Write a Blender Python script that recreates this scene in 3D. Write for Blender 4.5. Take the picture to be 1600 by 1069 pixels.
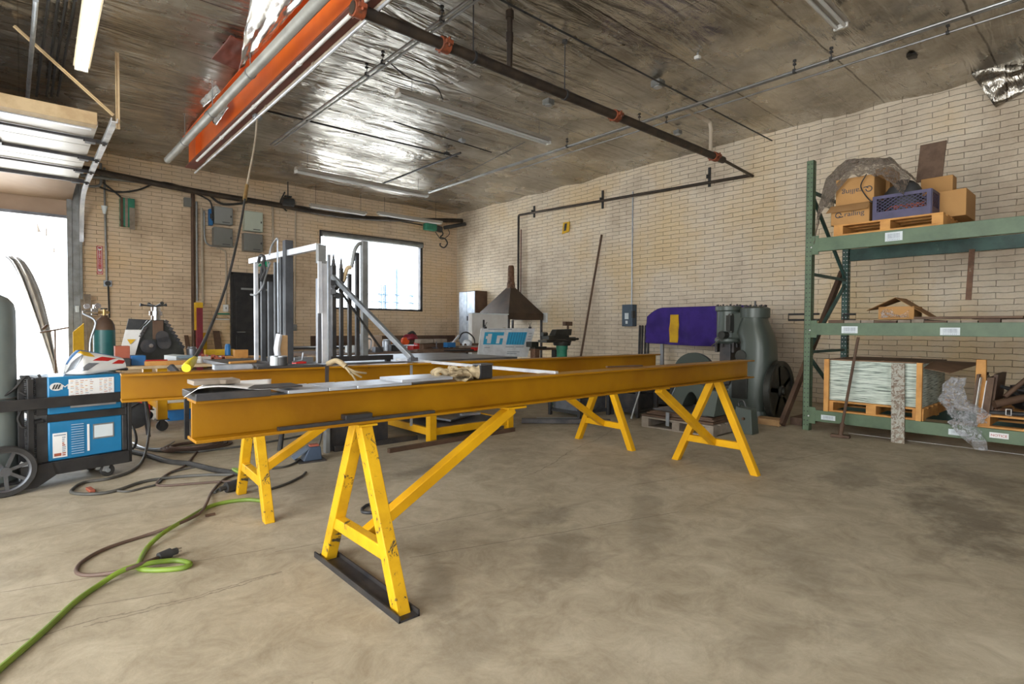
import bpy, bmesh, math, random
from mathutils import Vector, Matrix, noise
random.seed(7)
for o in list(bpy.data.objects): bpy.data.objects.remove(o)
SC = bpy.context.scene
COL = SC.collection
PI = math.pi
rad = math.radians

# ---------------------------------------------------------------- camera
FPX = 866.0; CAMH = 1.10
yaw, pit, rol = rad(41.43), rad(1.37), rad(0.295)
FW = Vector((math.sin(yaw)*math.cos(pit), math.cos(yaw)*math.cos(pit), -math.sin(pit)))
r_ = Vector((math.cos(yaw), -math.sin(yaw), 0)); u_ = r_.cross(FW)
RT = r_*math.cos(rol) + u_*math.sin(rol); UP = u_*math.cos(rol) - r_*math.sin(rol)
CP = Vector((0, 0, CAMH))
cam = bpy.data.cameras.new('camera'); camo = bpy.data.objects.new('camera', cam); COL.objects.link(camo)
cam.sensor_width = 36; cam.lens = FPX/1600*36; cam.clip_start = .05; cam.clip_end = 200
camo.matrix_world = Matrix(((RT.x, UP.x, -FW.x, 0), (RT.y, UP.y, -FW.y, 0), (RT.z, UP.z, -FW.z, CAMH), (0, 0, 0, 1)))
SC.camera = camo

# ---------------------------------------------------------------- light
w = bpy.data.worlds.new('sky'); SC.world = w; w.use_nodes = True
wn = w.node_tree; wn.nodes['Background'].inputs[0].default_value = (0.80, 0.90, 1.0, 1)
wn.nodes['Background'].inputs[1].default_value = 6.5
def area(name, loc, rot, sx, sy, power, color=(1, 1, 1)):
    l = bpy.data.lights.new(name, 'AREA'); l.shape = 'RECTANGLE'; l.size = sx; l.size_y = sy
    l.energy = power; l.color = color
    o = bpy.data.objects.new(name, l); COL.objects.link(o); o.location = loc; o.rotation_euler = rot
    return o
# daylight entering the garage door behind, the window, the open left side door and the open front of the shop
area('daylight_garage_door', (-1.2, 15.6, 5.2), (rad(-58), 0, 0), 5.0, 3.0, 1300, (.86, .93, 1.0))
area('daylight_window', (6.8, 15.8, 5.8), (rad(-55), 0, 0), 5.0, 3.0, 1800, (.84, .93, 1.0))
area('daylight_side_door', (-3.9, 1.6, 1.9), (0, rad(-90), 0), 3.4, 4.4, 290, (1.0, .93, .81))
area('daylight_front_opening', (-1.6, -4.3, 2.0), (rad(90), 0, 0), 3.0, 3.2, 60, (1.0, .90, .76))
sl = bpy.data.lights.new('sun', 'SUN'); sl.energy = 20; sl.angle = rad(.6); sl.color = (1, .97, .92)
so = bpy.data.objects.new('sun', sl); COL.objects.link(so)
so.rotation_euler = Vector((-.3, .5, -.8)).to_track_quat('-Z', 'Y').to_euler()
SC.view_settings.view_transform = 'Standard'; SC.view_settings.look = 'None'
SC.view_settings.exposure = 0.0; SC.view_settings.gamma = 1.0
SC.view_settings.use_curve_mapping = False

# ---------------------------------------------------------------- pixel -> place (to survey the room)
def ray(x, y): return FW + RT*((x-800)/FPX) - UP*((y-534.5)/FPX)
def gz(x, y, z=0.0): d = ray(x, y); return CP + d*((z-CAMH)/d.z)
def gx(x, y, X): d = ray(x, y); return CP + d*(X/d.x)
def gy(x, y, Y): d = ray(x, y); return CP + d*(Y/d.y)
def gp(x, y, p0, ang):                       # vertical plane through p0 running at angle ang
    n = Vector((-math.sin(ang), math.cos(ang), 0)); d = ray(x, y)
    return CP + d*((Vector(p0)-CP).dot(n)/d.dot(n))
V = Vector

# ---------------------------------------------------------------- mesh helpers
class B:
    def __init__(s): s.b = bmesh.new()
    def _box(s, M, sz):
        vs = [s.b.verts.new(M @ Vector((x*sz[0]/2, y*sz[1]/2, z*sz[2]/2))) for x in (-1, 1) for y in (-1, 1) for z in (-1, 1)]
        for f in ((0, 1, 3, 2), (4, 6, 7, 5), (0, 4, 5, 1), (2, 3, 7, 6), (0, 2, 6, 4), (1, 5, 7, 3)):
            s.b.faces.new([vs[i] for i in f])
        return s
    def box(s, c, sz, rz=0, rx=0, ry=0):
        M = Matrix.Translation(Vector(c)) @ Matrix.Rotation(rz, 4, 'Z') @ Matrix.Rotation(ry, 4, 'Y') @ Matrix.Rotation(rx, 4, 'X')
        return s._box(M, sz)
    def mm(s, a, c):                          # box from min corner to max corner
        a, c = Vector(a), Vector(c); d = c-a
        return s.box((a+c)/2, (abs(d.x), abs(d.y), abs(d.z)))
    def bar(s, p, q, wd, h, up=(0, 0, 1)):
        p, q = Vector(p), Vector(q); d = q-p; L = d.length; d.normalize(); up = Vector(up)
        x = d.cross(up)
        if x.length < 1e-4: x = d.cross(Vector((1, 0, 0)))
        x.normalize(); y = x.cross(d)
        M = Matrix(((x.x, d.x, y.x, 0), (x.y, d.y, y.y, 0), (x.z, d.z, y.z, 0), (0, 0, 0, 1)))
        M.translation = (p+q)/2
        return s._box(M, (wd, L, h))
    def cyl(s, p, q, r, seg=16, r2=None, cap=True):
        return s.tube([p, q], r, seg, radii=[r, r if r2 is None else r2], cap=cap)
    def tube(s, pts, r, seg=8, radii=None, cap=True, closed=False):
        pts = [Vector(p) for p in pts]; n = len(pts); rings = []; px = None
        for i, p in enumerate(pts):
            t = (pts[min(i+1, n-1)]-pts[max(i-1, 0)])
            if t.length < 1e-9: t = Vector((0, 0, 1))
            t.normalize()
            if px is None:
                a = Vector((0, 0, 1)) if abs(t.z) < .9 else Vector((1, 0, 0))
                px = t.cross(a).normalized()
            else:
                px = (px - t*px.dot(t)).normalized()
            py = t.cross(px); rr = radii[i] if radii else r
            rings.append([s.b.verts.new(p+(px*math.cos(2*PI*k/seg)+py*math.sin(2*PI*k/seg))*rr) for k in range(seg)])
        for i in range(n-1):
            for k in range(seg):
                s.b.faces.new((rings[i][k], rings[i][(k+1) % seg], rings[i+1][(k+1) % seg], rings[i+1][k]))
        if cap:
            s.b.faces.new(rings[0][::-1]); s.b.faces.new(rings[-1])
        return s
    def lathe(s, prof, o=(0, 0, 0), seg=28, M=None, a0=0, a1=2*PI):
        o = Vector(o); rings = []
        full = abs(a1-a0-2*PI) < 1e-6; nn = seg if full else seg+1
        for r, z in prof:
            ring = []
            for k in range(nn):
                a = a0+(a1-a0)*k/seg
                p = Vector((max(r, 1e-4)*math.cos(a), max(r, 1e-4)*math.sin(a), z))
                if M is not None: p = M @ p
                ring.append(s.b.verts.new(p+o))
            rings.append(ring)
        for i in range(len(rings)-1):
            for k in range(seg):
                j = (k+1) % nn
                s.b.faces.new((rings[i][k], rings[i][j], rings[i+1][j], rings[i+1][k]))
        if prof[0] != prof[-1] or len(prof) < 4:
            s.b.faces.new(rings[0][::-1]); s.b.faces.new(rings[-1])
        return s
    def prism(s, pts, vec):
        pts = [Vector(p) for p in pts]; vec = Vector(vec)
        a = [s.b.verts.new(p) for p in pts]; c = [s.b.verts.new(p+vec) for p in pts]; n = len(pts)
        s.b.faces.new(a[::-1]); s.b.faces.new(c)
        for i in range(n): s.b.faces.new((a[i], a[(i+1) % n], c[(i+1) % n], c[i]))
        return s
    def grid(s, fn, nu, nv):
        vs = [[s.b.verts.new(Vector(fn(i/nu, j/nv))) for j in range(nv+1)] for i in range(nu+1)]
        for i in range(nu):
            for j in range(nv): s.b.faces.new((vs[i][j], vs[i+1][j], vs[i+1][j+1], vs[i][j+1]))
        return s
    def hexa(s, lo, hi):                     # 4 bottom points, 4 top points
        a = [s.b.verts.new(Vector(p)) for p in lo]; c = [s.b.verts.new(Vector(p)) for p in hi]
        s.b.faces.new(a[::-1]); s.b.faces.new(c)
        for i in range(4): s.b.faces.new((a[i], a[(i+1) % 4], c[(i+1) % 4], c[i]))
        return s
def spline(pts, n=10):
    pts = [Vector(p) for p in pts]
    P = [pts[0]*2-pts[1]]+pts+[pts[-1]*2-pts[-2]]; out = []
    for i in range(1, len(P)-2):
        for k in range(n):
            t = k/n; a, b, c, d = P[i-1], P[i], P[i+1], P[i+2]
            out.append(.5*((2*b)+(c-a)*t+(2*a-5*b+4*c-d)*t*t+(3*b-a-3*c+d)*t*t*t))
    out.append(pts[-1]); return out
WM = {}
def tag(o, label=None, cat=None, group=None, kind=None):
    if label: o['label'] = label
    if cat: o['category'] = cat
    if group: o['group'] = group
    if kind: o['kind'] = kind
    return o
def thing(name, label, cat, loc=(0, 0, 0), rz=0, group=None):
    o = bpy.data.objects.new(name, None); COL.objects.link(o); o.empty_display_size = .1
    o.location = loc; o.rotation_euler = (0, 0, rz)
    WM[o.name] = Matrix.Translation(Vector(loc)) @ Matrix.Rotation(rz, 4, 'Z')
    return tag(o, label, cat, group)
def obj(name, b, m, parent=None, label=None, cat=None, group=None, kind=None, bevel=0, smooth=True, local=False, solid=0, sub=0, origin=None):
    bm = b.b
    if solid == 0: bmesh.ops.recalc_face_normals(bm, faces=bm.faces)
    me = bpy.data.meshes.new(name)
    if parent is not None:
        if not local: bm.transform(WM[parent.name].inverted())
    else:
        if origin is None:
            xs = [v.co for v in bm.verts]
            origin = Vector((sum((min(c[i] for c in xs), max(c[i] for c in xs)))/2 for i in range(3)))
            origin.z = min(c.z for c in xs)
        origin = Vector(origin)
        bm.transform(Matrix.Translation(-origin))
    bm.to_mesh(me); bm.free(); me.materials.append(m)
    if smooth:
        me.shade_smooth(); me.set_sharp_from_angle(angle=rad(35))
    o = bpy.data.objects.new(name, me); COL.objects.link(o)
    if parent is not None: o.parent = parent; WM[o.name] = WM[parent.name].copy()
    else: o.location = origin; WM[o.name] = Matrix.Translation(origin)
    if bevel:
        md = o.modifiers.new('bevel', 'BEVEL'); md.width = bevel; md.segments = 2; md.limit_method = 'ANGLE'; md.angle_limit = rad(40)
    if solid:
        md = o.modifiers.new('solid', 'SOLIDIFY'); md.thickness = solid; md.offset = 0
    if sub:
        md = o.modifiers.new('sub', 'SUBSURF'); md.levels = sub; md.render_levels = sub
    return tag(o, label, cat, group, kind)
def dup(root, loc=None, rz=None, label=None, group=None):
    def cp(o, par):
        c = o.copy(); COL.objects.link(c)
        if par is not None: c.parent = par
        for ch in [x for x in bpy.data.objects if x.parent == o]: cp(ch, c)
        return c
    r = cp(root, None)
    if loc is not None: r.location = loc
    if rz is not None: r.rotation_euler = (0, 0, rz)
    if label: r['label'] = label
    if group: r['group'] = group
    return r
def text(name, s, M, size, m, parent=None, thick=.0008, align='CENTER', sx=1.0):
    cu = bpy.data.curves.new(name, 'FONT'); cu.body = s; cu.size = size; cu.align_x = align; cu.align_y = 'CENTER'; cu.extrude = thick
    cu.space_line = .85
    to = bpy.data.objects.new(name+'_tmp', cu); COL.objects.link(to)
    dg = bpy.context.evaluated_depsgraph_get(); me = bpy.data.meshes.new_from_object(to.evaluated_get(dg))
    bpy.data.objects.remove(to)
    me.transform(Matrix.Diagonal((sx, 1, 1, 1))); me.transform(M)
    if parent is not None: me.transform(WM[parent.name].inverted())
    me.materials.clear(); me.materials.append(m)
    o = bpy.data.objects.new(name, me); COL.objects.link(o)
    if parent is not None: o.parent = parent; WM[o.name] = WM[parent.name].copy()
    return o
def frame(o, x, y):                          # matrix with text x axis, text y axis, normal = x cross y
    x, y = Vector(x).normalized(), Vector(y).normalized(); z = x.cross(y)
    return Matrix(((x.x, y.x, z.x, o[0]), (x.y, y.y, z.y, o[1]), (x.z, y.z, z.z, o[2]), (0, 0, 0, 1)))
WX = 9.01; WY = 12.53; CZ = 4.24

# ---------------------------------------------------------------- materials
def nd(nt, t, **kw):
    n = nt.nodes.new(t)
    for k, v in kw.items(): setattr(n, k, v)
    return n
def ramp(nt, fac, stops):
    r = nd(nt, 'ShaderNodeValToRGB'); el = r.color_ramp.elements
    while len(el) < len(stops): el.new(.5)
    for e, (p, c) in zip(el, stops):
        e.position = p; e.color = (*c, 1) if len(c) == 3 else c
    nt.links.new(fac, r.inputs[0]); return r.outputs[0]
def noi(nt, vec, scale, detail=4, rough=.6, dist=0):
    n = nd(nt, 'ShaderNodeTexNoise'); n.inputs['Scale'].default_value = scale; n.inputs['Detail'].default_value = detail
    n.inputs['Roughness'].default_value = rough; n.inputs['Distortion'].default_value = dist
    if vec is not None: nt.links.new(vec, n.inputs['Vector'])
    return n.outputs['Fac']
def mix(nt, fac, a, b, mode='MIX'):
    m = nd(nt, 'ShaderNodeMix', data_type='RGBA', blend_type=mode)
    for i, v in ((0, fac), (6, a), (7, b)):
        if isinstance(v, (int, float)): m.inputs[i].default_value = v
        elif isinstance(v, tuple): m.inputs[i].default_value = (*v, 1) if len(v) == 3 else v
        else: nt.links.new(v, m.inputs[i])
    return m.outputs[2]
def mth(nt, op, a, b=None, clamp=False):
    m = nd(nt, 'ShaderNodeMath', operation=op, use_clamp=clamp)
    for i, v in ((0, a), (1, b)):
        if v is None: continue
        if isinstance(v, (int, float)): m.inputs[i].default_value = v
        else: nt.links.new(v, m.inputs[i])
    return m.outputs[0]
def base(name):
    m = bpy.data.materials.new(name); m.use_nodes = True; nt = m.node_tree
    return m, nt, nt.nodes['Principled BSDF']
def mat(name, c, rough=.6, metal=0, c2=None, sc=8, lo=.4, hi=.65, bump=.0, bsc=None, chip=None, chip_sc=14, chip_lo=.62, spec=None, coat=0):
    """paint or metal: colour c, varied to c2 by noise, chipped to chip"""
    m, nt, bs = base(name); tc = nd(nt, 'ShaderNodeTexCoord').outputs['Object']
    n1 = noi(nt, tc, sc)
    col = ramp(nt, n1, [(lo, c), (hi, c2 if c2 else tuple(x*.82 for x in c))])
    if chip:
        n2 = noi(nt, tc, chip_sc, 8, .78, .8)
        f = ramp(nt, n2, [(chip_lo, (0, 0, 0)), (chip_lo+.025, (1, 1, 1))])
        col = mix(nt, f, col, chip)
    nt.links.new(col, bs.inputs['Base Color'])
    bs.inputs['Roughness'].default_value = rough; bs.inputs['Metallic'].default_value = metal
    if name.startswith(('worn_yellow', 'chipped_yellow', 'grimy')): spec = .22
    if spec is not None: bs.inputs['Specular IOR Level'].default_value = spec
    if coat: bs.inputs['Coat Weight'].default_value = coat
    if bump:
        bp = nd(nt, 'ShaderNodeBump'); bp.inputs['Strength'].default_value = bump; bp.inputs['Distance'].default_value = .01
        nt.links.new(noi(nt, tc, bsc or sc*3, 6), bp.inputs['Height']); nt.links.new(bp.outputs[0], bs.inputs['Normal'])
    return m
def emit(name, c, s):
    m, nt, bs = base(name); bs.inputs['Emission Color'].default_value = (*c, 1); bs.inputs['Emission Strength'].default_value = s
    bs.inputs['Base Color'].default_value = (*c, 1); return m
def brick(name, c1, c2, mortar, uaxis):
    m, nt, bs = base(name); tc = nd(nt, 'ShaderNodeTexCoord').outputs['Object']
    sp = nd(nt, 'ShaderNodeSeparateXYZ'); nt.links.new(tc, sp.inputs[0])
    # wobble so courses are hand laid
    wob = noi(nt, tc, 1.3, 3); wob2 = noi(nt, tc, 9, 3)
    v = mth(nt, 'ADD', sp.outputs['Z'], mth(nt, 'MULTIPLY', mth(nt, 'SUBTRACT', wob, .5), .05))
    v = mth(nt, 'ADD', v, mth(nt, 'MULTIPLY', mth(nt, 'SUBTRACT', wob2, .5), .020))
    u = mth(nt, 'ADD', sp.outputs[uaxis], mth(nt, 'MULTIPLY', mth(nt, 'SUBTRACT', wob2, .5), .02))
    cb = nd(nt, 'ShaderNodeCombineXYZ'); nt.links.new(u, cb.inputs[0]); nt.links.new(v, cb.inputs[1])
    bt = nd(nt, 'ShaderNodeTexBrick'); nt.links.new(cb.outputs[0], bt.inputs['Vector'])
    bt.inputs['Scale'].default_value = 1; bt.inputs['Brick Width'].default_value = .34; bt.inputs['Row Height'].default_value = .075
    bt.inputs['Mortar Size'].default_value = .0044; bt.inputs['Mortar Smooth'].default_value = .7; bt.inputs['Bias'].default_value = -.1
    bt.inputs['Color1'].default_value = (*c1, 1); bt.inputs['Color2'].default_value = (*c2, 1); bt.inputs['Mortar'].default_value = (*mortar, 1)
    # mortar lines fade under the paint in places
    fade = ramp(nt, noi(nt, tc, 2.4, 6, .75), [(.40, (.08, .08, .08)), (.60, (1, 1, 1))])
    mix_c = mix(nt, mth(nt, 'MULTIPLY', bt.outputs['Fac'], fade), mix(nt, .5, c1, bt.outputs['Color']), mortar)
    big = ramp(nt, noi(nt, tc, .55, 5, .62), [(.34, (.70, .66, .62)), (.48, (1, 1, 1)), (.66, (1.0, .90, .70))])
    mix_c = mix(nt, 1.0, mix_c, big, 'MULTIPLY')
    # streaked stains running down
    mp = nd(nt, 'ShaderNodeMapping'); mp.inputs['Scale'].default_value = (2.2, 2.2, .35); nt.links.new(tc, mp.inputs[0])
    st = ramp(nt, noi(nt, mp.outputs[0], 1.6, 6, .7), [(.58, (0, 0, 0)), (.75, (1, 1, 1))])
    mix_c = mix(nt, mth(nt, 'MULTIPLY', st, .35), mix_c, (.50, .36, .22))
    pit_ = ramp(nt, noi(nt, tc, 28, 3, .6), [(.70, (0, 0, 0)), (.74, (1, 1, 1))])
    mix_c = mix(nt, mth(nt, 'MULTIPLY', pit_, .45), mix_c, (.20, .15, .10))
    nt.links.new(mix_c, bs.inputs['Base Color']); bs.inputs['Roughness'].default_value = .75
    bp = nd(nt, 'ShaderNodeBump'); bp.inputs['Strength'].default_value = .75; bp.inputs['Distance'].default_value = .012
    h = mth(nt, 'ADD', mth(nt, 'MULTIPLY', bt.outputs['Fac'], -1), mth(nt, 'MULTIPLY', noi(nt, tc, 22, 5), .9))
    nt.links.new(h, bp.inputs['Height']); nt.links.new(bp.outputs[0], bs.inputs['Normal'])
    return m
M = {}
M['brick_back'] = brick('painted_brick_cream', (.74, .58, .41), (.67, .51, .35), (.20, .14, .09), 'X')
M['brick_right'] = brick('painted_brick_pale', (.74, .64, .50), (.66, .54, .40), (.20, .145, .10), 'Y')
M['brick_dim'] = brick('low_bounce_dark_brick', (.20, .14, .10), (.16, .11, .08), (.10, .08, .06), 'Y')  # for unseen walls, darkened so less light bounces back at the left
def concrete():
    m, nt, bs = base('stained_concrete'); tc = nd(nt, 'ShaderNodeTexCoord').outputs['Object']
    col = ramp(nt, noi(nt, tc, .7, 8, .68, .4), [(.34, (.30, .245, .165)), (.5, (.44, .37, .26)), (.66, (.54, .47, .35))])
    col = mix(nt, .5, col, ramp(nt, noi(nt, tc, 5, 10, .8, .6), [(.34, (.22, .175, .115)), (.66, (.62, .55, .42))]))
    mp = nd(nt, 'ShaderNodeMapping'); mp.inputs['Scale'].default_value = (.5, 2.6, 1); mp.inputs['Rotation'].default_value = (0, 0, rad(24)); nt.links.new(tc, mp.inputs[0])
    sw = ramp(nt, noi(nt, mp.outputs[0], 1.4, 8, .7, .8), [(.56, (0, 0, 0)), (.74, (1, 1, 1))])
    col = mix(nt, mth(nt, 'MULTIPLY', sw, .45), col, (.16, .125, .085))
    # dark stains and patches of their own shape
    sp = nd(nt, 'ShaderNodeSeparateXYZ'); nt.links.new(tc, sp.inputs[0])
    wob = noi(nt, tc, 2.1, 6, .7); edge = noi(nt, tc, 11, 5, .7)
    for (px, py, rx_, ry_, ang, dk) in ((1500, 800, .85, .32, 20, .6), (1330, 740, .6, .2, 10, .35), (1545, 760, .8, .3, 30, .45), (880, 870, .5, .2, 35, .35), (1010, 800, .9, .12, 35, .25),
                                   (660, 735, .5, .12, 10, .45), (680, 905, .35, .1, 60, .35), (860, 805, .25, .12, 10, .35), (740, 990, .3, .1, 40, .2), (1250, 880, .6, .2, 40, .25), (1200, 1000, .3, .15, 0, .2)):
        c = gz(px, py); a = rad(ang)
        dx = mth(nt, 'SUBTRACT', sp.outputs['X'], c.x); dy = mth(nt, 'SUBTRACT', sp.outputs['Y'], c.y)
        uu = mth(nt, 'ADD', mth(nt, 'MULTIPLY', dx, math.cos(a)/rx_), mth(nt, 'MULTIPLY', dy, math.sin(a)/rx_))
        vv = mth(nt, 'ADD', mth(nt, 'MULTIPLY', dx, -math.sin(a)/ry_), mth(nt, 'MULTIPLY', dy, math.cos(a)/ry_))
        d = mth(nt, 'SQRT', mth(nt, 'ADD', mth(nt, 'MULTIPLY', uu, uu), mth(nt, 'MULTIPLY', vv, vv)))
        d = mth(nt, 'ADD', d, mth(nt, 'MULTIPLY', mth(nt, 'SUBTRACT', wob, .5), 2.6)); d = mth(nt, 'ADD', d, mth(nt, 'MULTIPLY', mth(nt, 'SUBTRACT', edge, .5), 1.2))
        f = ramp(nt, d, [(.45, (1, 1, 1)), (1.0, (0, 0, 0))])
        col = mix(nt, mth(nt, 'MULTIPLY', f, dk), col, (.10, .078, .055))
    # cracks and saw joints, each along its own line
    cn = noi(nt, tc, 1.7, 6, .65); cn2 = noi(nt, tc, 13, 4, .7)
    lines = [((0, 926), (430, 857), 0), ((0, 970), (270, 925), 0), ((0, 1012), (440, 893), 1), ((130, 983), (420, 900), 1), ((430, 862), (790, 795), 0), ((640, 872), (1060, 800), 0), ((820, 745), (1000, 650), 1), ((980, 760), (1340, 700), 0)]
    for (a, b, wv) in lines:
        A, Bq = gz(*a), gz(*b); t = (Bq-A); L = t.length; t.normalize(); n_ = Vector((-t.y, t.x))
        dd = mth(nt, 'ADD', mth(nt, 'MULTIPLY', sp.outputs['X'], n_.x), mth(nt, 'MULTIPLY', sp.outputs['Y'], n_.y))
        dd = mth(nt, 'SUBTRACT', dd, A.x*n_.x+A.y*n_.y)
        dd = mth(nt, 'ADD', dd, mth(nt, 'MULTIPLY', mth(nt, 'SUBTRACT', cn, .5), .22 if wv else .04))
        dd = mth(nt, 'ADD', dd, mth(nt, 'MULTIPLY', mth(nt, 'SUBTRACT', cn2, .5), .012))
        al = mth(nt, 'SUBTRACT', mth(nt, 'ADD', mth(nt, 'MULTIPLY', sp.outputs['X'], t.x), mth(nt, 'MULTIPLY', sp.outputs['Y'], t.y)), A.x*t.x+A.y*t.y)
        inr = mth(nt, 'LESS_THAN', mth(nt, 'ABSOLUTE', mth(nt, 'SUBTRACT', al, L/2)), L/2)
        f = ramp(nt, mth(nt, 'MULTIPLY', mth(nt, 'ABSOLUTE', dd), 60), [(.10, (1, 1, 1)), (.30, (0, 0, 0))])
        f = mth(nt, 'MULTIPLY', mth(nt, 'MULTIPLY', f, inr), mth(nt, 'MULTIPLY', cn2, 1.35), True)
        col = mix(nt, mth(nt, 'MULTIPLY', f, .85), col, (.11, .085, .06))
    spk = ramp(nt, noi(nt, tc, 60, 2, .5), [(.73, (0, 0, 0)), (.76, (1, 1, 1))])
    col = mix(nt, mth(nt, 'MULTIPLY', spk, .4), col, (.14, .11, .08))
    nt.links.new(col, bs.inputs['Base Color'])
    rg = ramp(nt, noi(nt, tc, 1.3, 6), [(.35, (.55, .55, .55)), (.65, (.75, .75, .75))]); nt.links.new(rg, bs.inputs['Roughness'])
    bp = nd(nt, 'ShaderNodeBump'); bp.inputs['Strength'].default_value = .25; bp.inputs['Distance'].default_value = .006
    nt.links.new(noi(nt, tc, 18, 8, .7), bp.inputs['Height']); nt.links.new(bp.outputs[0], bs.inputs['Normal'])
    return m
M['floor'] = concrete()
def foil():
    m, nt, bs = base('foil_insulation'); tc = nd(nt, 'ShaderNodeTexCoord').outputs['Object']
    col = ramp(nt, noi(nt, tc, .8, 6, .7), [(.36, (.30, .275, .23)), (.5, (.45, .42, .37)), (.66, (.62, .60, .56))])
    spx = nd(nt, 'ShaderNodeSeparateXYZ'); nt.links.new(tc, spx.inputs[0])
    sm = mth(nt, 'ABSOLUTE', mth(nt, 'SUBTRACT', mth(nt, 'FRACT', mth(nt, 'ADD', mth(nt, 'DIVIDE', spx.outputs['Y'], 1.22), mth(nt, 'MULTIPLY', noi(nt, tc, 1.5, 4), .05))), .5))
    line = ramp(nt, sm, [(.4885, (0, 0, 0)), (.496, (1, 1, 1))])
    col = mix(nt, mth(nt, 'MULTIPLY', line, mth(nt, 'MULTIPLY', noi(nt, tc, 4, 5, .7), 1.5), True), col, (.07, .055, .04))
    sm2 = mth(nt, 'ABSOLUTE', mth(nt, 'SUBTRACT', mth(nt, 'FRACT', mth(nt, 'DIVIDE', spx.outputs['X'], 2.44)), .5))
    line2 = ramp(nt, sm2, [(.4975, (0, 0, 0)), (.499, (1, 1, 1))])
    col = mix(nt, mth(nt, 'MULTIPLY', line2, .5), col, (.10, .08, .06))
    nt.links.new(col, bs.inputs['Base Color']); bs.inputs['Metallic'].default_value = .88
    rg = ramp(nt, noi(nt, tc, 1.1, 5), [(.35, (.17, .17, .17)), (.65, (.36, .36, .36))]); nt.links.new(rg, bs.inputs['Roughness'])
    mp = nd(nt, 'ShaderNodeMapping'); mp.inputs['Scale'].default_value = (.32, 1.7, 1); nt.links.new(tc, mp.inputs[0])
    h = mth(nt, 'ADD', mth(nt, 'MULTIPLY', noi(nt, mp.outputs[0], 2.2, 4, .5, .9), 1.0), mth(nt, 'MULTIPLY', noi(nt, mp.outputs[0], 9, 4, .6, .8), .10))
    bp = nd(nt, 'ShaderNodeBump'); bp.inputs['Strength'].default_value = .8; bp.inputs['Distance'].default_value = .10
    nt.links.new(h, bp.inputs['Height']); nt.links.new(bp.outputs[0], bs.inputs['Normal'])
    return m
M['foil'] = foil()
M['foil_loose'] = mat('loose_foil', (.85, .85, .86), .22, .9, (.6, .6, .62), 5, bump=.8, bsc=7)
YEL = (.80, .43, .012)
M['yellow'] = mat('worn_yellow_paint', (.74, .39, .008), .42, 0, (.58, .28, .007), 3.0, .35, .7, .12, 30, (.07, .055, .04), 15, .66)
M['yellow_worn'] = mat('chipped_yellow_paint', (.76, .43, .015), .45, 0, (.55, .29, .01), 5, .35, .7, .2, 30, (.06, .05, .035), 13, .575)
M['yellow_dirty'] = mat('grimy_yellow_beam', (.36, .165, .003), .42, 0, (.25, .10, .003), 1.5, .38, .68, .1, 30, (.12, .075, .02), 9, .66)
M['steel_dark'] = mat('dark_steel', (.055, .055, .06), .45, .6, (.10, .09, .085), 6, bump=.1)
M['steel_mill'] = mat('mill_steel', (.20, .21, .23), .4, .7, (.12, .12, .13), 4, bump=.08)
M['steel_bright'] = mat('bright_steel', (.80, .82, .86), .38, .5, (.55, .58, .63), 5, bump=.05)
M['plate_silver'] = mat('silver_plate', (.60, .63, .68), .35, .5, (.48, .51, .56), 5)
M['galv'] = mat('galvanized', (.34, .37, .41), .4, .7, (.48, .51, .55), 9, bump=.05)
M['galv_dull'] = mat('dull_galvanized', (.30, .31, .31), .5, .5, (.20, .20, .19), 5)
M['conduit'] = mat('conduit', (.33, .34, .34), .4, .7, (.22, .21, .20), 3)
M['conduit_paint'] = mat('painted_conduit', (.50, .42, .32), .6, 0, (.38, .31, .23), 3)
M['black'] = mat('black_paint', (.018, .018, .02), .45, 0, (.035, .033, .032), 6)
M['rubber'] = mat('black_rubber', (.022, .021, .02), .65, 0, (.045, .042, .04), 10)
M['black_pipe'] = mat('black_iron_pipe', (.035, .027, .022), .5, .3, (.07, .05, .035), 5, bump=.15, chip=(.16, .06, .03), chip_sc=9, chip_lo=.64)
M['coupling'] = mat('rusty_orange_coupling', (.30, .07, .025), .6, .1, (.12, .04, .02), 14, bump=.2)
M['orange'] = mat('orange_beam_paint', (.85, .17, .018), .5, 0, (.70, .12, .015), 1.2, bump=.05)
M['maroon'] = mat('maroon_paint_and_shade', (.17, .045, .028), .55, 0, (.10, .03, .02), 3)  # maroon parts, also the shade painted on the orange beam's flange
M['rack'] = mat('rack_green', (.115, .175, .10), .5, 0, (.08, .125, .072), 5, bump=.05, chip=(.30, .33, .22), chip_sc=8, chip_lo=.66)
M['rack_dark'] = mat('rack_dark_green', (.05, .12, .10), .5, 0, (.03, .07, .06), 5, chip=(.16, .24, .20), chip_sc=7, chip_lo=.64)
M['card'] = mat('cardboard', (.50, .27, .095), .8, 0, (.42, .22, .075), 3, bump=.05)
M['card_dark'] = mat('dark_cardboard', (.36, .20, .08), .8, 0, (.30, .16, .065), 3)
M['wood'] = mat('pallet_wood', (.58, .36, .17), .75, 0, (.40, .23, .10), 6, bump=.3, bsc=20)
M['wood_pale'] = mat('pale_wood', (.62, .47, .28), .75, 0, (.48, .34, .19), 5, bump=.2)
M['wood_orange'] = mat('orange_pine', (.66, .33, .09), .65, 0, (.50, .23, .06), 7, bump=.1)
M['wood_dark'] = mat('dark_wood', (.16, .10, .065), .8, 0, (.10, .06, .04), 8, bump=.2)
M['wood_grey'] = mat('grey_dirty_wood', (.30, .25, .20), .85, 0, (.20, .16, .12), 6, bump=.3)
M['rust'] = mat('rusty_steel', (.20, .105, .06), .7, .2, (.10, .05, .03), 9, bump=.2, chip=(.42, .36, .28), chip_sc=11, chip_lo=.58)
M['rust_brown'] = mat('brown_iron', (.13, .075, .045), .65, .2, (.08, .045, .03), 4, bump=.1)
M['picket'] = mat('picket_steel', (.085, .09, .098), .5, .45, (.05, .052, .058), 5)
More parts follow.
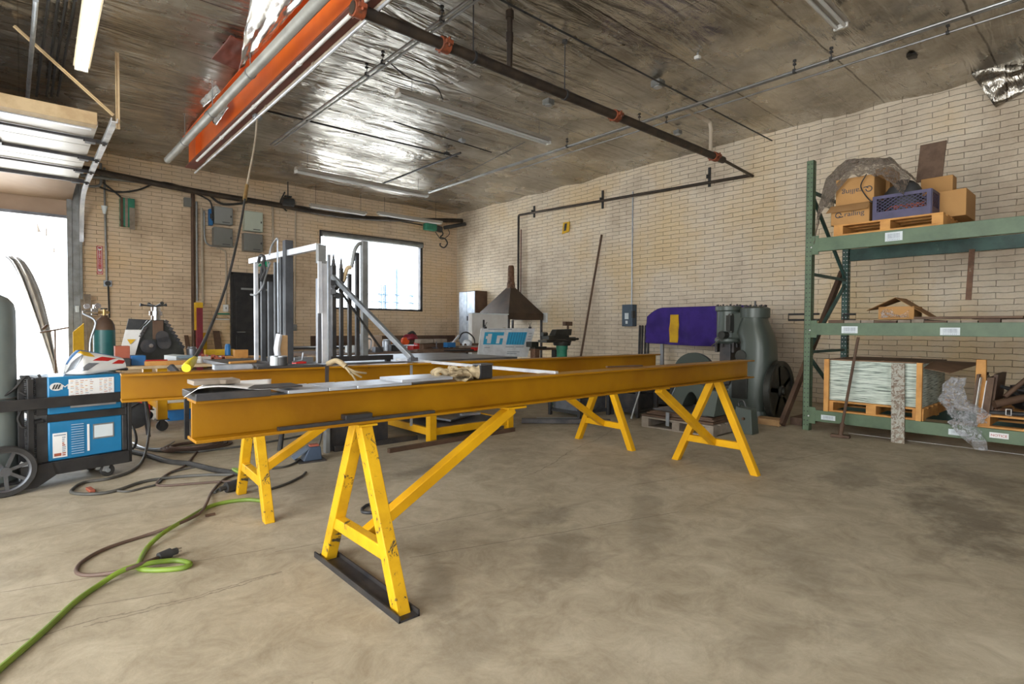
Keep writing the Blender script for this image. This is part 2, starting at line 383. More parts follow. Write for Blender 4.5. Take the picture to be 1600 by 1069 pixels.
M['rust_white'] = mat('rust_and_white', (.26, .20, .15), .75, 0, (.15, .10, .07), 14, bump=.2, chip=(.44, .43, .37), chip_sc=26, chip_lo=.48)
M['hood'] = mat('hood_brown', (.085, .055, .036), .6, .2, (.055, .036, .025), 3)
M['yard_blue'] = mat('yard_blue', (.02, .05, .085), .8)
M['ham'] = mat('machine_grey_green', (.072, .088, .074), .38, .1, (.075, .088, .075), 3, bump=.12, chip=(.20, .20, .16), chip_sc=8, chip_lo=.69)
M['ham_dark'] = mat('machine_oily_iron', (.05, .05, .042), .42, .4, (.03, .03, .026), 6, bump=.15)
M['blue'] = mat('welder_blue', (.015, .20, .42), .4, 0, (.012, .17, .36), 3, coat=.2)
M['blue_tool'] = mat('tool_blue', (.02, .16, .42), .45, 0, (.02, .12, .30), 5)
M['white'] = mat('white_paint', (.78, .78, .76), .5, 0, (.68, .67, .64), 4)
M['paper'] = mat('paper', (.86, .86, .85), .8, 0, (.80, .80, .79), 4)
M['label'] = mat('pale_label', (.72, .78, .80), .6, 0, (.62, .68, .72), 6)
M['print'] = mat('printed_grey', (.30, .34, .40), .7, 0, (.42, .46, .50), 40)
M['red'] = mat('red_paint', (.55, .02, .015), .4, 0, (.42, .02, .015), 5)
M['red_sign'] = mat('red_sign', (.52, .03, .04), .5)
M['maroon_bright'] = mat('deep_red', (.22, .02, .035), .5)
M['green'] = mat('exit_green', (.0, .42, .20), .5)
M['green_box'] = mat('machine_green', (.03, .22, .13), .55, 0, (.02, .15, .09), 6)
M['grey_panel'] = mat('grey_enclosure', (.28, .29, .28), .5, .0, (.25, .255, .24), 2)
M['grey_panel_dark'] = mat('grey_enclosure_dark', (.20, .20, .185), .5, 0, (.17, .17, .155), 2)  # darker grey enclosure tone
M['grey_panel_pale'] = mat('pale_enclosure', (.50, .55, .46), .5, 0, (.46, .50, .42), 2)
M['switch_blue'] = mat('switch_box_blue_grey', (.06, .09, .125), .5, .1, (.045, .07, .10), 4)
M['tan'] = mat('tan_panel', (.46, .34, .25), .6, 0, (.40, .29, .21), 2)
M['purple'] = mat('purple_cloth', (.045, .018, .20), .85, 0, (.03, .012, .14), 4, bump=.3, bsc=14)
M['gold'] = mat('yellow_cloth', (.70, .42, .02), .85, 0, (.55, .31, .02), 6)
M['crate'] = mat('purple_crate', (.075, .065, .14), .5, 0, (.05, .045, .10), 5)
M['lime'] = mat('lime_cord', (.20, .30, .035), .5, 0, (.14, .22, .03), 6)
M['cord_brown'] = mat('brown_cord', (.13, .08, .06), .6, 0, (.09, .06, .045), 6)
M['cord_grey'] = mat('grey_cord', (.10, .095, .085), .6, 0, (.06, .058, .05), 6)
M['tank_grey'] = mat('tank_grey_green', (.24, .28, .27), .4, .1, (.20, .235, .23), 3)
M['tank_green'] = mat('tank_green', (.03, .14, .14), .38, 0, (.02, .11, .11), 4)
M['brass'] = mat('brass', (.55, .38, .16), .35, .8, (.40, .26, .1), 8)
M['chrome'] = mat('chrome', (.75, .76, .78), .15, 1, (.6, .6, .62), 4)
M['lamp_body'] = mat('lamp_enamel', (.46, .42, .36), .45, .1, (.40, .36, .30), 3)
M['tube_off'] = mat('unlit_tube', (.62, .62, .60), .3, 0, (.55, .55, .53), 3)
M['tube_on'] = emit('lit_tube', (1.0, .93, .72), 7)
M['glove'] = mat('leather_glove', (.45, .36, .22), .9, 0, (.25, .19, .11), 14, bump=.5, bsc=25)
M['strap'] = mat('webbing', (.05, .04, .035), .8)
M['stack'] = mat('sheet_edges', (.60, .68, .62), .6)
M['ply_top'] = mat('brown_ply', (.24, .14, .08), .7, 0, (.16, .09, .05), 4, bump=.1)
M['tool_black'] = mat('tool_black', (.03, .03, .032), .5, .1, (.05, .05, .05), 8)
M['red_box'] = mat('red_brown_box', (.42, .11, .06), .7)
M['ink'] = mat('carton_ink', (.05, .065, .09), .7)
M['board'] = mat('poster_white', (.80, .83, .86), .5)
M['cyan'] = mat('poster_blue', (.03, .42, .70), .5, 0, (.04, .38, .62), 12)
M['plastic_grey'] = mat('grey_drop_cloth', (.55, .54, .53), .6, 0, (.42, .41, .40), 5, bump=.3)
M['outside_ground'] = mat('outside_ground', (.78, .77, .74), .9)
M['outside_wall'] = mat('outside_wall', (.80, .80, .80), .9)
M['blue_pale'] = mat('pale_blue_metal', (.35, .50, .66), .5)
def stackmat():
    m, nt, bs = base('sheet_stack_edges'); tc = nd(nt, 'ShaderNodeTexCoord').outputs['Object']
    mp = nd(nt, 'ShaderNodeMapping'); mp.inputs['Scale'].default_value = (5, 5, 120); nt.links.new(tc, mp.inputs[0])
    col = ramp(nt, noi(nt, mp.outputs[0], 1, 4, .6), [(.38, (.16, .20, .17)), (.46, (.46, .54, .47)), (.6, (.72, .78, .70))])
    nt.links.new(col, bs.inputs['Base Color']); bs.inputs['Roughness'].default_value = .7
    return m
M['stack'] = stackmat()
def film(name, alpha_lo, alpha_hi, col=(.75, .76, .80)):
    m, nt, bs = base(name); tc = nd(nt, 'ShaderNodeTexCoord').outputs['Object']
    bs.inputs['Base Color'].default_value = (*col, 1); bs.inputs['Roughness'].default_value = .12
    a = ramp(nt, noi(nt, tc, 16, 5, .7, 1.5), [(.42, (alpha_lo,)*3), (.62, (alpha_hi,)*3)])
    nt.links.new(a, bs.inputs['Alpha'])
    bp = nd(nt, 'ShaderNodeBump'); bp.inputs['Strength'].default_value = 1; bp.inputs['Distance'].default_value = .03
    nt.links.new(noi(nt, tc, 22, 5, .7, 1.5), bp.inputs['Height']); nt.links.new(bp.outputs[0], bs.inputs['Normal'])
    return m
M['film'] = film('stretch_film', .12, .55)
M['film_dark'] = film('smoky_film', .5, .97, (.26, .21, .17))
def glass():
    m, nt, bs = base('window_glass')
    bs.inputs['Base Color'].default_value = (.95, .98, 1, 1); bs.inputs['Roughness'].default_value = .02
    bs.inputs['Transmission Weight'].default_value = 1; bs.inputs['IOR'].default_value = 1.02; bs.inputs['Alpha'].default_value = .35
    return m
M['glass'] = glass()
# ================================================================ the room
def struct(name, b, m, **k): return obj(name, b, m, kind='structure', **k)
struct('floor', B().mm((-4.2, -4.6, -.12), (WX+.3, WY+.3, 0)), M['floor'], origin=(0, 0, 0), smooth=False)
struct('ground', B().mm((-14, WY+.3, -.14), (24, 40, -.02)), M['outside_ground'], smooth=False)
# ceiling: foil faced insulation sagging between purlins
def ceil(u, v):
    x = -4.2+u*(WX+4.5); y = -4.6+v*(WY+4.9)
    ph = (y % 1.22)/1.22; s = math.sin(ph*PI)
    z = CZ + .03 - .045*s*(.6+.8*noise.noise(Vector((x*.45, math.floor(y/1.22)*3.1, 0))))
    px_ = (x % 2.44)/2.44
    z -= .035*noise.noise(Vector((x*.8, y*1.7, 3)))*s
    z -= .02*abs(noise.noise(Vector((x*1.1+y*.7, y*3.1, 9))))*s
    z -= .010*abs(noise.noise(Vector((x*3.1, y*5.1, 5))))
    if ph < .04 or ph > .96: z += .0
    return (x, y, z)
struct('ceiling', B().grid(ceil, 150, 260), M['foil'], solid=.01, origin=(0, 0, 0))
ow = gy(499, 359, WY); ow2 = gy(661, 487, WY)
wx0, wx1, wz0, wz1 = ow.x, ow2.x, ow2.z, ow.z
DX1 = .62; DZ = 3.08         # garage door opening: from x=-3.2 to .62
b = B()
for a, c in (((-4.2, 0), (-3.3, CZ)), ((-3.3, 3.32), (DX1, CZ)), ((DX1, 0), (wx0, CZ)), ((wx0, 0), (wx1, wz0)), ((wx0, wz1), (wx1, CZ)), ((wx1, 0), (WX+.25, CZ))):
    b.mm((a[0], WY, a[1]), (c[0], WY+.22, c[1]+(.05 if c[1] == CZ else 0)))
struct('wall_back', b, M['brick_back'], origin=(0, WY, 0), smooth=False)
struct('wall_right', B().mm((WX, -4.6, 0), (WX+.22, WY, CZ+.05)), M['brick_right'], origin=(WX, 0, 0), smooth=False)
b = B(); b.mm((-4.2, -4.6, 0), (-3.98, -.9, CZ)).mm((-4.2, 4.2, 0), (-3.98, WY, CZ)).mm((-4.2, -.9, 3.7), (-3.98, 4.2, CZ))
struct('wall_left', b, M['brick_dim'], smooth=False)
b = B(); b.mm((-4.2, -4.6, 0), (-3.2, -4.4, CZ)).mm((.1, -4.6, 0), (WX, -4.4, CZ)).mm((-3.2, -4.6, 3.7), (.1, -4.4, CZ))
struct('wall_front', b, M['brick_dim'], smooth=False)
# window in the back wall
b = B(); t = .06
b.mm((wx0, WY+.02, wz0), (wx1, WY+.14, wz0+.05)).mm((wx0, WY-.02, wz1-.13), (wx1, WY+.14, wz1)).mm((wx0, WY+.02, wz0), (wx0+.05, WY+.14, wz1)).mm((wx1-.07, WY+.02, wz0), (wx1, WY+.14, wz1))
wmx = gy(571, 440, WY+.05).x
b.mm((wmx-.05, WY+.02, wz0), (wmx+.05, WY+.14, wz1))
win = struct('window_1', b, M['steel_dark'], bevel=.004)
obj('pane', B().mm((wx0+.05, WY+.1, wz0+.05), (wmx-.05, WY+.106, wz1-.1)), M['glass'], win)
obj('pane', B().mm((wmx+.05, WY+.1, wz0+.05), (wx1-.07, WY+.106, wz1-.1)), M['glass'], win)
obj('shutter_roll', B().cyl((wx0+.04, WY-.03, wz1-.09), (wx1-.05, WY-.03, wz1-.09), .06), M['galv_dull'], win)
# outside seen through the window: blue posts and rails, a pale wall far off
yf = WY+5
for px_, py_, hw in ((594, 425, .05), (602, 445, .07), (620, 420, .07), (643, 415, .06)):
    p = gy(px_, py_, yf)
    obj('fence_post', B().mm((p.x-hw, yf-.04, 0), (p.x+hw, yf+.04, p.z)), M['yard_blue'], None,
        {594: 'thin pale blue yard post seen through the window, leftmost', 602: 'short pale blue yard post, second from left in window', 620: 'tall faint blue yard post in the middle of window', 643: 'tall blue yard post nearest the right window frame'}[px_], 'post')
for py_, n in ((457, 'upper'), (469, 'lower')):
    a = gy(572, py_+2, yf-.055); c = gy(665, py_-4, yf-.055)
    obj('fence_rail', B().bar(a, (c.x, yf-.055, a.z), .03, .03), M['yard_blue'], None, n+' thin horizontal rail of yard fence seen through window', 'rail')
struct('wall_outside', B().mm((-14, 38, 0), (24, 38.3, 2.6)), M['outside_wall'], smooth=False)
# black metal door
dx0 = gy(359, 424, WY).x; dx1 = dx0+.98; dz = gy(359, 425, WY).z
d = struct('door_1', B().mm((dx0+.05, WY-.05, .01), (dx1-.05, WY, dz-.05)), M['black'], bevel=.004)
b = B(); b.mm((dx0, WY-.07, 0), (dx0+.05, WY, dz)).mm((dx1-.05, WY-.07, 0), (dx1, WY, dz)).mm((dx0, WY-.07, dz-.05), (dx1, WY, dz))
obj('door_frame', b, M['black'], d, bevel=.004)
b = B()
for sx in (0, .44):
    for z0, z1 in ((.15, .95), (1.05, 1.95)):
        b.mm((dx0+.1+sx, WY-.06, z0), (dx0+.1+sx+.36, WY-.05, z1))
obj('raised_panel', b, M['black'], d, bevel=.005)
obj('notice_strip', B().mm((dx0+.2, WY-.066, dz-.36), (dx0+.78, WY-.06, dz-.32)), M['grey_panel'], d)
obj('door_handle', B().cyl((dx0+.12, WY-.06, 1.0), (dx0+.12, WY-.13, 1.0), .015).cyl((dx0+.12, WY-.13, 1.0), (dx0+.26, WY-.13, 1.0), .012), M['galv_dull'], d)
# garage door: steel jamb, tracks and the sectional door running up under the ceiling
d2 = struct('door_2', B().mm((-3.3, WY+.03, gy(50, 331, WY).z), (DX1, WY+.08, 3.40)), M['tan'], bevel=.003)
obj('bottom_seal', B().mm((-3.3, WY-.01, gy(50, 331, WY).z-.05), (DX1, WY+.09, gy(50, 331, WY).z)), M['steel_mill'], d2)
struct('trim_1', B().mm((DX1-.02, WY-.06, 0), (DX1+.05, WY, 3.62)).mm((DX1+.05, WY-.04, 0), (DX1+.15, WY, 3.62)).mm((DX1+.15, WY-.08, 0), (DX1+.19, WY, 3.62)), M['galv_dull'], bevel=.003)
TX = .80; TZ = 3.40; TY = gz(187, 192, TZ).y
M['door_skin'] = mat('door_skin', (.62, .60, .57), .4, .15, (.50, .46, .42), 1.2, bump=.05)
for i, (a, c) in enumerate(((8.02, 8.98), (9.0, 9.98), (10.0, 11.1))):
    obj('door_section', B().mm((-3.2, a, TZ+.02), (TX-.12, c, TZ+.07)), M['door_skin'], d2, bevel=.003)
yy = 11.1; pts = []
for k in range(6):
    a = k/5*PI/2; pts.append((WY-.02-1.2+1.2*math.sin(a), TZ+.03-.0-(1-math.cos(a))*.30))
def curved(u, v):
    k = v*5; i = min(int(k), 4); f = k-i
    y = 11.1+(WY-.02-11.1)*math.sin(v*PI/2); z = TZ+.045-(1-math.cos(v*PI/2))*.12
    return (-3.2+u*(TX-.12+3.2), y, z)
obj('door_section', B().grid(curved, 4, 8), M['tan'], d2, solid=.04)
obj('end_rail', B().mm((-3.2, 7.86, TZ-.02), (TX-.14, 8.02, TZ+.12)), M['wood_pale'], d2, bevel=.004)
obj('end_rail', B().mm((-3.2, 8.04, TZ-.03), (TX-.18, 8.09, TZ+.01)), M['steel_bright'], d2, bevel=.002)
for yy_, r in ((8.6, .014), (9.55, .018), (10.35, .012), (11.12, .028)):
    obj('strut', B().bar((-3.2, yy_, TZ-.0), (TX-.04, yy_, TZ-.0), .03, r*2), M['steel_dark'], d2)
    obj('roller', B().cyl((TX-.22, yy_, TZ-.02), (TX+.02, yy_, TZ-.02), .012, 8).cyl((TX-.03, yy_, TZ-.02), (TX-.0, yy_, TZ-.02), .03, 12).mm((TX-.2, yy_-.05, TZ-.04), (TX-.1, yy_+.05, TZ)), M['steel_dark'], d2)
for X in (-1.05, -.19):
    obj('hinge_plate', B().mm((X-.02, 8.35, TZ-.02), (X+.02, 8.6, TZ+.0)).mm((X-.02, 9.4, TZ-.02), (X+.02, 9.55, TZ)), M['steel_dark'], d2)
tr = thing('overhead_door_track', 'bright galvanized overhead door track sloping up from the jamb, hung by angle iron', 'door track', (TX, TY, 0))
b = B()
tp = [(TX, TY, TZ), (TX, 11.3, TZ), (TX, 11.9, TZ-.07), (TX, 12.25, TZ-.25), (TX, 12.42, TZ-.6), (TX, 12.45, 2.6)]
sp_ = [V(tp[0])]+spline(tp[1:], 6)
for a, c in zip(sp_[:-1], sp_[1:]):
    b.bar(a, c, .055, .012, (0, 0, 1)); 
    for s_ in (-.028, .028): b.bar(V(a)+V((s_, 0, .02)), V(c)+V((s_, 0, .02)), .006, .045)
obj('rail', b, M['steel_bright'], tr)
h1 = gz(183, 90, CZ-.05)
hA = V((TX+.02, TY+.05, CZ-.04)); hB = gz(22, 42, CZ-.05)
b = B().bar((TX+.02, TY+.05, TZ-.06), hA, .035, .006, (1, 0, 0)).bar((TX+.037, TY+.05, TZ-.06), hA+V((.017, 0, 0)), .006, .035, (1, 0, 0))
obj('hanger', b, M['wood_pale'], tr)
obj('brace', B().bar((TX, TY+.1, TZ+.1), (hB.x, hB.y, CZ-.04), .04, .006).bar((TX, TY+.1, TZ+.1), (hB.x, hB.y, CZ-.04), .006, .035), M['wood_pale'], tr)
# flag sheets and shaft bracket over the jamb
tag(obj('conduit_elbow', B().tube(spline([gy(128, 290, 12.35), gy(140, 291, 12.35), gy(155, 290, 12.35), gy(158, 280, 12.35), gy(157, 255, 12.35)], 6), .022), M['galv_dull']), 'bent grey pipe stub beside the top of the garage door jamb', 'pipe')

# ================================================================ yellow beams and trestles
def ibeam(name, p0, p1, z0, z1, fw_, m, label, tf=.011, tw=.009, cat='beam'):
    p0, p1 = V(p0), V(p1); up = V((0, 0, 1))
    b = B()
    def P(p, z): return V((p[0], p[1], z))
    b.bar(P(p0, z0+tf/2), P(p1, z0+tf/2), fw_, tf).bar(P(p0, z1-tf/2), P(p1, z1-tf/2), fw_, tf).bar(P(p0, (z0+z1)/2), P(p1, (z0+z1)/2), tw, z1-z0-2*tf)
    mid = (p0+p1)/2
    return obj(name, b, m, label=label, cat=cat, bevel=.002, origin=(mid.x, mid.y, z0))
BT, BB = .847, .698
ibeam('steel_beam', (.44, 2.20), (4.60, 2.20), BB, BT, .13, M['yellow_dirty'], 'long yellow steel I-beam nearest the camera, lying across the front trestles')
ibeam('steel_beam', (.39, 3.61), (4.93, 3.33), BB, BT, .13, M['yellow_dirty'], 'long yellow steel I-beam of the rear row, passing behind the gloves and plates')
def trestle(cx, cy, ang, dirx, brx, label, worn, spread=.34, apex=.025):
    t = thing('trestle', label, 'trestle', (cx, cy, 0), ang, 'yellow welded A-frame trestles')
    m = M['yellow_worn'] if worn else M['yellow']
    top = BB-.008
    b = B().box((0, 0, top+.002), (.085, .14, .008)); obj('top_plate', b, m, t, local=True)
    for s_ in (-1, 1):
        b = B()
        foot = V((0, s_*spread, 0)); ap = V((0, s_*apex, top))
        d_ = (ap-foot).normalized()
        # square tube leg cut flat at the floor
        w2, h2 = .0275, .0275
        k = h2/d_.z
        lo = [foot+V((-w2, -k, 0)), foot+V((w2, -k, 0)), foot+V((w2, k, 0)), foot+V((-w2, k, 0))]
        hi = [ap+V((-w2, -k, 0)), ap+V((w2, -k, 0)), ap+V((w2, k, 0)), ap+V((-w2, k, 0))]
        b.hexa(lo, hi); obj('leg', b, m, t, local=True, bevel=.004)
    zc = .205; yc = spread-(spread-apex)*zc/top
    obj('cross_bar', B().bar((0, -yc, zc), (0, yc, zc), .045, .055), m, t, local=True, bevel=.004)
    obj('diagonal_brace', B().bar((dirx*.02, 0, zc+.0), (dirx*brx, 0, top-.012), .055, .05), M['yellow'], t, local=True, bevel=.004)
    obj('brace_pad', B().box((dirx*(brx+.0), 0, top-.004), (.13, .10, .012)), M['yellow'], t, local=True, bevel=.002)
    return t
trestle(1.08, 2.20, 0, 1, .86, 'chipped yellow A-frame trestle in the foreground, standing on a dark steel channel', True)
trestle(4.14, 2.24, 0, -1, .78, 'bright yellow A-frame trestle nearest the pallet rack, under far end of the front beam', False)
trestle(1.05, 3.575, rad(-3.5), 1, .80, 'chipped yellow A-frame trestle with cords by its feet, left end of the rear beam', True)
trestle(4.15, 3.37, rad(-3.5), -1, .80, 'yellow A-frame trestle under far end of the rear beam, before the dark scrap', False)
# channel under the foreground trestle
b = B(); b.mm((1.035, 1.80, 0), (1.125, 2.60, .008)).mm((1.035, 1.80, 0), (1.042, 2.60, .026)).mm((1.118, 1.80, 0), (1.125, 2.60, .026))
o = obj('steel_channel', b, M['steel_dark'], label='dark steel channel lying on floor under the foreground trestle feet', cat='channel')
for t in [x for x in bpy.data.objects if x.name == 'trestle']: t.location.z = .0

def pz(px, py, z, dx=0, dy=0): p = gz(px, py, z); return V((p.x+dx, p.y+dy, p.z))
# dark bars lying on the lower flange of the front beam
tag(obj('flat_bar', B().mm((.72, 2.142, BB+.0115), (1.42, 2.165, BB+.024)), M['steel_dark']), 'long dark flat bar lying on bottom flange of the front beam', 'bar')
tag(obj('flat_bar', B().mm((gy(540, 650, 2.14).x, 2.1375, BB+.0245), (gy(582, 650, 2.14).x, 2.185, BB+.044)), M['black'], bevel=.002), 'short black block on bottom flange of front beam above the foreground trestle', 'block')
# plates on the front beam
TZp = BT
def plate(name, x0, x1, y0, y1, z, th, m, label, cat='plate', rz=0, **k):
    return obj(name, B().box(((x0+x1)/2, (y0+y1)/2, z+th/2), (x1-x0, y1-y0, th), rz), m, label=label, cat=cat, bevel=.002, **k)
gx0 = lambda px, y=2.14: gy(px, 600, y).x
plate('steel_plate', gx0(303), gx0(420), 2.115, 2.33, BT, .026, M['steel_dark'], 'thick grey steel plate at left end of the front beam, beneath the paper')
plate('steel_plate', gx0(372)+.02, gx0(470), 2.12, 2.25, BT+.0265, .006, M['steel_dark'], 'thin dark plate lying between paper and grey plates on the front beam')
# sheet of paper
pc = pz(352, 607, BT+.04)
def paperf(u, v):
    x = gx0(285)+u*(gx0(420)-gx0(285))+v*.10; y = 2.12+v*.30
    return (x, y, BT+.036+.010*math.sin(u*5)*(1-v)-(.02*max(0, .15-u)/.15))
tag(obj('paper_sheet', B().grid(paperf, 14, 6), M['paper'], solid=.001), 'curling white paper sheet on left end of the front beam', 'paper')
def slab(u0, u1, y0, y1, z0, th, jag, name, m, label, cat):
    rnd = random.Random(5); pts = []
    n = 9
    for i in range(n+1): pts.append((u0+(u1-u0)*i/n, y0+rnd.uniform(-jag, jag)))
    for i in range(n+1): pts.append((u1-(u1-u0)*i/n, y1+rnd.uniform(-jag, jag)))
    return obj(name, B().prism([(x, y, z0) for x, y in pts], (0, 0, th)), m, label=label, cat=cat, bevel=.002)
slab(gx0(308), gx0(382), 2.19, 2.29, BT+.047, .016, .006, 'wood_board', M['wood_grey'], 'weathered grey board weighing down the white paper', 'board')
for i, (a, c, dz_, w_) in enumerate(((448, 512, .0, .20), (512, 556, .0, .19), (556, 642, .0, .18), (625, 706, .013, .17))):
    names = ['silver grey flat plate on the front beam, leftmost of four', 'silver grey flat plate on the front beam, second from left of four', 'silver grey flat plate on the front beam, third from left of four', 'silver grey flat plate nearest the leather gloves, raised on its neighbour']
    plate('metal_plate', gx0(a)+(.0 if i else .0), gx0(c)-.004, 2.125, 2.125+w_+.03, BT+.002+dz_, .013, M['plate_silver'], names[i], group='silver plates on the front beam')
plate('scale_ruler', gx0(420), gx0(450), 2.13, 2.18, BT, .004, M['steel_mill'], 'thin grey shim lying on front beam left of the silver plates')
# gloves
def lump(c, sx, sy, sz, seed, amp=.35, n=20):
    rnd = random.Random(seed); off = V((rnd.random()*9, rnd.random()*9, rnd.random()*9)); b = B()
    bmesh.ops.create_uvsphere(b.b, u_segments=n, v_segments=n//2+2, radius=1)
    for v in b.b.verts:
        k = 1+amp*noise.noise(v.co*1.7+off)+amp*.4*noise.noise(v.co*4+off)
        v.co = Vector((v.co.x*sx*k, v.co.y*sy*k, max(v.co.z*k, -.75)*sz))+Vector(c)
    return b
def glove(c, ang, seed, label):
    t = thing('work_glove', label, 'glove', c, ang, 'leather gloves on the front beam')
    b = lump((0, 0, .022), .058, .046, .026, seed, .55, 36)
    b.grid(lambda u, v: V((-.035-.085*u, (.036+.012*u)*math.cos(2*PI*v)*(1+.25*noise.noise(V((u*3, v*6, seed)))), .024+(.020+.010*u)*math.sin(2*PI*v)*(1+.5*noise.noise(V((u*4, v*7, seed+3)))))), 10, 28)
    obj('palm', b, M['glove'], t, local=True)
    for k, y in enumerate((-.03, -.01, .012, .033)):
        L = (.05, .06, .058, .045)[k]
        obj('finger', B().tube(spline([(.035, y, .020), (.04+L*.6, y*1.25, .034), (.045+L*1.0, y*1.35, .020), (.035+L*.85, y*1.3, .009)], 5), .011, 10, radii=[.0125-.0002*q_ for q_ in range(16)]), M['glove'], t, local=True)
    obj('thumb', B().tube(spline([(-.01, -.035, .022), (.015, -.062, .026), (.04, -.07, .015)], 5), .012, 10), M['glove'], t, local=True)
    return t
g0 = gx0(712, 2.2)
glove((g0-.01, 2.20, BT+.018), rad(150), 3, 'crumpled tan leather work glove on front beam, left of the pair')
glove((g0+.085, 2.22, BT+.006), rad(40), 8, 'crumpled tan leather work glove beside the dark tin on front beam')
ti = gx0(747, 2.2)
t = thing('grease_tin', 'small dark square tin standing on front beam right of the gloves', 'tin', (ti+.03, 2.2, BT), rad(8))
obj('body', B().box((0, 0, .034), (.09, .055, .068)), M['tool_black'], t, local=True, bevel=.006)
obj('lid', B().box((0, 0, .072), (.094, .059, .010)), M['steel_mill'], t, local=True, bevel=.003)
# long bright flat bar crossing both beams
a = gz(870, 583, BT+.004); c = gz(640, 563, BT+.004)
tag(obj('square_tube', B().bar(a, a+(c-a)*1.12, .028, .02), M['steel_bright'], bevel=.002), 'long bright steel bar lying slantwise across both beams', 'bar')
a = pz(965, 573, BT+.008); 
tag(obj('flat_bar', B().bar(pz(948, 573.5, BT+.006), pz(1003, 571.5, BT+.006), .02, .01), M['rust_brown']), 'short dark rusty bar lying on the far half of the front beam', 'bar')
# things on and against the rear beam
ry = lambda x: 3.61+(3.33-3.61)*(x-.39)/4.54
def onrear(px): 
    y = 3.5
    for _ in range(4): y = ry(gy(px, 575, y).x)
    return gy(px, 575, y).x, y
sx_, sy_ = onrear(504)
b = B(); b.mm((sx_-.012, sy_-.072, BB-.02), (sx_+.012, sy_-.068, BT+.003)).mm((sx_-.012, sy_-.072, BT+.001), (sx_+.012, sy_+.07, BT+.004))
tag(obj('webbing_strap', b, M['strap']), 'dark strap hanging over the rear beam left of the loose glove', 'strap')
sx2, sy2 = onrear(637)
tag(obj('ruler', B().mm((sx2-.016, sy_-.10, .40), (sx2+.004, sy_-.097, BT+.004)), M['galv']), 'narrow silver rule hanging down in front of the rear beam', 'ruler')
x0, y0 = onrear(400); x1, y1 = onrear(500)
tag(obj('steel_plate', B().bar((x0, y0+.03, BT+.008), (x1, y1+.03, BT+.008), .16, .016), M['steel_dark'], bevel=.002), 'dark steel plate on rear beam beneath the cans', 'plate')
tag(obj('wood_board', B().bar((onrear(338)[0], y0+.08, BT+.015), (onrear(396)[0], y0+.06, BT+.015), .10, .028), M['galv']), 'pale grey flat board on the rear beam left of the cans', 'board')
def can(px, r, h, m, label):
    x, y = onrear(px); t = thing('can', label, 'can', (x, y, BT+.017), 0, 'cans on the rear beam')
    obj('body', B().lathe([(r, 0), (r, h-.003), (r*.96, h)], seg=24), m, t, local=True)
    obj('rim', B().lathe([(r*1.03, h-.006), (r*1.03, h), (r*.9, h+.001), (r*.9, h-.006)], seg=24), M['galv'], t, local=True)
can(429, .026, .06, M['label'], 'pale blue white can standing on rear beam')
can(440, .034, .058, M['tool_black'], 'short black can on rear beam right of the pale can')
# claw like work glove hanging off the rear beam
x, y = onrear(525)
t = thing('rag_glove', 'pale frayed rag glove with splayed fingers hanging over the rear beam', 'glove', (x, y, BT))
obj('cuff', B().tube(spline([(x-.05, y+.02, BT+.012), (x-.01, y-.03, BT+.035), (x+.03, y-.09, BT-.0)], 6), .018, 10, radii=None), M['glove'], t)
for k, (dx, dz_) in enumerate(((.06, -.10), (.095, -.075), (.13, -.05), (.02, -.05))):
    obj('finger', B().tube(spline([(x+.025, y-.09, BT-.005), (x+.03+dx*.4, y-.12, BT-.02+dz_*.3), (x+.03+dx, y-.115, BT+dz_)], 5), .007, 8), M['glove'], t)
# ================================================================ overhead
# orange crane beam hung below the ceiling, running towards the back wall
OX = 2.10; OZ0 = 3.72; OZ1 = CZ-.02
yA, yB = -1.0, 10.45
# the beam edges surveyed: slightly skewed to the room
def oxl(y): return OX+.02*(1-(y-4)/8)
cr = thing('crane_beam', 'orange painted crane runway beam under the foil ceiling, running to the back wall', 'beam', (OX, 6, OZ0))
obj('web', B().mm((OX-.012, yA, OZ0+.02), (OX+.012, yB, OZ1)), M['orange'], cr)
obj('bottom_flange', B().mm((OX-.07, yA, OZ0), (OX+.09, yB, OZ0+.02)), M['maroon'], cr, bevel=.003)  # beam is orange; shade of this flange is put into its maroon colour
obj('top_flange', B().mm((OX-.10, yA, OZ1-.015), (OX+.10, yB, OZ1)), M['orange'], cr, bevel=.003)
obj('stiffener', B().mm((OX-.09, 9.6, OZ0+.02), (OX-.01, 9.62, OZ1)), M['orange'], cr)
def pipe(name, pts, r, m, label, cat='pipe', seg=12, **k):
    return tag(obj(name, B().tube(pts, r, seg), m, **k), label, cat)
# grey pipe left of the orange beam
p0 = gz(500, 0, 3.80); p1 = gz(262, 250, 3.80)
d_ = (p1-p0).normalized(); p0b = p0-d_*3
t = thing('sprinkler_main', 'grey painted pipe running alongside the left side of the orange beam', 'pipe', (p0b+p1)/2)
M['pipe_grey'] = mat('grey_pipe_paint', (.40, .40, .37), .45, .1, (.30, .30, .28), 4)
obj('pipe', B().cyl(p0b, p1, .052, 20), M['pipe_grey'], t)
for k in (.3, .55, .8):
    q = p0.lerp(p1, k); obj('hanger', B().cyl(q, (q.x, q.y, CZ-.03), .006, 8).cyl(q-d_*.015, q+d_*.015, .060, 16), M['galv_dull'], t)
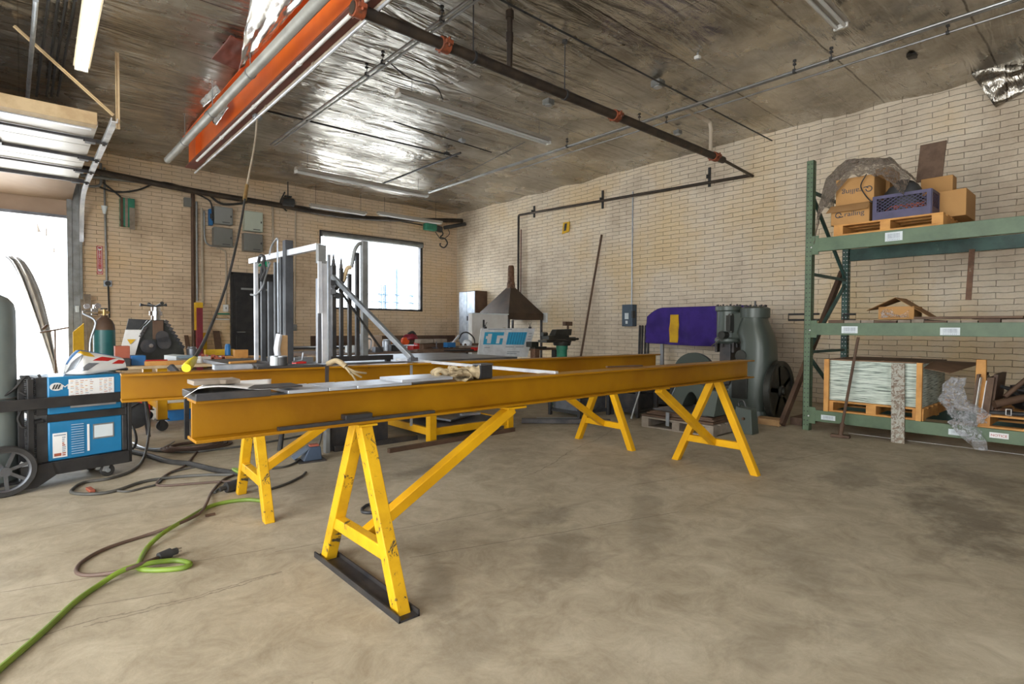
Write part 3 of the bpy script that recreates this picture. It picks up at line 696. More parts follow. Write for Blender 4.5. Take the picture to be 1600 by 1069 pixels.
# two light conduits on the right side of the beam
for (px0, py0, px1, py1, z, r, nm, mm) in ((585, 5, 300, 250, 3.70, .018, 'pale conduit strapped along the orange beam, uppermost of three', 'white'),
                                      (612, 8, 318, 250, 3.70, .024, 'wider grey conduit along the orange beam, middle of three', 'conduit_paint'),
                                      (640, 0, 292, 268, 3.66, .014, 'thin bright conduit along underside edge of the orange beam, lowest of three', 'steel_bright')):
    a, c = gz(px0, py0, z), gz(px1, py1, z)
    a.x = c.x = (a.x+c.x)/2; e = (c-a).normalized(); a2 = a-e*2.5
    b = B().cyl(a2, c, r, 12)
    for k in (.25, .5, .75):
        q = a.lerp(c, k); b.cyl(q-e*.02, q+e*.02, r*1.35, 12)
    tag(obj('conduit', b, M[mm]), nm, 'conduit')
# junction box + pendant cord
jb = gz(402, 183, 3.68)
t = thing('pendant_cord', 'pendant power cord with yellow connector, swagged from the orange beam to the rear beam', 'cord', jb)
ce = gz(296, 570, BT+.05); 
q1 = gz(383, 300, 2.6)
# path in one vertical plane between beam and connector
def along(px, py):
    a = jb; c = ce; n_ = (V((c.x, c.y, 0))-V((a.x, a.y, 0))).cross(V((0, 0, 1))).normalized(); d = ray(px, py)
    return CP+d*((a-CP).dot(n_)/d.dot(n_))
cd = [jb]+[along(*q) for q in ((398, 225), (386, 290), (377, 345), (363, 410), (347, 465), (323, 525))]+[along(303, 562)]
sp1 = spline(cd, 8)
obj('cord', B().tube(sp1[:18], .011, 10), M['conduit_paint'], t)
obj('cord', B().tube(sp1[17:], .010, 10), M['rubber'], t)
q = sp1[17]; obj('splice', B().cyl(sp1[16]+V((0, 0, 0)), sp1[19], .02, 12), M['brass'], t)
e1 = along(303, 562); e2 = along(292, 574)
obj('connector', B().tube([e1.lerp(e2, -.3), e1, e1.lerp(e2, .3), e2, e1.lerp(e2, 1.1)], .03, 14, radii=[.011, .016, .022, .025, .022]), mat('connector_yellow', (.75, .62, .02), .45), t)
obj('junction_box', B().box(jb, (.09, .09, .05)), M['galv'], t, bevel=.004)
# black sprinkler pipe with orange couplings
p0 = gz(555, 6, 3.62); p1 = gz(1125, 252, 3.62); p0.y = p1.y = (p0.y+p1.y)/2
bp_ = thing('sprinkler_pipe', 'thick black iron pipe with rusty couplings crossing under the ceiling', 'pipe', ((p0.x+p1.x)/2, p0.y, 3.62))
obj('pipe', B().cyl(p0, p1+V((-.02, 0, 0)), .050, 20), M['black_pipe'], bp_)
for px_, py_ in ((563, 12), (691, 73), (960, 182), (1112, 246)):
    q = gz(px_, py_, 3.62); q.y = p0.y
    b = B().cyl(q-V((.045, 0, 0)), q+V((.045, 0, 0)), .066, 20)
    b.box(q+V((0, .075, 0)), (.07, .04, .035)).box(q-V((0, .075, 0)), (.07, .04, .035)).cyl(q+V((0, -.08, -.04)), q+V((0, -.08, .04)), .012, 8).cyl(q+V((0, .08, -.04)), q+V((0, .08, .04)), .012, 8)
    obj('coupling', b, M['coupling'], bp_, bevel=.003)
e = p1
obj('end_nipple', B().cyl(p1, (WX-.02, p1.y+.1, 3.62), .022, 12), M['black_pipe'], bp_)
for px_, py_, tx in ((735, 92, 733), (873, 152, 870)):
    q = gz(px_, py_, 3.62); q.y = p0.y
    b = B().cyl(q+V((0, 0, .05)), (q.x, q.y, CZ-.03), .006, 8).cyl(q-V((.012, 0, 0)), q+V((.012, 0, 0)), .058, 16).cyl((q.x, q.y, CZ-.07), (q.x, q.y, CZ-.04), .03, 12)
    obj('hanger', b, M['tool_black'], bp_)
# riser from ceiling to the pipe near the top
q = gz(805, 108, 3.62); q.y = p0.y
obj('riser', B().cyl(q+V((0, 0, .03)), (q.x, q.y, CZ-.02), .028, 14).cyl(q+V((0, 0, .3)), q+V((0, 0, .38)), .036, 14).cyl((q.x, q.y, CZ-.1), (q.x, q.y, CZ-.03), .04, 14), M['black_pipe'], bp_)
# drop elbow near right wall: from the conduit down to the pipe
q = gz(1107, 243, 3.62); q.y = p0.y; a = gz(1070, 170, CZ-.12)
obj('elbow_drop', B().tube([a, V((q.x-.10, q.y+.02, CZ-.14)), V((q.x-.03, q.y, CZ-.16)), V((q.x, q.y, CZ-.25)), q], .028, 14), M['conduit_paint'], bp_)
# brackets and sprinkler line on the right wall
wl = thing('wall_sprinkler_line', 'black pipe on brackets along the right wall with a drop beside the chimney hood', 'pipe', (WX-.085, 7, 3.6))
A_ = gx(1145, 266, WX-.085); C_ = gx(815, 336, WX-.085)
zl = 3.60; A_ = V((WX-.085, p1.y+.1, 3.62)); C_ = V((WX-.085, gx(812, 336, WX-.085).y, gx(812, 336, WX-.085).z))
D_ = V((WX-.085, C_.y+.04, gx(812, 500, WX-.085).z))
obj('pipe', B().tube([A_, C_, C_+V((0, .03, -.01)), C_+V((0, .04, -.05)), D_], .026, 14), M['black_pipe'], wl)
obj('pipe', B().tube([D_+V((0, -.09, 0)), V((D_.x, D_.y-.09, C_.z-.35))], .012, 10), M['maroon'], wl)
for px_, py0, py1 in ((1109, 262, 292), (942, 298, 326), (835, 322, 340)):
    a = gx(px_, py0, WX-.01); c = gx(px_, py1, WX-.01)
    obj('bracket', B().mm((WX-.03, a.y-.02, c.z), (WX, a.y+.02, a.z)).mm((WX-.10, a.y-.015, (a.z+c.z)/2-.03), (WX, a.y+.015, (a.z+c.z)/2+.03)), M['tool_black'], wl)
# steel tie rod under the ceiling
a = gz(785, 0, 4.12); c = gz(1212, 214, 4.12); a.y = c.y = 3.95
tag(obj('tie_rod', B().cyl((a.x-1.2, a.y, 4.12), (WX-.02, a.y, 4.12), .010, 8), M['tool_black']), 'thin dark tie rod crossing under ceiling above the black pipe', 'rod')
# conduits running front to back
def run(name, pa, pb, z, r, mm, label, hang=(), ext=2.5, off=0):
    a, c = gz(*pa, z), gz(*pb, z); X = (a.x+c.x)/2+off
    t = thing(name, label, 'conduit', (X, (a.y+c.y)/2, z))
    ya, yb = a.y-ext, c.y
    obj('tube', B().cyl((X, ya, z), (X, yb, z), r, 10), M[mm], t)
    for hp in hang:
        h = gz(*hp, z); b = B().cyl((X, h.y, z), (X, h.y, CZ-.03), .005, 8).box((X, h.y, z), (r*2.8, .03, r*2.8)).box((X, h.y, (z+CZ)/2), (.03, .03, .02)).cyl((X, h.y, CZ-.05), (X, h.y, CZ-.03), .02, 10)
        obj('hanger', b, M['tool_black'], t)
    return t
run('conduit_run', (1550, 0), (676, 305), 4.08, .016, 'conduit', 'steel conduit along the ceiling near the right wall, upper one of the close pair', ((1290, 85), (1230, 103), (995, 190), (883, 228)), off=-.045)
run('conduit_run', (1550, 0), (676, 305), 4.08, .013, 'conduit', 'steel conduit along the ceiling near the right wall, lower one of the close pair', off=.0)
run('conduit_run', (1600, 12), (800, 268), 4.10, .011, 'conduit', 'thin lone conduit on ceiling between the conduit pair and the right wall', ((1480, 50), (1040, 190)), off=.0)
run('conduit_run', (727, 0), (431, 228), 4.08, .016, 'conduit', 'dark conduit crossing the ceiling beside the orange beam, left one of the close pair', ((578, 118), (590, 95), (690, 30)), off=-.03, ext=1.5)
run('conduit_run', (727, 0), (431, 228), 4.08, .013, 'conduit', 'dark conduit crossing the ceiling beside the orange beam, right one of the close pair', off=.03, ext=1.5)
run('conduit_run', (705, 235), (610, 290), 4.10, .018, 'tool_black', 'short dark conduit on ceiling ending above the hanging strip light', ext=0)
# dark conduits in the top left
for i, (xa, xb) in enumerate(((70, 62), (85, 78), (98, 85), (112, 95))):
    a = gz(xa+6, 0, 4.15); c = gz(xb-5, 150, 4.15)
    tag(obj('conduit', B().cyl(a, c, .014, 8), M['tool_black']), ['dark conduit on ceiling above the garage door, leftmost of four', 'dark conduit on ceiling above the garage door, second of four', 'dark conduit on ceiling above the garage door, third of four', 'dark conduit on ceiling above the garage door, nearest the lit tube'][i], 'conduit')
a = gz(56, 0, 3.9); c = gz(42, 165, 3.9)
tag(obj('conduit', B().cyl(a, c, .020, 10), M['galv']), 'bright grey pipe left of the lit fluorescent tube, crossing the angle brace', 'pipe')
# a bright cross strut X direction lines on foil seams
seam = []
for i, (pa, pb) in enumerate((((440, 165), (770, 240)), ((420, 170), (905, 300)), ((540, 165), (640, 205)))):
    pass
# purlin clips (small dark boxes on the seams): sprinkler heads / junction boxes
def headbox(px_, py_, label, s=.1, mm='galv_dull'):
    q = gz(px_, py_, CZ-.07); t = thing('ceiling_box', label, 'junction box', q)
    obj('box', B().box(q, (s, s, s*.6)), M[mm], t, bevel=.008)
    obj('cover', B().cyl(q+V((0, 0, -s*.3)), q+V((0, 0, -s*.36)), s*.42, 14), M['galv'], t)
    obj('stem', B().cyl(q, (q.x, q.y, CZ-.01), .012, 8), M['galv_dull'], t)
headbox(1028, 131, 'round grey junction box on ceiling beneath the tie rod', .13)
headbox(857, 160, 'small grey junction box on ceiling left of the black pipe', .12)
headbox(1059, 207, 'small junction box on ceiling near the elbow drop pipe', .10)
headbox(1090, 90, 'small white sprinkler head on bare ceiling right of the tie rod', .06, 'white')
headbox(722, 220, 'shiny box where dark conduits cross on the ceiling', .09, 'galv')
headbox(698, 240, 'dark clamp box over the short dark conduit', .08, 'tool_black')
q = gz(770, 236, 4.1); a = gz(640, 205, 4.12)
pipe('conduit', [gz(615, 190, 4.14), gz(768, 238, 4.14)], .010, M['tool_black'], 'thin dark conduit along a foil seam ending at a black socket', 'conduit')
pipe('conduit', [gz(403, 170, 4.14), gz(715, 245, 4.14)], .014, M['tool_black'], 'dark double conduit along foil seam in the middle of ceiling', 'conduit')
pipe('conduit', [gz(820, 222, 4.1), gz(672, 300, 4.0)], .006, M['tool_black'], 'thin black cable feeding the rear strip light', 'cable', 8)
pipe('flex_cable', spline([gz(605, 95, 4.1), gz(640, 122, 4.05), gz(680, 135, 4.05), gz(692, 155, 4.0)], 8), .008, M['tool_black'], 'black flexible cable curving above the middle strip light', 'cable', 8)
# strip lights
def strip(pa, pb, z, label, on=False, wd=.13, hang=True):
    a, c = gz(*pa, z), gz(*pb, z)
    m_ = (a+c)/2; ang = math.atan2(c.y-a.y, c.x-a.x); L = (V((c.x, c.y))-V((a.x, a.y))).length
    if abs(ang) < .2: ang = 0
    t = thing('strip_light', label, 'strip light', m_, ang)
    obj('housing', B().hexa([(-L/2, -wd/2, 0), (L/2, -wd/2, 0), (L/2, wd/2, 0), (-L/2, wd/2, 0)], [(-L/2, -wd*.3, .06), (L/2, -wd*.3, .06), (L/2, wd*.3, .06), (-L/2, wd*.3, .06)]), M['lamp_body'], t, local=True, bevel=.003)
    for s_ in (-.035, .035):
        obj('tube', B().cyl((-L/2+.03, s_, -.025), (L/2-.03, s_, -.025), .017, 12), M['tube_on'] if on else M['tube_off'], t, local=True)
    for e_ in (-1, 1):
        obj('socket', B().box((e_*(L/2-.015), 0, -.018), (.028, wd*.8, .05)), M['white'], t, local=True, bevel=.003)
    if hang:
        for e_ in (-.42, .42):
            obj('hanger', B().cyl((e_*L, 0, .06), (e_*L, 0, CZ-z-.02), .003, 6), M['tool_black'], t, local=True)
    return t
strip((620, 146), (858, 222), 3.95, 'unlit strip light hanging in the middle of ceiling beyond the black pipe')
strip((458, 268), (672, 304), 3.90, 'unlit strip light hanging nearest the back wall window')
strip((1258, -14), (1318, 38), 4.10, 'unlit twin-tube strip light at the top right corner of ceiling', wd=.16)
a = gz(127, 100, 3.95)
t = strip((127, 106), (152, -40), 3.95, 'glowing fluorescent strip light over the garage door side', on=True, wd=.15)
# loose foil
def flap(name, pts, m, label, seed=1, amp=1.0):
    # pts: 4 corners a b c d ; wrinkled sheet
    a, b_, c, d = [V(p) for p in pts]
    nn = (b_-a).cross(d-a).normalized()
    def f(u, v):
        p = a.lerp(b_, u).lerp(d.lerp(c, u), v)
        return p+nn*amp*(.05*noise.noise(Vector((u*3+seed, v*4, seed)))+.03*noise.noise(Vector((u*9, v*7+seed, seed))))
    return tag(obj(name, B().grid(f, 18, 18), m, solid=.002), label, 'foil')
flap('foil_flap', [gx(1497, 88, WX-.35), gx(1640, 70, WX-.25), gx(1640, 120, WX-.08), gx(1556, 168, WX-.08)], M['foil'], 'torn foil insulation sheet hanging down at the top of the right wall', 3)
flap('foil_flap', [gx(372, 112, 1.80), gx(395, -20, 1.62), gx(492, -20, 1.90), gx(420, 62, 1.95)], M['foil_loose'], 'bright torn foil hanging over the grey pipe beside orange beam', 5, .8)
flap('foil_flap', [gx(318, 178, 1.95), gx(348, 152, 1.95), gx(357, 168, 1.97), gx(338, 196, 1.97)], M['foil_loose'], 'small silver foil flap over the grey pipe near the far end of orange beam', 8, .4)
flap('foil_flap', [gz(312, 158, 4.14), gz(338, 132, 4.14), gz(345, 142, 4.0), gz(318, 168, 4.0)], M['foil_loose'], 'small silver foil scrap left of the grey pipe', 9, .35)
# brown patch torn in foil
flap('torn_patch', [gz(330, 92, 4.17), gz(360, 55, 4.17), gz(392, 70, 4.15), gz(372, 110, 4.15)], M['maroon'], 'reddish bare patch where the foil is torn left of the orange beam', 4, .15)
t = tag(obj('torn_hole', lump(gz(1425, 88, 4.21), .09, .05, .02, 4), M['black']), 'small dark tear in the foil near top of the right wall', 'tear')
# services along the top of the back wall
def wpipe(name, pts, r, m, label, cat='pipe', y=WY-.15, seg=10, sm=True):
    P = [gy(px_, py_, y-(dy[0] if dy else 0)) for px_, py_, *dy in pts]
    return tag(obj(name, B().tube(spline(P, 6) if sm else P, r, seg), M[m]), label, cat)
wpipe('steam_pipe', [(122, 262), (300, 298), (420, 318), (560, 340), (722, 345)], .055, 'black_pipe', 'thick dark pipe running along the top of the back wall into the corner', y=WY-.35)
wpipe('wall_pipe', [(126, 274), (250, 288), (310, 300)], .03, 'galv_dull', 'grey pipe under the thick dark pipe above the red sign', y=WY-.2)
wpipe('wall_conduit', [(400, 312), (520, 330), (620, 345), (660, 352)], .012, 'tool_black', 'thin black conduit below the thick pipe toward the green hoist', y=WY-.08)
pa = gy(482, 321, WY-.5); pb = gy(695, 347, WY-.5); pb.z = pa.z
t = strip((10, 10), (20, 20), 4.0, 'long unlit strip light against the top of back wall above the window', hang=False)
for o_ in [c for c in bpy.data.objects if c.parent == t]+[t]: bpy.data.objects.remove(o_)
def stripw(a, c, label):
    z = a.z; L = c.x-a.x
    t = thing('strip_light', label, 'strip light', ((a.x+c.x)/2, a.y, z))
    obj('housing', B().box((0, 0, .03), (L, .12, .05)), M['lamp_body'], t, local=True, bevel=.003)
    obj('tube', B().cyl((-L/2+.03, -.03, -.012), (L/2-.03, -.03, -.012), .018, 12), M['tube_off'], t, local=True)
    obj('tube', B().cyl((-L/2+.03, .03, -.012), (L/2-.03, .03, -.012), .018, 12), M['tube_off'], t, local=True)
    for s_ in (-.4, .4): obj('hanger', B().cyl((s_*L, 0, .05), (s_*L, 0, CZ-z-.02), .004, 6), M['tool_black'], t, local=True)
stripw(gy(484, 322, WY-.55), V((gy(572, 333, WY-.55).x, WY-.55, 0)), 'unlit strip light under the dark pipe above the window, left one')
stripw(gy(590, 334, WY-.55), V((gy(690, 347, WY-.55).x, WY-.55, 0)), 'unlit strip light under the dark pipe above the window, nearest the corner')
# cable bundles above the back wall
rnd = random.Random(3)
for i, (pts, label) in enumerate((([(150, 290), (180, 300), (215, 297), (250, 285), (285, 292)], 'black cable sagging above the green bracket box'),
        ([(300, 300), (318, 308), (330, 318), (332, 345)], 'black cable bundle curving down to the blue switch'),
        ([(322, 300), (345, 318), (375, 318), (400, 312)], 'black conduit bridging above the grey enclosures'),
        ([(160, 285), (190, 310), (196, 330), (188, 345)], 'dark cable hanging beside the green bracket box'),
        ([(445, 300), (438, 318), (448, 330)], 'dark hook pipe hanging by the small motor'))):
    wpipe('cable', pts, .022 if i == 2 else .016, 'rubber', label, 'cable', WY-.12)
# motor on the back wall pipe
q = gy(450, 316, WY-.4)
t = thing('unit_motor', 'small dark motor unit hanging from the thick pipe left of the window', 'motor', q)
obj('housing', B().cyl(q-V((.12, 0, 0)), q+V((.12, 0, 0)), .09, 18), M['tool_black'], t, bevel=.01)
obj('bracket', B().cyl(q, (q.x, q.y, CZ-.02), .012, 8).box(q+V((0, 0, .12)), (.14, .08, .03)), M['tool_black'], t)
# green hoist with hook near the corner
q = gy(672, 355, WY-.35)
t = thing('chain_hoist', 'green chain hoist with dark hook hanging in the back corner', 'hoist', q)
obj('body', B().box(q, (.34, .16, .17)), M['green_box'], t, bevel=.02)
obj('motor', B().cyl(q+V((.15, 0, 0)), q+V((.34, 0, -.02)), .08, 16), M['tool_black'], t)
hk = gy(692, 360, WY-.35)
hp = [gy(a, c_, WY-.35) for a, c_ in ((690, 360), (692, 366), (688, 371), (695, 373), (699, 380), (694, 387), (688, 384), (688, 380))]
obj('hook', B().tube(spline(hp, 6), .018, 10), M['tool_black'], t)
hp = [gy(a, c_, WY-.35) for a, c_ in ((680, 362), (690, 374), (702, 366), (700, 358))]
obj('chain', B().tube(spline(hp, 6), .010, 8), M['tool_black'], t)
pipe('jib_beam', [gy(694, 356, WY-.35), gx(727, 350, WX-.05)], .05, M['tool_black'], 'short dark beam end carrying the green hoist in the corner', 'beam')
# ================================================================ pallet rack and what it holds
RX = 6.50; RYA = 2.42; RD = 1.14
rk = thing('pallet_rack', 'tall green perforated pallet rack with three beam levels against the right wall', 'rack', (RX, RYA, 0))
RTOP = 2.95
def post(x, y, m):
    b = B()
    # C section upright: front web with slots, two side webs
    b.mm((x-.038, y-.035, 0), (x+.038, y-.031, RTOP)).mm((x-.038, y+.031, 0), (x+.038, y+.035, RTOP))
    obj('upright', b.mm((x-.038, y-.035, 0), (x-.034, y+.035, RTOP)).mm((x+.034, y-.035, 0), (x+.038, y-.01, RTOP)), m, rk)
    b = B(); z = .06
    while z < RTOP-.03:
        for dy in (-.017, .017): b.cyl((x-.0386, y+dy, z), (x-.036, y+dy, z), .0065, 8)
        b.cyl((x-.018, y-.0356, z), (x-.018, y-.033, z), .006, 8); b.cyl((x+.018, y-.0356, z), (x+.018, y-.033, z), .006, 8)
        z += .05
    tag(obj('punched_holes', b, M['black'] if m is M['rack'] else M['white'], rk), kind='stuff')
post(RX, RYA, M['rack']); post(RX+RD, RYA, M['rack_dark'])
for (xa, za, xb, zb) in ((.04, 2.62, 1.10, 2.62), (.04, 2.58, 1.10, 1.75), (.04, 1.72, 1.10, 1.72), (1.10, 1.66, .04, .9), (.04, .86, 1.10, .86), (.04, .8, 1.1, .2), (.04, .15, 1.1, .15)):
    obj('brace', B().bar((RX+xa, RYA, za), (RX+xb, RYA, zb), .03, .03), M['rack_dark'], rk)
RYE = RYA-5.0
LV = [(2.095, 1.952), (1.178, 1.050), (.232, .112)]
for i, (zt, zb) in enumerate(LV):
    obj('front_beam', B().mm((RX-.045, RYE, zb), (RX+.005, RYA-.04, zt)), M['rack'], rk, bevel=.003)
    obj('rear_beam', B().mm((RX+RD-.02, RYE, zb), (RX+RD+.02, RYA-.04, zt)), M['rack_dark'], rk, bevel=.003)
    obj('beam_clip', B().mm((RX-.046, RYA-.10, zb-.03), (RX-.036, RYA-.035, zt+.03)), M['rack'], rk, bevel=.002)
    obj('safety_pin', B().cyl((RX-.05, RYA-.03, zb+.05), (RX-.036, RYA-.03, zb+.05), .008, 8), M['white'], rk)
b = B()
y = RYA-.16
rnd = random.Random(11)
# timber decking of the middle level
ys = RYA-.2; k = 0
while ys > RYE+.3:
    wdt = rnd.uniform(.10, .22)
    obj('deck_board', B().mm((RX-.04+rnd.uniform(-.01, .02), ys-wdt, LV[1][0]), (RX+RD+.02, ys-.008, LV[1][0]+rnd.uniform(.018, .035))), M['wood_grey'] if k % 3 else M['rust_brown'], rk)
    ys -= wdt; k += 1
    if k > 22: break
def decal(px_, py_, wpx, hpx, red=False):
    a = gx(px_, py_, RX-.0465); c = gx(px_+wpx, py_+hpx, RX-.0465)
    o = obj('barcode_label', B().mm((RX-.0475, c.y, c.z), (RX-.0455, a.y, a.z)), M['label'] if not red else M['paper'], rk)
    b = B(); n = 9; yy = a.y-.02; w_ = (a.y-c.y-.04); r2 = random.Random(px_)
    if red:
        text('label_text', 'NOTICE', frame((RX-.0483, (a.y+c.y)/2, (a.z+c.z)/2-.002), (0, -1, 0), (0, 0, 1)), (a.z-c.z)*.62, M['red'], rk)
    else:
        for i in range(26):
            x_ = yy-w_*i/26; b.mm((RX-.0482, x_-w_/26*r2.uniform(.25, .7), c.z+(a.z-c.z)*.3), (RX-.0474, x_, a.z-(a.z-c.z)*.15))
        for i in range(8):
            x_ = yy-w_*(i+.2)/8; b.mm((RX-.0482, x_-w_/8*.5, c.z+(a.z-c.z)*.08), (RX-.0474, x_, c.z+(a.z-c.z)*.2))
        obj('printing', b, M['print'], o)
for q in ((1383, 364, 27, 11), (1315, 510, 25, 11), (1469, 512, 31, 12), (1283, 648, 22, 10), (1482, 670, 27, 12)): decal(*q)
decal(1546, 675, 30, 12, True)
# white painted line on the floor in front of rack
a = gz(1326, 677); c = gz(1650, 717)
tag(obj('painted_line', B().bar((a.x, a.y, .001), (c.x, c.y, .001), .02, .002), M['white']), 'thin white line painted on floor along the rack', 'floor line')

def YZ(px_, py_, X): p = gx(px_, py_, X); return p.y, p.z
def pallet(x0, x1, y0, y1, z, label, m='wood', name='pallet'):
    """y0>y1: y0 is the left end as seen"""
    t = thing(name, label, 'pallet', ((x0+x1)/2, (y0+y1)/2, z))
    H = .12; rr = random.Random(int(y0*100))
    n = 7
    for i in range(n):
        xx = x0+(x1-x0-.09)*i/(n-1); obj('top_board', B().mm((xx, y1, z+H-.018), (xx+.09, y0, z+H)), M[m], t, bevel=.002)
    for i in range(3):
        yy_ = y1+(y0-y1-.09)*i/2; obj('stringer', B().mm((x0, yy_, z+.018), (x1, yy_+.09, z+H-.018)), M[m], t, bevel=.002)
    for i in range(3):
        xx = x0+(x1-x0-.09)*i/2; obj('bottom_board', B().mm((xx, y1, z), (xx+.09, y0, z+.018)), M[m], t, bevel=.002)
    return t
def carton(name, x0, x1, y0, y1, z0, z1, m, label, flaps=False, tape=True, group=None):
    t = thing(name, label, 'box', ((x0+x1)/2, (y0+y1)/2, z0), 0, group)
    obj('body', B().mm((x0, y1, z0), (x1, y0, z1)), M[m], t, bevel=.004)
    if tape: obj('tape', B().mm((x0-.001, (y0+y1)/2-.025, z1-.05), (x0+.001, (y0+y1)/2+.025, z1)).mm((x0, (y0+y1)/2-.025, z1), (x1, (y0+y1)/2+.025, z1+.001)), M['card_dark'], t)
    if flaps:
        obj('flap', B().hexa([(x0, y1, z1), (x0-.01, y1, z1-.004), (x0-.01, y0, z1-.004), (x0, y0, z1)], [(x0-.06, y1, z1-.075), (x0-.065, y1, z1-.08), (x0-.065, y0+.03, z1-.08), (x0-.06, y0+.03, z1-.075)]), M['card_dark'], t)
    return t
# --- top level
zt = LV[0][0]
f0 = YZ(1304, 360, RX)[0]; f1 = YZ(1475, 350, RX)[0]
PT = pallet(RX-.03, RX+1.15, f0, f1, zt+.0, 'orange wooden pallet on top level of the rack, under the cartons', 'wood_orange')
zp = zt+.121
def logo(t, x, yc, zc, s, flip=False):
    yd = 1 if flip else -1; zd = -1 if flip else 1
    fr = frame((x, yc, zc), (0, yd, 0), (0, 0, zd))
    # ring with a tail and the word
    b = B()
    n = 26; o_ = fr @ V((-s*2.05, 0, 0))
    pts = [o_+(fr.to_3x3() @ V((math.cos(a)*s*.42, math.sin(a)*s*.42, 0))) for a in [-.6-k/(n-1)*(2*PI-.5) for k in range(n)]]
    b.tube(pts, s*.075, 6); b.tube([o_+(fr.to_3x3() @ V((s*.1, -s*.15, 0))), o_+(fr.to_3x3() @ V((s*.35, -s*.38, 0))), o_+(fr.to_3x3() @ V((s*.75, -s*.30, 0)))], s*.075, 6)
    obj('logo', b, M['ink'], t)
    text('lettering', 'railing', fr @ Matrix.Translation((s*.35, 0, 0)), s*1.15, M['ink'], t, sx=1.1)
y0, z0 = YZ(1298, 353, RX); y1 = YZ(1358, 345, RX)[0]; z1 = YZ(1300, 323, RX)[1]
c1 = carton('carton', RX, RX+.40, y0, y1, zp, z1, 'card', 'lower printed cardboard carton on the rack pallet, beneath the film', flaps=True, tape=False)
logo(c1, RX-.002, (y0+y1)/2-.02, zp+(z1-zp)*.50, .062)
y2 = YZ(1306, 300, RX+.02)[0]; y3 = YZ(1366, 290, RX+.02)[0]; z2 = YZ(1335, 277, RX+.02)[1]
c2 = carton('carton', RX+.02, RX+.40, y2, y3, z1+.002, z2, 'card', 'upside-down printed cardboard carton stacked on the lower one', tape=False)
logo(c2, RX+.018, (y2+y3)/2, z1+(z2-z1)*.48, .064, True)
y4 = YZ(1368, 262, RX+.42)[0]; y5 = YZ(1391, 262, RX+.42)[0]
carton('carton', RX+.42, RX+.78, y4, y5, zp, YZ(1380, 262, RX+.42)[1], 'card', 'narrow upright carton behind the printed ones, under the film', tape=False)
# crate
y6 = YZ(1364, 320, RX-.0)[0]; y7 = YZ(1455, 320, RX)[0]; zc1 = YZ(1410, 301, RX)[1]
cr_ = thing('milk_crate', 'purple lattice crate standing on the rack pallet', 'crate', (RX+.15, (y6+y7)/2, zp))
def crate_face(o0, ux, L, h, n_):
    b = B(); o0 = V(o0); ux = V(ux); n_ = V(n_)
    def R(u0, u1, v0, v1, th=.012):
        c = o0+ux*((u0+u1)/2)+V((0, 0, (v0+v1)/2)); d = (ux*(u1-u0)); sz = V((abs(d.x), abs(d.y), v1-v0))+V((abs(n_.x), abs(n_.y), 0))*th
        b.box(c, sz)
    R(0, L, h-.03, h); R(0, L, 0, .08); R(0, .035, .08, h-.03); R(L-.035, L, .08, h-.03)
    k = -.2
    while k < L:
        for sg in (1, -1):
            a0 = V((k, .08, 0)); a1 = V((k+.2, h-.02, 0))
            if sg < 0: a0.x, a1.x = L-a0.x, L-a1.x
            # clip to the panel
            def cl(p, q):
                lo, hi = .03, L-.03
                if abs(q.x-p.x) < 1e-6: return None
                t0 = max(0, min(1, (lo-p.x)/(q.x-p.x))) if q.x > p.x else max(0, min(1, (hi-p.x)/(q.x-p.x)))
                t1 = min(1, max(0, (hi-p.x)/(q.x-p.x))) if q.x > p.x else min(1, max(0, (lo-p.x)/(q.x-p.x)))
                if t1-t0 < .05: return None
                return p+(q-p)*t0, p+(q-p)*t1
            r = cl(a0, a1)
            if r: b.bar(o0+ux*r[0].x+V((0, 0, r[0].y)), o0+ux*r[1].x+V((0, 0, r[1].y)), .005, .005, n_)
        k += .045
    return b
cL = y6-y7; cH = zc1-zp
obj('lattice_side', crate_face((RX, y7, zp), (0, 1, 0), cL, cH, (1, 0, 0)), M['crate'], cr_)
obj('lattice_side', crate_face((RX+.32, y7, zp), (0, 1, 0), cL, cH, (1, 0, 0)), M['crate'], cr_)
obj('lattice_side', crate_face((RX+.007, y7, zp), (1, 0, 0), .306, cH, (0, 1, 0)), M['crate'], cr_)
obj('lattice_side', crate_face((RX+.007, y6, zp), (1, 0, 0), .306, cH, (0, 1, 0)), M['crate'], cr_)
obj('floor_panel', B().mm((RX, y7, zp), (RX+.32, y6, zp+.01)), M['crate'], cr_)
tag(obj('black_bag', lump((RX+.165, (y6+y7)/2+.03, zp+.19), .115, .17, .20, 6, .2), M['tool_black']), 'black bag heaped inside the purple crate', 'bag')
b = B()
for i in range(10):
    rr = random.Random(i); yy_ = y7+.08+rr.random()*(cL-.2); b.tube(spline([(RX+.04+rr.random()*.1, yy_, zp+.02), (RX+.05, yy_+rr.uniform(-.1, .1), zp+.13), (RX+.12, yy_+rr.uniform(-.2, .2), zp+.07)], 5), .008, 6)
tag(obj('cable_tangle', b, M['red_box']), 'tangle of reddish cables at the bottom of purple crate', 'cables', None, 'stuff')
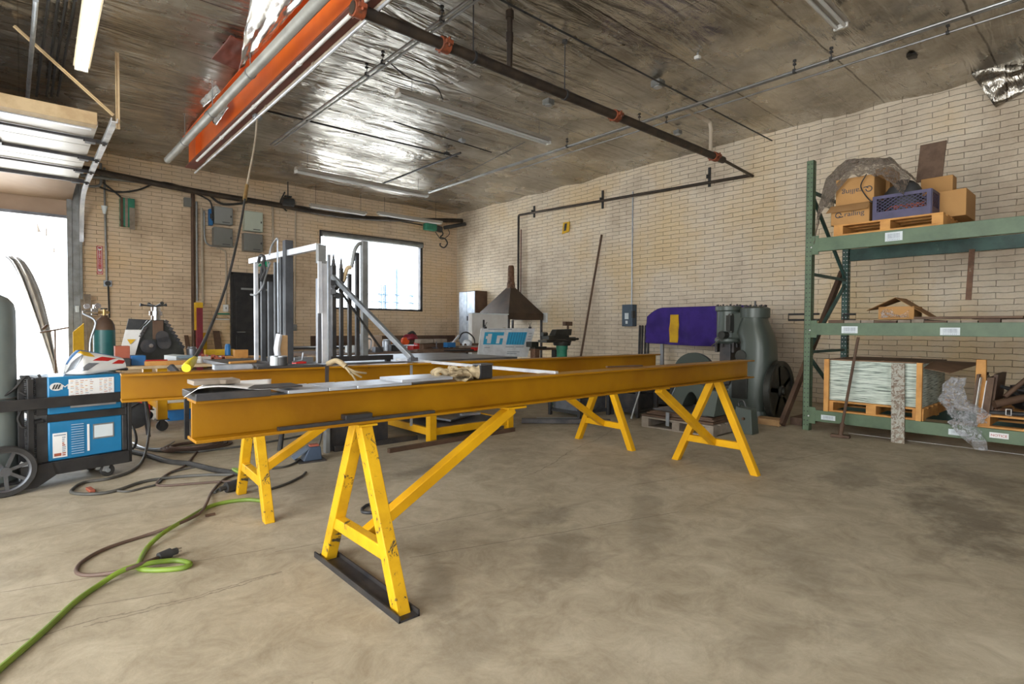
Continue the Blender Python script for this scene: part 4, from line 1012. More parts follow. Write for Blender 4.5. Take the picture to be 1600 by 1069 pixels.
# right cartons
y8 = YZ(1457, 320, RX+.25)[0]; y9 = YZ(1508, 320, RX+.25)[0]
zz = YZ(1480, 296, RX+.25)[1]
carton('carton', RX+.30, RX+.75, y8+.0, y9, zp, zz, 'card', 'large plain carton right of the purple crate on the rack', tape=False)
ya = YZ(1428, 290, RX+.5)[0]; yb = YZ(1489, 290, RX+.78)[0]
tag(obj('carton', B().mm((RX+.77, yb, zp), (RX+.95, ya, YZ(1480, 275, RX+.8)[1])), M['card'], bevel=.004), 'plain carton at the back of rack top, under the dark panel', 'box')
a = gx(1431, 281, RX+.80); c = gx(1472, 277, RX+.80); ztp = gx(1437, 227, RX+.85).z
tag(obj('fibreboard_sheet', B().hexa([(RX+.80, a.y, a.z-.03), (RX+.82, a.y, a.z-.03), (RX+.82, c.y, a.z-.03), (RX+.80, c.y, a.z-.03)], [(RX+.86, a.y-.02, ztp), (RX+.88, a.y-.02, ztp), (RX+.88, c.y-.02, ztp), (RX+.86, c.y-.02, ztp)]), M['wood_dark'], bevel=.002), 'tall dark brown panel standing at the back of rack top level', 'panel')
# smoky stretch film bulging over the cartons
def filmf(u, v):
    px_ = 1284+u*138; top = 246+ (18*(1-min(1, u*3.0))**1.5*2.2) + 30*max(0, u-.75)/.25
    y_, zt_ = YZ(px_, top, RX+.15)
    k = v
    x = RX-.06+k*.55+.03*noise.noise(Vector((u*7, v*6, 1)))
    q_ = min(1, max(0, (u-.15)/.3)); hang = (1-min(1, k/.45))**1.2*(.46*(1-q_)+.22*q_)
    zz_ = zt_-hang+.035*noise.noise(Vector((u*11, v*9, 4)))
    if u < .02: zz_ -= .25
    return (x, y_, zz_)
tag(obj('stretch_film', B().grid(filmf, 60, 26), M['film_dark']), 'crumpled smoky stretch film pulled over the stacked cartons', 'plastic film')
p = [gx(1354, 272, RX-.03), gx(1345, 290, RX-.03), gx(1352, 305, RX-.03), gx(1362, 316, RX-.02)]
tag(obj('black_string', B().tube(spline(p, 6), .006, 8), M['rubber']), 'black string hanging over the upside-down carton', 'string')
# --- middle level
zm = LV[1][0]+.036
yA_, zA_ = YZ(1372, 503, RX+.1); yB_, _ = YZ(1428, 503, RX+.1)
ob = thing('open_carton', 'opened cardboard box with raised flaps on the middle rack level', 'box', (RX+.25, (yA_+yB_)/2, zm))
zh = YZ(1400, 480, RX+.1)[1]
obj('body', B().mm((RX+.10, yB_, zm), (RX+.40, yA_, zm+.13)), M['card'], ob, bevel=.003)
pk = gx(1402, 465, RX+.12); lf = gx(1356, 486, RX+.02); rf = gx(1432, 499, RX+.2)
obj('flap', B().hexa([(RX-.02, lf.y, lf.z), (RX-.02, lf.y, lf.z+.006), (RX+.40, lf.y+.02, lf.z+.03), (RX+.40, lf.y+.02, lf.z+.024)], [(RX+.05, pk.y, pk.z-.006), (RX+.05, pk.y, pk.z), (RX+.45, pk.y, pk.z), (RX+.45, pk.y, pk.z-.006)]), M['card_dark'], ob)
obj('flap', B().hexa([(RX+.04, pk.y, pk.z-.006), (RX+.04, pk.y, pk.z), (RX+.45, pk.y, pk.z), (RX+.45, pk.y, pk.z-.006)], [(RX+.12, yB_-.12, zm+.02), (RX+.12, yB_-.12, zm+.026), (RX+.45, yB_-.12, zm+.026), (RX+.45, yB_-.12, zm+.02)]), M['card_dark'], ob)
obj('film_scrap', B().grid(lambda u, v: V((RX+.03+.02*math.sin(u*9+v*4), yA_-.04-u*.24, zm+.02+v*.09*(.6+.4*math.sin(u*7))))+V((.02*noise.noise(V((u*8, v*8, 2))), 0, .02*noise.noise(V((u*9, v*5, 7))))), 16, 8), M['film'], ob)
a1 = gx(1426, 500, RX+.02)
for i, (pa, pb, X, mm, lb) in enumerate((((1430, 501), (1600, 499), .05, 'wood_dark', 'long dark plank lying on the middle rack level, front one'), ((1520, 496), (1660, 497), .45, 'rust_brown', 'rusty flat sheet lying at the back of middle rack level'))):
    A1 = gx(*pa, RX+X); C1 = gx(*pb, RX+X)
    tag(obj('plank', B().mm((RX+X-.06, C1.y, zm+.001+i*.0), (RX+X+.12, A1.y, zm+.022)), M[mm], bevel=.002), lb, 'plank')
# black U handle bars lying over the level, ends projecting left
for (pa, pb, X, lb) in (((1232, 497), (1280, 499), .03, 'black U-shaped flat handle projecting left of the rack post'), ((1318, 495), (1337, 496), .35, 'short black U-shaped handle on middle level behind the post')):
    A1 = gx(*pa, RX+X); C1 = gx(*pb, RX+X); z_ = zm+.02
    pts = [(RX+X-.0, C1.y, z_-.02), (RX+X, A1.y, z_-.02), (RX+X, A1.y, z_+.045), (RX+X, C1.y, z_+.045)]
    tag(obj('handle_bar', B().tube([V(q) for q in pts], .011, 8), M['black']), lb, 'handle')
# rust hanging bar from the top rear beam
a = gx(1519, 388, RX+RD-.05); c = gx(1513, 469, RX+RD-.05)
tag(obj('hanging_bar', B().bar((a.x, a.y, LV[0][1]+.02), c, .012, .05, (0, 1, 0)), M['rust']), 'rusty flat bar hanging down from the top rear beam of the rack', 'bar')
# --- bottom level
zb_ = LV[2][0]
y0 = YZ(1289, 640, RX)[0]; y1 = YZ(1444, 650, RX)[0]
pallet(RX-.03, RX+1.15, y0, y1, zb_, 'wooden pallet on bottom level under the sheet stack', 'wood_orange')
zs = zb_+.122; ztop = YZ(1370, 564, RX)[1]
st = thing('sheet_stack', 'thick stack of pale greenish sheet edges on the bottom rack pallet', 'sheet stack', (RX+.45, (y0+y1)/2, zs))
obj('sheets', B().mm((RX+.005, y1+.02, zs), (RX+.93, y0-.02, ztop-.012)), M['stack'], st, bevel=.004)
obj('cover_sheet', B().mm((RX-.0, y1+.01, ztop-.012), (RX+.95, y0-.01, ztop)), M['ply_top'], st)
for (a_, c_) in (((1290, 568), (1296, 640)), ((1434, 570), (1441, 656))):
    pa, pb = YZ(a_[0], a_[1], RX-.02), YZ(c_[0], c_[1], RX-.02)
    obj('corner_post', B().mm((RX-.064, pb[0]-.0, zb_+.001), (RX-.031, pa[0], ztop)), M['wood_orange'], st, bevel=.002)
# overhanging rusty sheets
a = gx(1380, 562, RX+.1); c = gx(1488, 583, RX+.1)
tag(obj('rusty_sheet', B().hexa([(RX+.05, a.y, ztop+.002), (RX+.75, a.y, ztop+.002), (RX+.65, c.y-.15, ztop-.01), (RX+.0, c.y, ztop-.09)], [(RX+.05, a.y, ztop+.006), (RX+.75, a.y, ztop+.006), (RX+.65, c.y-.15, ztop-.006), (RX+.0, c.y, ztop-.086)]), M['ply_top']), 'thin brown sheet sliding off the right end of the sheet stack', 'sheet')
# leaning things in front
a = gz(1403, 692); t_ = gx(1403, 568, RX-.06)
tag(obj('leaning_board', B().hexa([(a.x-.01, a.y-.055, 0), (a.x+.01, a.y-.055, 0), (a.x+.01, a.y+.055, 0), (a.x-.01, a.y+.055, 0)], [(RX-.065, t_.y-.055, t_.z), (RX-.045, t_.y-.055, t_.z), (RX-.045, t_.y+.055, t_.z), (RX-.065, t_.y+.055, t_.z)]), M['rust_white']), 'rust and white mottled plank leaning on the sheet stack', 'plank')
a = gz(1313, 684); t_ = gx(1341, 527, RX-.06)
fl = thing('floor_scraper', 'brown pole with a flat foot leaning on the middle rack beam', 'scraper', (a.x, a.y, 0))
obj('pole', B().cyl((a.x, a.y, .03), t_, .014, 10), M['rust_brown'], fl)
obj('foot', B().box((a.x, a.y, .018), (.07, .17, .03), rad(8)), M['rust_brown'], fl, bevel=.004)
obj('collar', B().cyl((a.x, a.y, .03), V((a.x, a.y, .03)).lerp(t_, .12), .022, 10), M['rust_brown'], fl)
# long dark bar leaning against the post side
a = gz(1221, 672, .0); a = V((a.x, a.y, .02)); t_ = gx(1325, 395, RX+RD-.0); t_.z = min(t_.z, 1.85)
t_ = gx(1316, 425, RX+RD+.06)
a = gx(1221, 670, RX-.02); a.z = .02
tag(obj('leaning_beam', B().bar(a, t_, .05, .07), M['rust_brown'], bevel=.004), 'dark brown square bar leaning slantwise behind the rack front post', 'bar')
# clear film bundle spilling to the floor
cl = [gx(1500, 590, RX-.05), gx(1499, 625, RX-.06), gx(1502, 650, RX-.08), gx(1512, 675, RX-.09), gx(1532, 703, RX-.11)]
wd = [.05, .10, .13, .08, .045]
def fb(u, v):
    k = v*4; i = min(3, int(k)); f = k-i; c = cl[i].lerp(cl[i+1], f); w_ = wd[i]*(1-f)+wd[i+1]*f
    a = u*2*PI; n_ = .25*noise.noise(Vector((math.cos(a)*1.5, math.sin(a)*1.5, v*7)))+.15*noise.noise(Vector((math.cos(a)*4, math.sin(a)*4, v*16)))
    return c+V((math.cos(a)*w_*.55*(1+n_*2), math.sin(a)*w_*(1+n_*2)+.05*math.sin(v*9)*(v < .6), .03*n_))
tag(obj('film_bundle', B().grid(fb, 26, 40), M['film']), 'bundle of clear crumpled stretch film spilling over the bottom rack beam to the floor', 'plastic film')
# upright boards and right pallet of scrap
yL = YZ(1527, 660, RX)[0]
pallet(RX-.02, RX+1.15, yL, yL-1.1, zb_, 'wooden pallet of scrap metal at the right end of bottom rack level', 'wood_orange')
zs = zb_+.122
for i, (px_, tpy, mm, th, lb, X) in enumerate(((1521, 585, 'wood_dark', .02, 'dark board standing upright beside the clear film', .02), (1524, 590, 'white', .006, 'thin white sheet edge standing between the dark boards', .0), (1534, 595, 'white', .006, 'slanting thin white sheet edge standing by the scrap', .02), (1541, 590, 'wood_dark', .05, 'dark upright board stack before the scrap metal', .04), (1549, 585, 'rust_brown', .03, 'brown upright board nearest the scrap metal', .1))):
    yy_, z1 = YZ(px_, tpy, RX+X)
    tag(obj('upright_board', B().hexa([(RX+X, yy_-th/2, zs), (RX+X+.5, yy_-th/2, zs), (RX+X+.5, yy_+th/2, zs), (RX+X, yy_+th/2, zs)], [(RX+X+.02, yy_-th/2-.03, z1), (RX+X+.5, yy_-th/2-.03, z1), (RX+X+.5, yy_+th/2-.03, z1), (RX+X+.02, yy_+th/2-.03, z1)]), M[mm]), lb, 'board')
a = YZ(1533, 562, RX+.12); c = YZ(1533, 592, RX+.12)
tag(obj('orange_block', B().hexa([(RX+.12, a[0]-.045, zs), (RX+.17, a[0]-.045, zs), (RX+.17, a[0]+.045, zs), (RX+.12, a[0]+.045, zs)], [(RX+.12, a[0]-.035, a[1]), (RX+.17, a[0]-.035, a[1]), (RX+.17, a[0]+.035, a[1]), (RX+.12, a[0]+.035, a[1])]), M['wood_orange'], bevel=.003), 'orange wooden post end sticking up above the upright boards', 'post')
rnd = random.Random(21)
scr = ['thick pipe with open end in the rack scrap heap', 'dark slanting bar on top of the rack scrap heap', 'long dark bar rising to the right over the scrap heap', 'lower dark pipe in the scrap heap, front', 'short rusty pipe in the scrap heap, front', 'black pipe at the bottom of the scrap heap', 'crossing dark flat bar in the scrap heap', 'upper dark bar near the right frame edge on scrap heap']
cfg = [((1553, 632), (1600, 622), .05, .035, 'rust_brown'), ((1565, 603), (1600, 622), .12, .012, 'tool_black'), ((1570, 620), (1625, 575), .10, .02, 'rust_brown'), ((1545, 645), (1640, 650), .06, .022, 'tool_black'), ((1556, 642), (1580, 640), .1, .02, 'rust'), ((1560, 650), (1650, 652), .16, .03, 'steel_dark'), ((1540, 600), (1640, 618), .3, .015, 'steel_dark'), ((1580, 605), (1640, 600), .25, .02, 'steel_dark')]
for (pa, pb, X, r, mm), lb in zip(cfg, scr):
    tag(obj('scrap_bar', B().cyl(gx(*pa, RX+X), gx(*pb, RX+X+.15), r, 12), M[mm]), lb, 'scrap')
a = gx(1571, 640, RX-.01); c = gx(1579, 650, RX-.01)
b = B(); b.tube([(RX+.02, a.y, a.z), (RX+.02, c.y, a.z), (RX+.02, c.y, c.z), (RX+.02, a.y, c.z), (RX+.02, a.y, a.z)], .004, 6)
tag(obj('white_ring', b, M['white']), 'small white rectangular loop on the scrap heap', 'loop')
tag(obj('scrap_heap', lump((RX+.5, yL-.65, zs+.115), .38, .42, .14, 9, .5, 28), M['steel_dark']), 'dark heap of metal scrap on right bottom pallet', 'scrap', None, 'stuff')
# ================================================================ welder cart (left)
CA = rad(14); CP0 = V((.20, 4.92, 0))
ct = thing('welder_cart', 'blue welding machine and cooler on a black wheeled cart beside the garage door', 'welding cart', CP0, CA)
uX = V((math.cos(CA), math.sin(CA), 0)); uY = V((-math.sin(CA), math.cos(CA), 0))
def cl_(px_, py_, dep=0):                     # pixel -> cart local coordinates on its front plane
    p = gp(px_, py_, CP0+uY*dep, CA)-CP0
    return V((p.dot(uX), p.dot(uY), p.z))
def cbox(pa, pb, d0, d1, m, name, bevel=.004, par=None, **k):
    a, c = cl_(*pa), cl_(*pb)
    return obj(name, B().mm((a.x, d0, c.z), (c.x, d1, a.z)), m, par or ct, local=True, bevel=bevel, **k)
LF = cl_(73, 700).x; RG = cl_(196, 700).x
zz = lambda py_: cl_(134, py_).z
DP = .36
zt_l = zz(654); zb_l = zz(713); zt_u = zz(586.5); zb_u = zz(643)
low = obj('cooler', B().mm((LF+.01, .0, zb_l), (RG-.02, DP, zt_l)), M['blue'], ct, local=True, bevel=.008)
upp = obj('welder', B().mm((LF+.01, .0, zb_u), (RG-.02, DP, zt_u)), M['blue'], ct, local=True, bevel=.008)
for z0, z1, nm in ((zb_l, zt_l, 'louvre_panel'), (zb_u, zt_u, 'rear_panel')):
    b = B().mm((LF-.05, .01, z0), (LF+.009, DP-.01, z1))
    n = int((z1-z0)/.014)
    for i in range(n): b.box((LF-.055, DP/2, z0+.01+i*.014), (.012, DP-.04, .006), 0, 0, rad(25))
    obj(nm, b, M['tool_black'], ct, local=True)
obj('front_panel', B().mm((RG-.02, .0, zb_u), (RG+.015, DP, zt_u)).mm((RG-.02, .0, zb_l), (RG+.015, DP, zt_l)), M['tool_black'], ct, local=True, bevel=.006)
# frame: shelf between, tray, uprights, handle rail
obj('shelf', B().mm((LF-.0, -.005, zt_l), (RG+.0, DP, zb_u)), M['black'], ct, local=True)
r0, r1 = cl_(-40, 625), cl_(197, 617)
obj('rail', B().mm((r0.x, -.035, zz(632)), (r1.x+.01, -.012, zz(616))).mm((r0.x, DP+.01, zz(632)), (r1.x+.01, DP+.03, zz(616))).mm((r1.x-.01, -.03, zz(632)), (r1.x+.01, DP+.03, zz(616))), M['black'], ct, local=True, bevel=.004)
obj('rail_label', B().mm((cl_(107, 636).x, -.0375, zz(634.5)), (cl_(178, 636).x, -.035, zz(631.5))), M['galv'], ct, local=True)
obj('tray', B().mm((LF-.02, -.02, zz(733)), (RG+.02, DP+.02, zb_l-.002)), M['black'], ct, local=True, bevel=.004)
a = cl_(36, 722); c = cl_(58, 760)
for y_ in (-.03, DP+.02): obj('axle_bracket', B().prism([(LF+.02, y_, zz(714)), (cl_(30, 722).x, y_, zz(714)), (cl_(30, 722).x, y_, .02), (cl_(55, 760).x, y_, .02), (LF+.04, y_, zz(733))], (0, .012, 0)), M['black'], ct, local=True)
for px_ in (37, 48):
    x_ = cl_(px_, 650).x; obj('upright', B().mm((x_-.016, .05 if px_ == 37 else -.005, zz(722)), (x_+.016, .075 if px_ == 37 else .02, zz(588))), M['black'], ct, local=True, bevel=.002)
x_ = (RG+.028)
obj('upright', B().mm((x_-.012, -.01, zz(733)), (x_+.012, .02, zz(588))), M['black'], ct, local=True, bevel=.002)
# big rear wheels and axle
wc = cl_(5, 748); wr = .165
def wheel(y):
    Mx = Matrix.Rotation(PI/2, 4, 'X')
    o = V((wc.x, y, wr))
    w_ = obj('wheel', B().lathe([(wr-.035, -.02), (wr-.008, -.022), (wr, -.012), (wr, .012), (wr-.008, .022), (wr-.035, .02), (wr-.035, -.02)], o, 36, Mx), M['rubber'], ct, local=True)
    b = B().lathe([(.03, -.025), (.03, .025)], o, 16, Mx)
    for k in range(7):
        a = k/7*2*PI+.3; b.bar(o+V((math.cos(a)*.02, 0, math.sin(a)*.02)), o+V((math.cos(a)*(wr-.03), 0, math.sin(a)*(wr-.03))), .02, .012, (0, 1, 0))
    b.lathe([(wr-.045, -.012), (wr-.033, -.018), (wr-.033, .018), (wr-.045, .012), (wr-.045, -.012)], o, 36, Mx)
    obj('spokes', b, M['steel_mill'], w_, local=True)
wheel(-.04); wheel(DP+.06)
obj('axle', B().cyl((wc.x, -.05, wr), (wc.x, DP+.07, wr), .012, 10), M['black'], ct, local=True)
obj('cylinder_platform', B().mm((wc.x-.12, .0, .06), (LF, DP, .075)), M['black'], ct, local=True)
for y in (.03, DP-.03):
    cx_ = cl_(170, 735).x
    o = V((cx_, y, .045))
    cs = obj('caster', B().lathe([(.045, -.013), (.045, .013)], o, 20, Matrix.Rotation(PI/2, 4, 'X')), M['rubber'], ct, local=True, bevel=.003)
    obj('fork', B().box(o+V((-.01, -.018, .03)), (.035, .003, .07), 0, 0, rad(20)).box(o+V((-.01, .018, .03)), (.035, .003, .07), 0, 0, rad(20)).box(o+V((-.015, 0, .066)), (.06, .05, .006)), M['galv'], cs, local=True)
    obj('hub', B().cyl(o-V((0, .022, 0)), o+V((0, .022, 0)), .015, 10), M['galv'], cs, local=True)
# graphics on the welder
def cpatch(name, x0, y0, x1, y1, m, par, d=-.003):
    a, c = cl_(x0, y0), cl_(x1, y1); za, zb = zz(0), 0
    ratio = 1
    return obj(name, B().mm((a.x, d, c.z), (c.x, d+.0025, a.z)), m, par, local=True)
cpatch('chart_label', 107, 593, 178, 615, M['paper'], upp)
A_ = cl_(109, 594); C_ = cl_(176, 614); rr = random.Random(2)
cols = {0: 'red_box', 1: 'wood_orange', 2: 'print'}
for k in range(3):
    b = B()
    for i in range(9):
        for j in range(9):
            if (i+j*2) % 3 == k and not (i in (5,) or rr.random() < .2):
                x = A_.x+(C_.x-A_.x)*(i+.1)/9; z = C_.z+(A_.z-C_.z)*(j+.2)/9
                b.mm((x, -.0038, z), (x+(C_.x-A_.x)/9*rr.uniform(.4, .75), -.0028, z+(A_.z-C_.z)/9*.3))
    obj('chart_print', b, M[cols[k]], upp, local=True)
c = cl_(88, 604.5)
obj('logo_oval', B().lathe([(.037, 0), (.037, .002)], (c.x, -.001, c.z), 32, Matrix.Rotation(PI/2, 4, 'X') @ Matrix.Diagonal((1, .74, 1, 1))), M['white'], upp, local=True)
b = B()
for dx in (-.015, 0, .015):
    b.prism([(c.x+dx-.011, -.0045, c.z-.016), (c.x+dx-.002, -.0045, c.z-.016), (c.x+dx+.011, -.0045, c.z+.016), (c.x+dx+.002, -.0045, c.z+.016)], (0, .001, 0))
obj('logo_bars', b, M['tool_black'], upp, local=True)
fr_ = Matrix.Translation(CP0) @ Matrix.Rotation(CA, 4, 'Z')
lp = cl_(101.5, 605)
text('logo_letter', 'M', fr_ @ frame((lp.x, -.002, lp.z), (1, 0, 0), (0, 0, 1)), .05, M['white'], upp, sx=1.3)
# cooler face
cpatch('warning_label', 82, 678, 105, 713, M['paper'], low)
A_ = cl_(84, 680); C_ = cl_(103, 711)
b = B().mm((A_.x, -.0038, A_.z-.01), (C_.x, -.0028, A_.z)); b2 = B(); rr = random.Random(4)
for j in range(10):
    z = C_.z+(A_.z-C_.z)*j/11; (b2 if j in (0, 1, 5, 6) else b).mm((A_.x+.045, -.0038, z), (C_.x-rr.random()*.01, -.0028, z+.008))
b2.mm((A_.x, -.0038, C_.z), (A_.x+.04, -.0028, C_.z+.02))
obj('label_print', b, M['print'], low, local=True); obj('label_print', b2, M['red_box'], low, local=True)
b = B(); A_ = cl_(111, 662); C_ = cl_(131, 708)
for j in range(13):
    z = C_.z+(A_.z-C_.z)*(j+.2)/13; b.box(((A_.x+C_.x)/2, -.004, z+.004), (C_.x-A_.x, .008, .005), 0, rad(-20))
obj('louvres', b, M['blue_pale'], low, local=True)
cpatch('level_strip', 136, 663, 140, 704, M['paper'], low)
cpatch('sight_window', 145, 663, 178, 682, M['galv_dull'], low)
cpatch('window_rim', 147, 665, 176, 680, M['label'], low, -.004)
# hoses on the cart back
for k, pts in enumerate(([(-20, 628), (0, 622), (22, 608), (36, 592), (45, 590), (50, 612)], [(60, 590), (52, 606), (44, 618), (30, 612)], [(34, 640), (28, 655), (36, 668), (50, 664)], [(54, 612), (64, 596), (60, 585)])):
    obj('hose', B().tube(spline([cl_(*p, dep=.05) for p in pts], 6), .008, 8), M['rubber'], ct, local=True)
obj('plug', B().cyl(cl_(52, 663, .04), cl_(66, 658, .04), .022, 12), M['tool_black'], ct, local=True)
b = cl_(20, 722)
obj('corner_label', B().box(cl_(37, 727), (.05, .004, .03), 0, 0, rad(35)), M['paper'], ct, local=True)
# gas cylinder on the cart
ge = cl_(27, 600, .15); gr = .135
gc = CP0+uX*(ge.x-gr)+uY*.17
gt = thing('gas_cylinder', 'tall grey green gas cylinder standing on the welder cart at the left edge', 'gas cylinder', (gc.x, gc.y, .076))
gtop = gp(5, 463, gc, CA).z
obj('shell', B().lathe([(gr*.96, .076), (gr, .095), (gr, gtop-.10), (gr*.93, gtop-.05), (gr*.72, gtop-.012), (gr*.42, gtop+.01), (.035, gtop+.02), (.035, gtop+.045)], (gc.x, gc.y, 0), 40), M['tank_grey'], gt)
obj('neck_ring', B().lathe([(.045, gtop+.018), (.045, gtop+.04)], (gc.x, gc.y, 0), 20), M['galv_dull'], gt)
obj('valve', B().cyl((gc.x, gc.y, gtop+.04), (gc.x, gc.y, gtop+.11), .018, 12).cyl((gc.x-.05, gc.y, gtop+.075), (gc.x+.05, gc.y, gtop+.075), .014, 10).lathe([(.035, gtop+.11), (.035, gtop+.125)], (gc.x, gc.y, 0), 16), M['brass'], gt)
tag(obj('cylinder_chain', B().lathe([(gr+.004, .62), (gr+.012, .625), (gr+.004, .63)], (gc.x, gc.y, 0), 30), M['galv_dull']), 'chain ring around the grey gas cylinder', 'chain')
# welding helmet on top of the welder
hc = fr_ @ cl_(147, 587, .16)
ht = thing('welding_helmet', 'painted welding helmet with stripes lying on top of the blue welder', 'helmet', (hc.x, hc.y, zt_u+.001), CA)
HA, HB_, HC = .165, .12, .17
def hs(u, v, off=0):          # u along length -1..1 , v across
    th = (u)*PI*.5; ph = v*PI
    x = math.sin(th); r = math.cos(th)
    k = 1+off
    zz_ = max(0, math.sin(ph))*r
    q_ = (x+1)/2                       # 0 crown end .. 1 chin end
    w_ = min(1, (q_*5)**.5)*(1-.45*q_)*1.25 if q_ > 0 else 0
    hgt = min(1, (q_*4.2)**.55)*(1-.62*q_**1.3)
    lift = .045*max(0, q_-.35)
    return V((x*HA*1.08*k, -math.cos(ph)*w_*HB_*k, .004+lift+max(0, math.sin(ph))*hgt*HC*1.12*k))
def hpatch(name, u0, u1, v0, v1, m, off=.0, n=16, skew=0, par=None):
    return obj(name, B().grid(lambda a, c: hs(u0+(u1-u0)*a+skew*(c-.5), v0+(v1-v0)*c, off), n, n), m, par or ht, local=True, solid=.002)
sh = hpatch('shell', -.98, .98, .0, 1.0, M['white'], 0, 26)
hpatch('blue_field', -.75, .75, .42, .62, M['blue_tool'], .012, par=sh)
hpatch('red_stripe', -.02, .34, .20, .30, M['red'], .014, skew=.25, par=sh)
hpatch('red_stripe', .42, .80, .14, .26, M['red'], .014, skew=.25, par=sh)
hpatch('grey_feathers', -.8, -.45, .12, .3, M['galv'], .014, skew=.3, par=sh)
hpatch('grey_feathers', -.4, -.15, .05, .16, M['galv'], .014, skew=.3, par=sh)
hpatch('yellow_spot', -.38, -.12, .28, .40, M['gold'], .016, skew=-.1, par=sh)
hpatch('lens_frame', .35, .95, .55, .85, M['tool_black'], .02)
obj('head_band', B().tube(spline([(.12, -.07, .03), (.2, -.02, .02), (.21, .03, .02), (.15, .08, .03)], 6), .012, 8), M['tool_black'], ht, local=True)
# ---------------------------------------------------------------- curtain in the garage doorway
def curt(u, v):
    y = WY+.35; top = gy(15, 400, y); p1 = gy(92, 600, y)
    x = top.x+(p1.x-top.x)*(v**.62)+(.05+.10*(1-v))*(u-.5)*2*(.5+.3*math.sin(v*4)) + .03*math.sin(u*14+v*3)
    z = top.z*(1-v)+.02*v
    return (x, y+.08*math.sin(u*22+v*5), z)
ctn = thing('tarp_curtain', 'torn grey drop cloth gathered and hanging in the bright garage doorway', 'curtain', gy(60, 600, WY+.35)*1.0)
ctn.location.z = 0; WM[ctn.name] = Matrix.Translation(ctn.location)
obj('gathered_cloth', B().grid(curt, 40, 30), M['plastic_grey'], ctn, solid=.003)
for (a_, b_, c_) in (((57, 345), (64, 363), (58, 362)), ((84, 380), (86, 395), (83, 394)), ((72, 335), (74, 370), (71, 368))):
    obj('tatter', B().prism([gy(*a_, WY+.3), gy(*b_, WY+.3), gy(*c_, WY+.3)], (0, .01, 0)), M['plastic_grey'], ctn)
obj('cord', B().tube(spline([gy(57, 300, WY+.3), gy(57, 345, WY+.3), gy(70, 430, WY+.3), gy(80, 520, WY+.3)], 6), .006, 6), M['plastic_grey'], ctn)
yb = WY-.7
tp = thing('t_handle_stand', 'thin rusty T-handled rod standing in the bright garage doorway', 'rod', gy(86, 590, yb)); 
p = gy(86, 516, yb)
tp.location = (p.x, p.y, 0); WM[tp.name] = Matrix.Translation(tp.location)
obj('rod', B().cyl((p.x, p.y, 0), (p.x, p.y, p.z), .012, 8).cyl((p.x, p.y, 0), (p.x, p.y, .02), .12, 16), M['rust_brown'], tp)
obj('cross_handle', B().cyl(gy(62, 520, yb), gy(107, 512, yb), .014, 8).cyl(gy(66, 515, yb), gy(74, 508, yb), .02, 8), M['rust_brown'], tp)
# ================================================================ things against the back wall
def wallbox(name, x0, y0, x1, y1, dep, m, label, cat, parts=None, bevel=.004, Y=WY):
    a, c = gy(x0, y0, Y-dep), gy(x1, y1, Y-dep); ztop = (a.z+gy(x1, y0, Y-dep).z)/2
    t = thing(name, label, cat, ((a.x+c.x)/2, Y, c.z))
    obj('body', B().mm((a.x, Y-dep, c.z), (c.x, Y-.001, a.z)), m, t, bevel=bevel)
    return t, a, c
for (x0, y0, x1, y1, m, lb) in ((335, 320, 364, 352, 'grey_panel', 'grey electrical enclosure on back wall, upper left of four'), (334, 353, 364, 386, 'grey_panel_dark', 'grey electrical enclosure on back wall, lower left of four'),
                          (382, 327, 411, 363, 'grey_panel_pale', 'pale green-grey electrical enclosure on back wall, upper right of four'), (381, 362, 411, 394, 'grey_panel_dark', 'grey electrical enclosure on back wall, lower right of four')):
    t, a, c = wallbox('electrical_enclosure', x0, y0+1.5, x1, y1, .16, M[m], lb, 'electrical box')
    obj('door_panel', B().mm((a.x+.012, WY-.172, c.z+.012), (c.x-.012, WY-.161, a.z-.012)), M[m], t, bevel=.004)
    obj('latch', B().mm((c.x-.05, WY-.185, (a.z+c.z)/2-.03), (c.x-.03, WY-.172, (a.z+c.z)/2+.01)), M['tool_black'], t)
    obj('nameplate', B().mm((c.x-.20, WY-.174, c.z+.03), (c.x-.06, WY-.172, c.z+.045)), M['tool_black'], t)
t, a, c = wallbox('disconnect_switch', 327, 326, 333, 352, .12, M['blue_tool'], 'bright blue narrow switch on back wall beside the enclosures', 'switch')
obj('lever', B().mm((a.x+.01, WY-.15, a.z-.2), (c.x-.01, WY-.12, a.z-.1)), M['tool_black'], t)
t, a, c = wallbox('bracket_box', 188, 308, 211, 355, .14, M['green_box'], 'green and brown bracket box mounted high on back wall', 'bracket box')
w_ = c.x-a.x
obj('side_plate', B().mm((a.x+w_*.32, WY-.15, c.z-.01), (a.x+w_*.5, WY-.14, a.z+.0)), M['wood_grey'], t)
obj('side_plate', B().mm((a.x+w_*.62, WY-.15, c.z-.05), (a.x+w_*1.0, WY-.14, c.z+.35)), M['wood_grey'], t)
obj('slat', B().mm((a.x+.0, WY-.15, c.z-.02), (a.x+w_*.18, WY-.14, a.z)), M['rust_brown'], t)
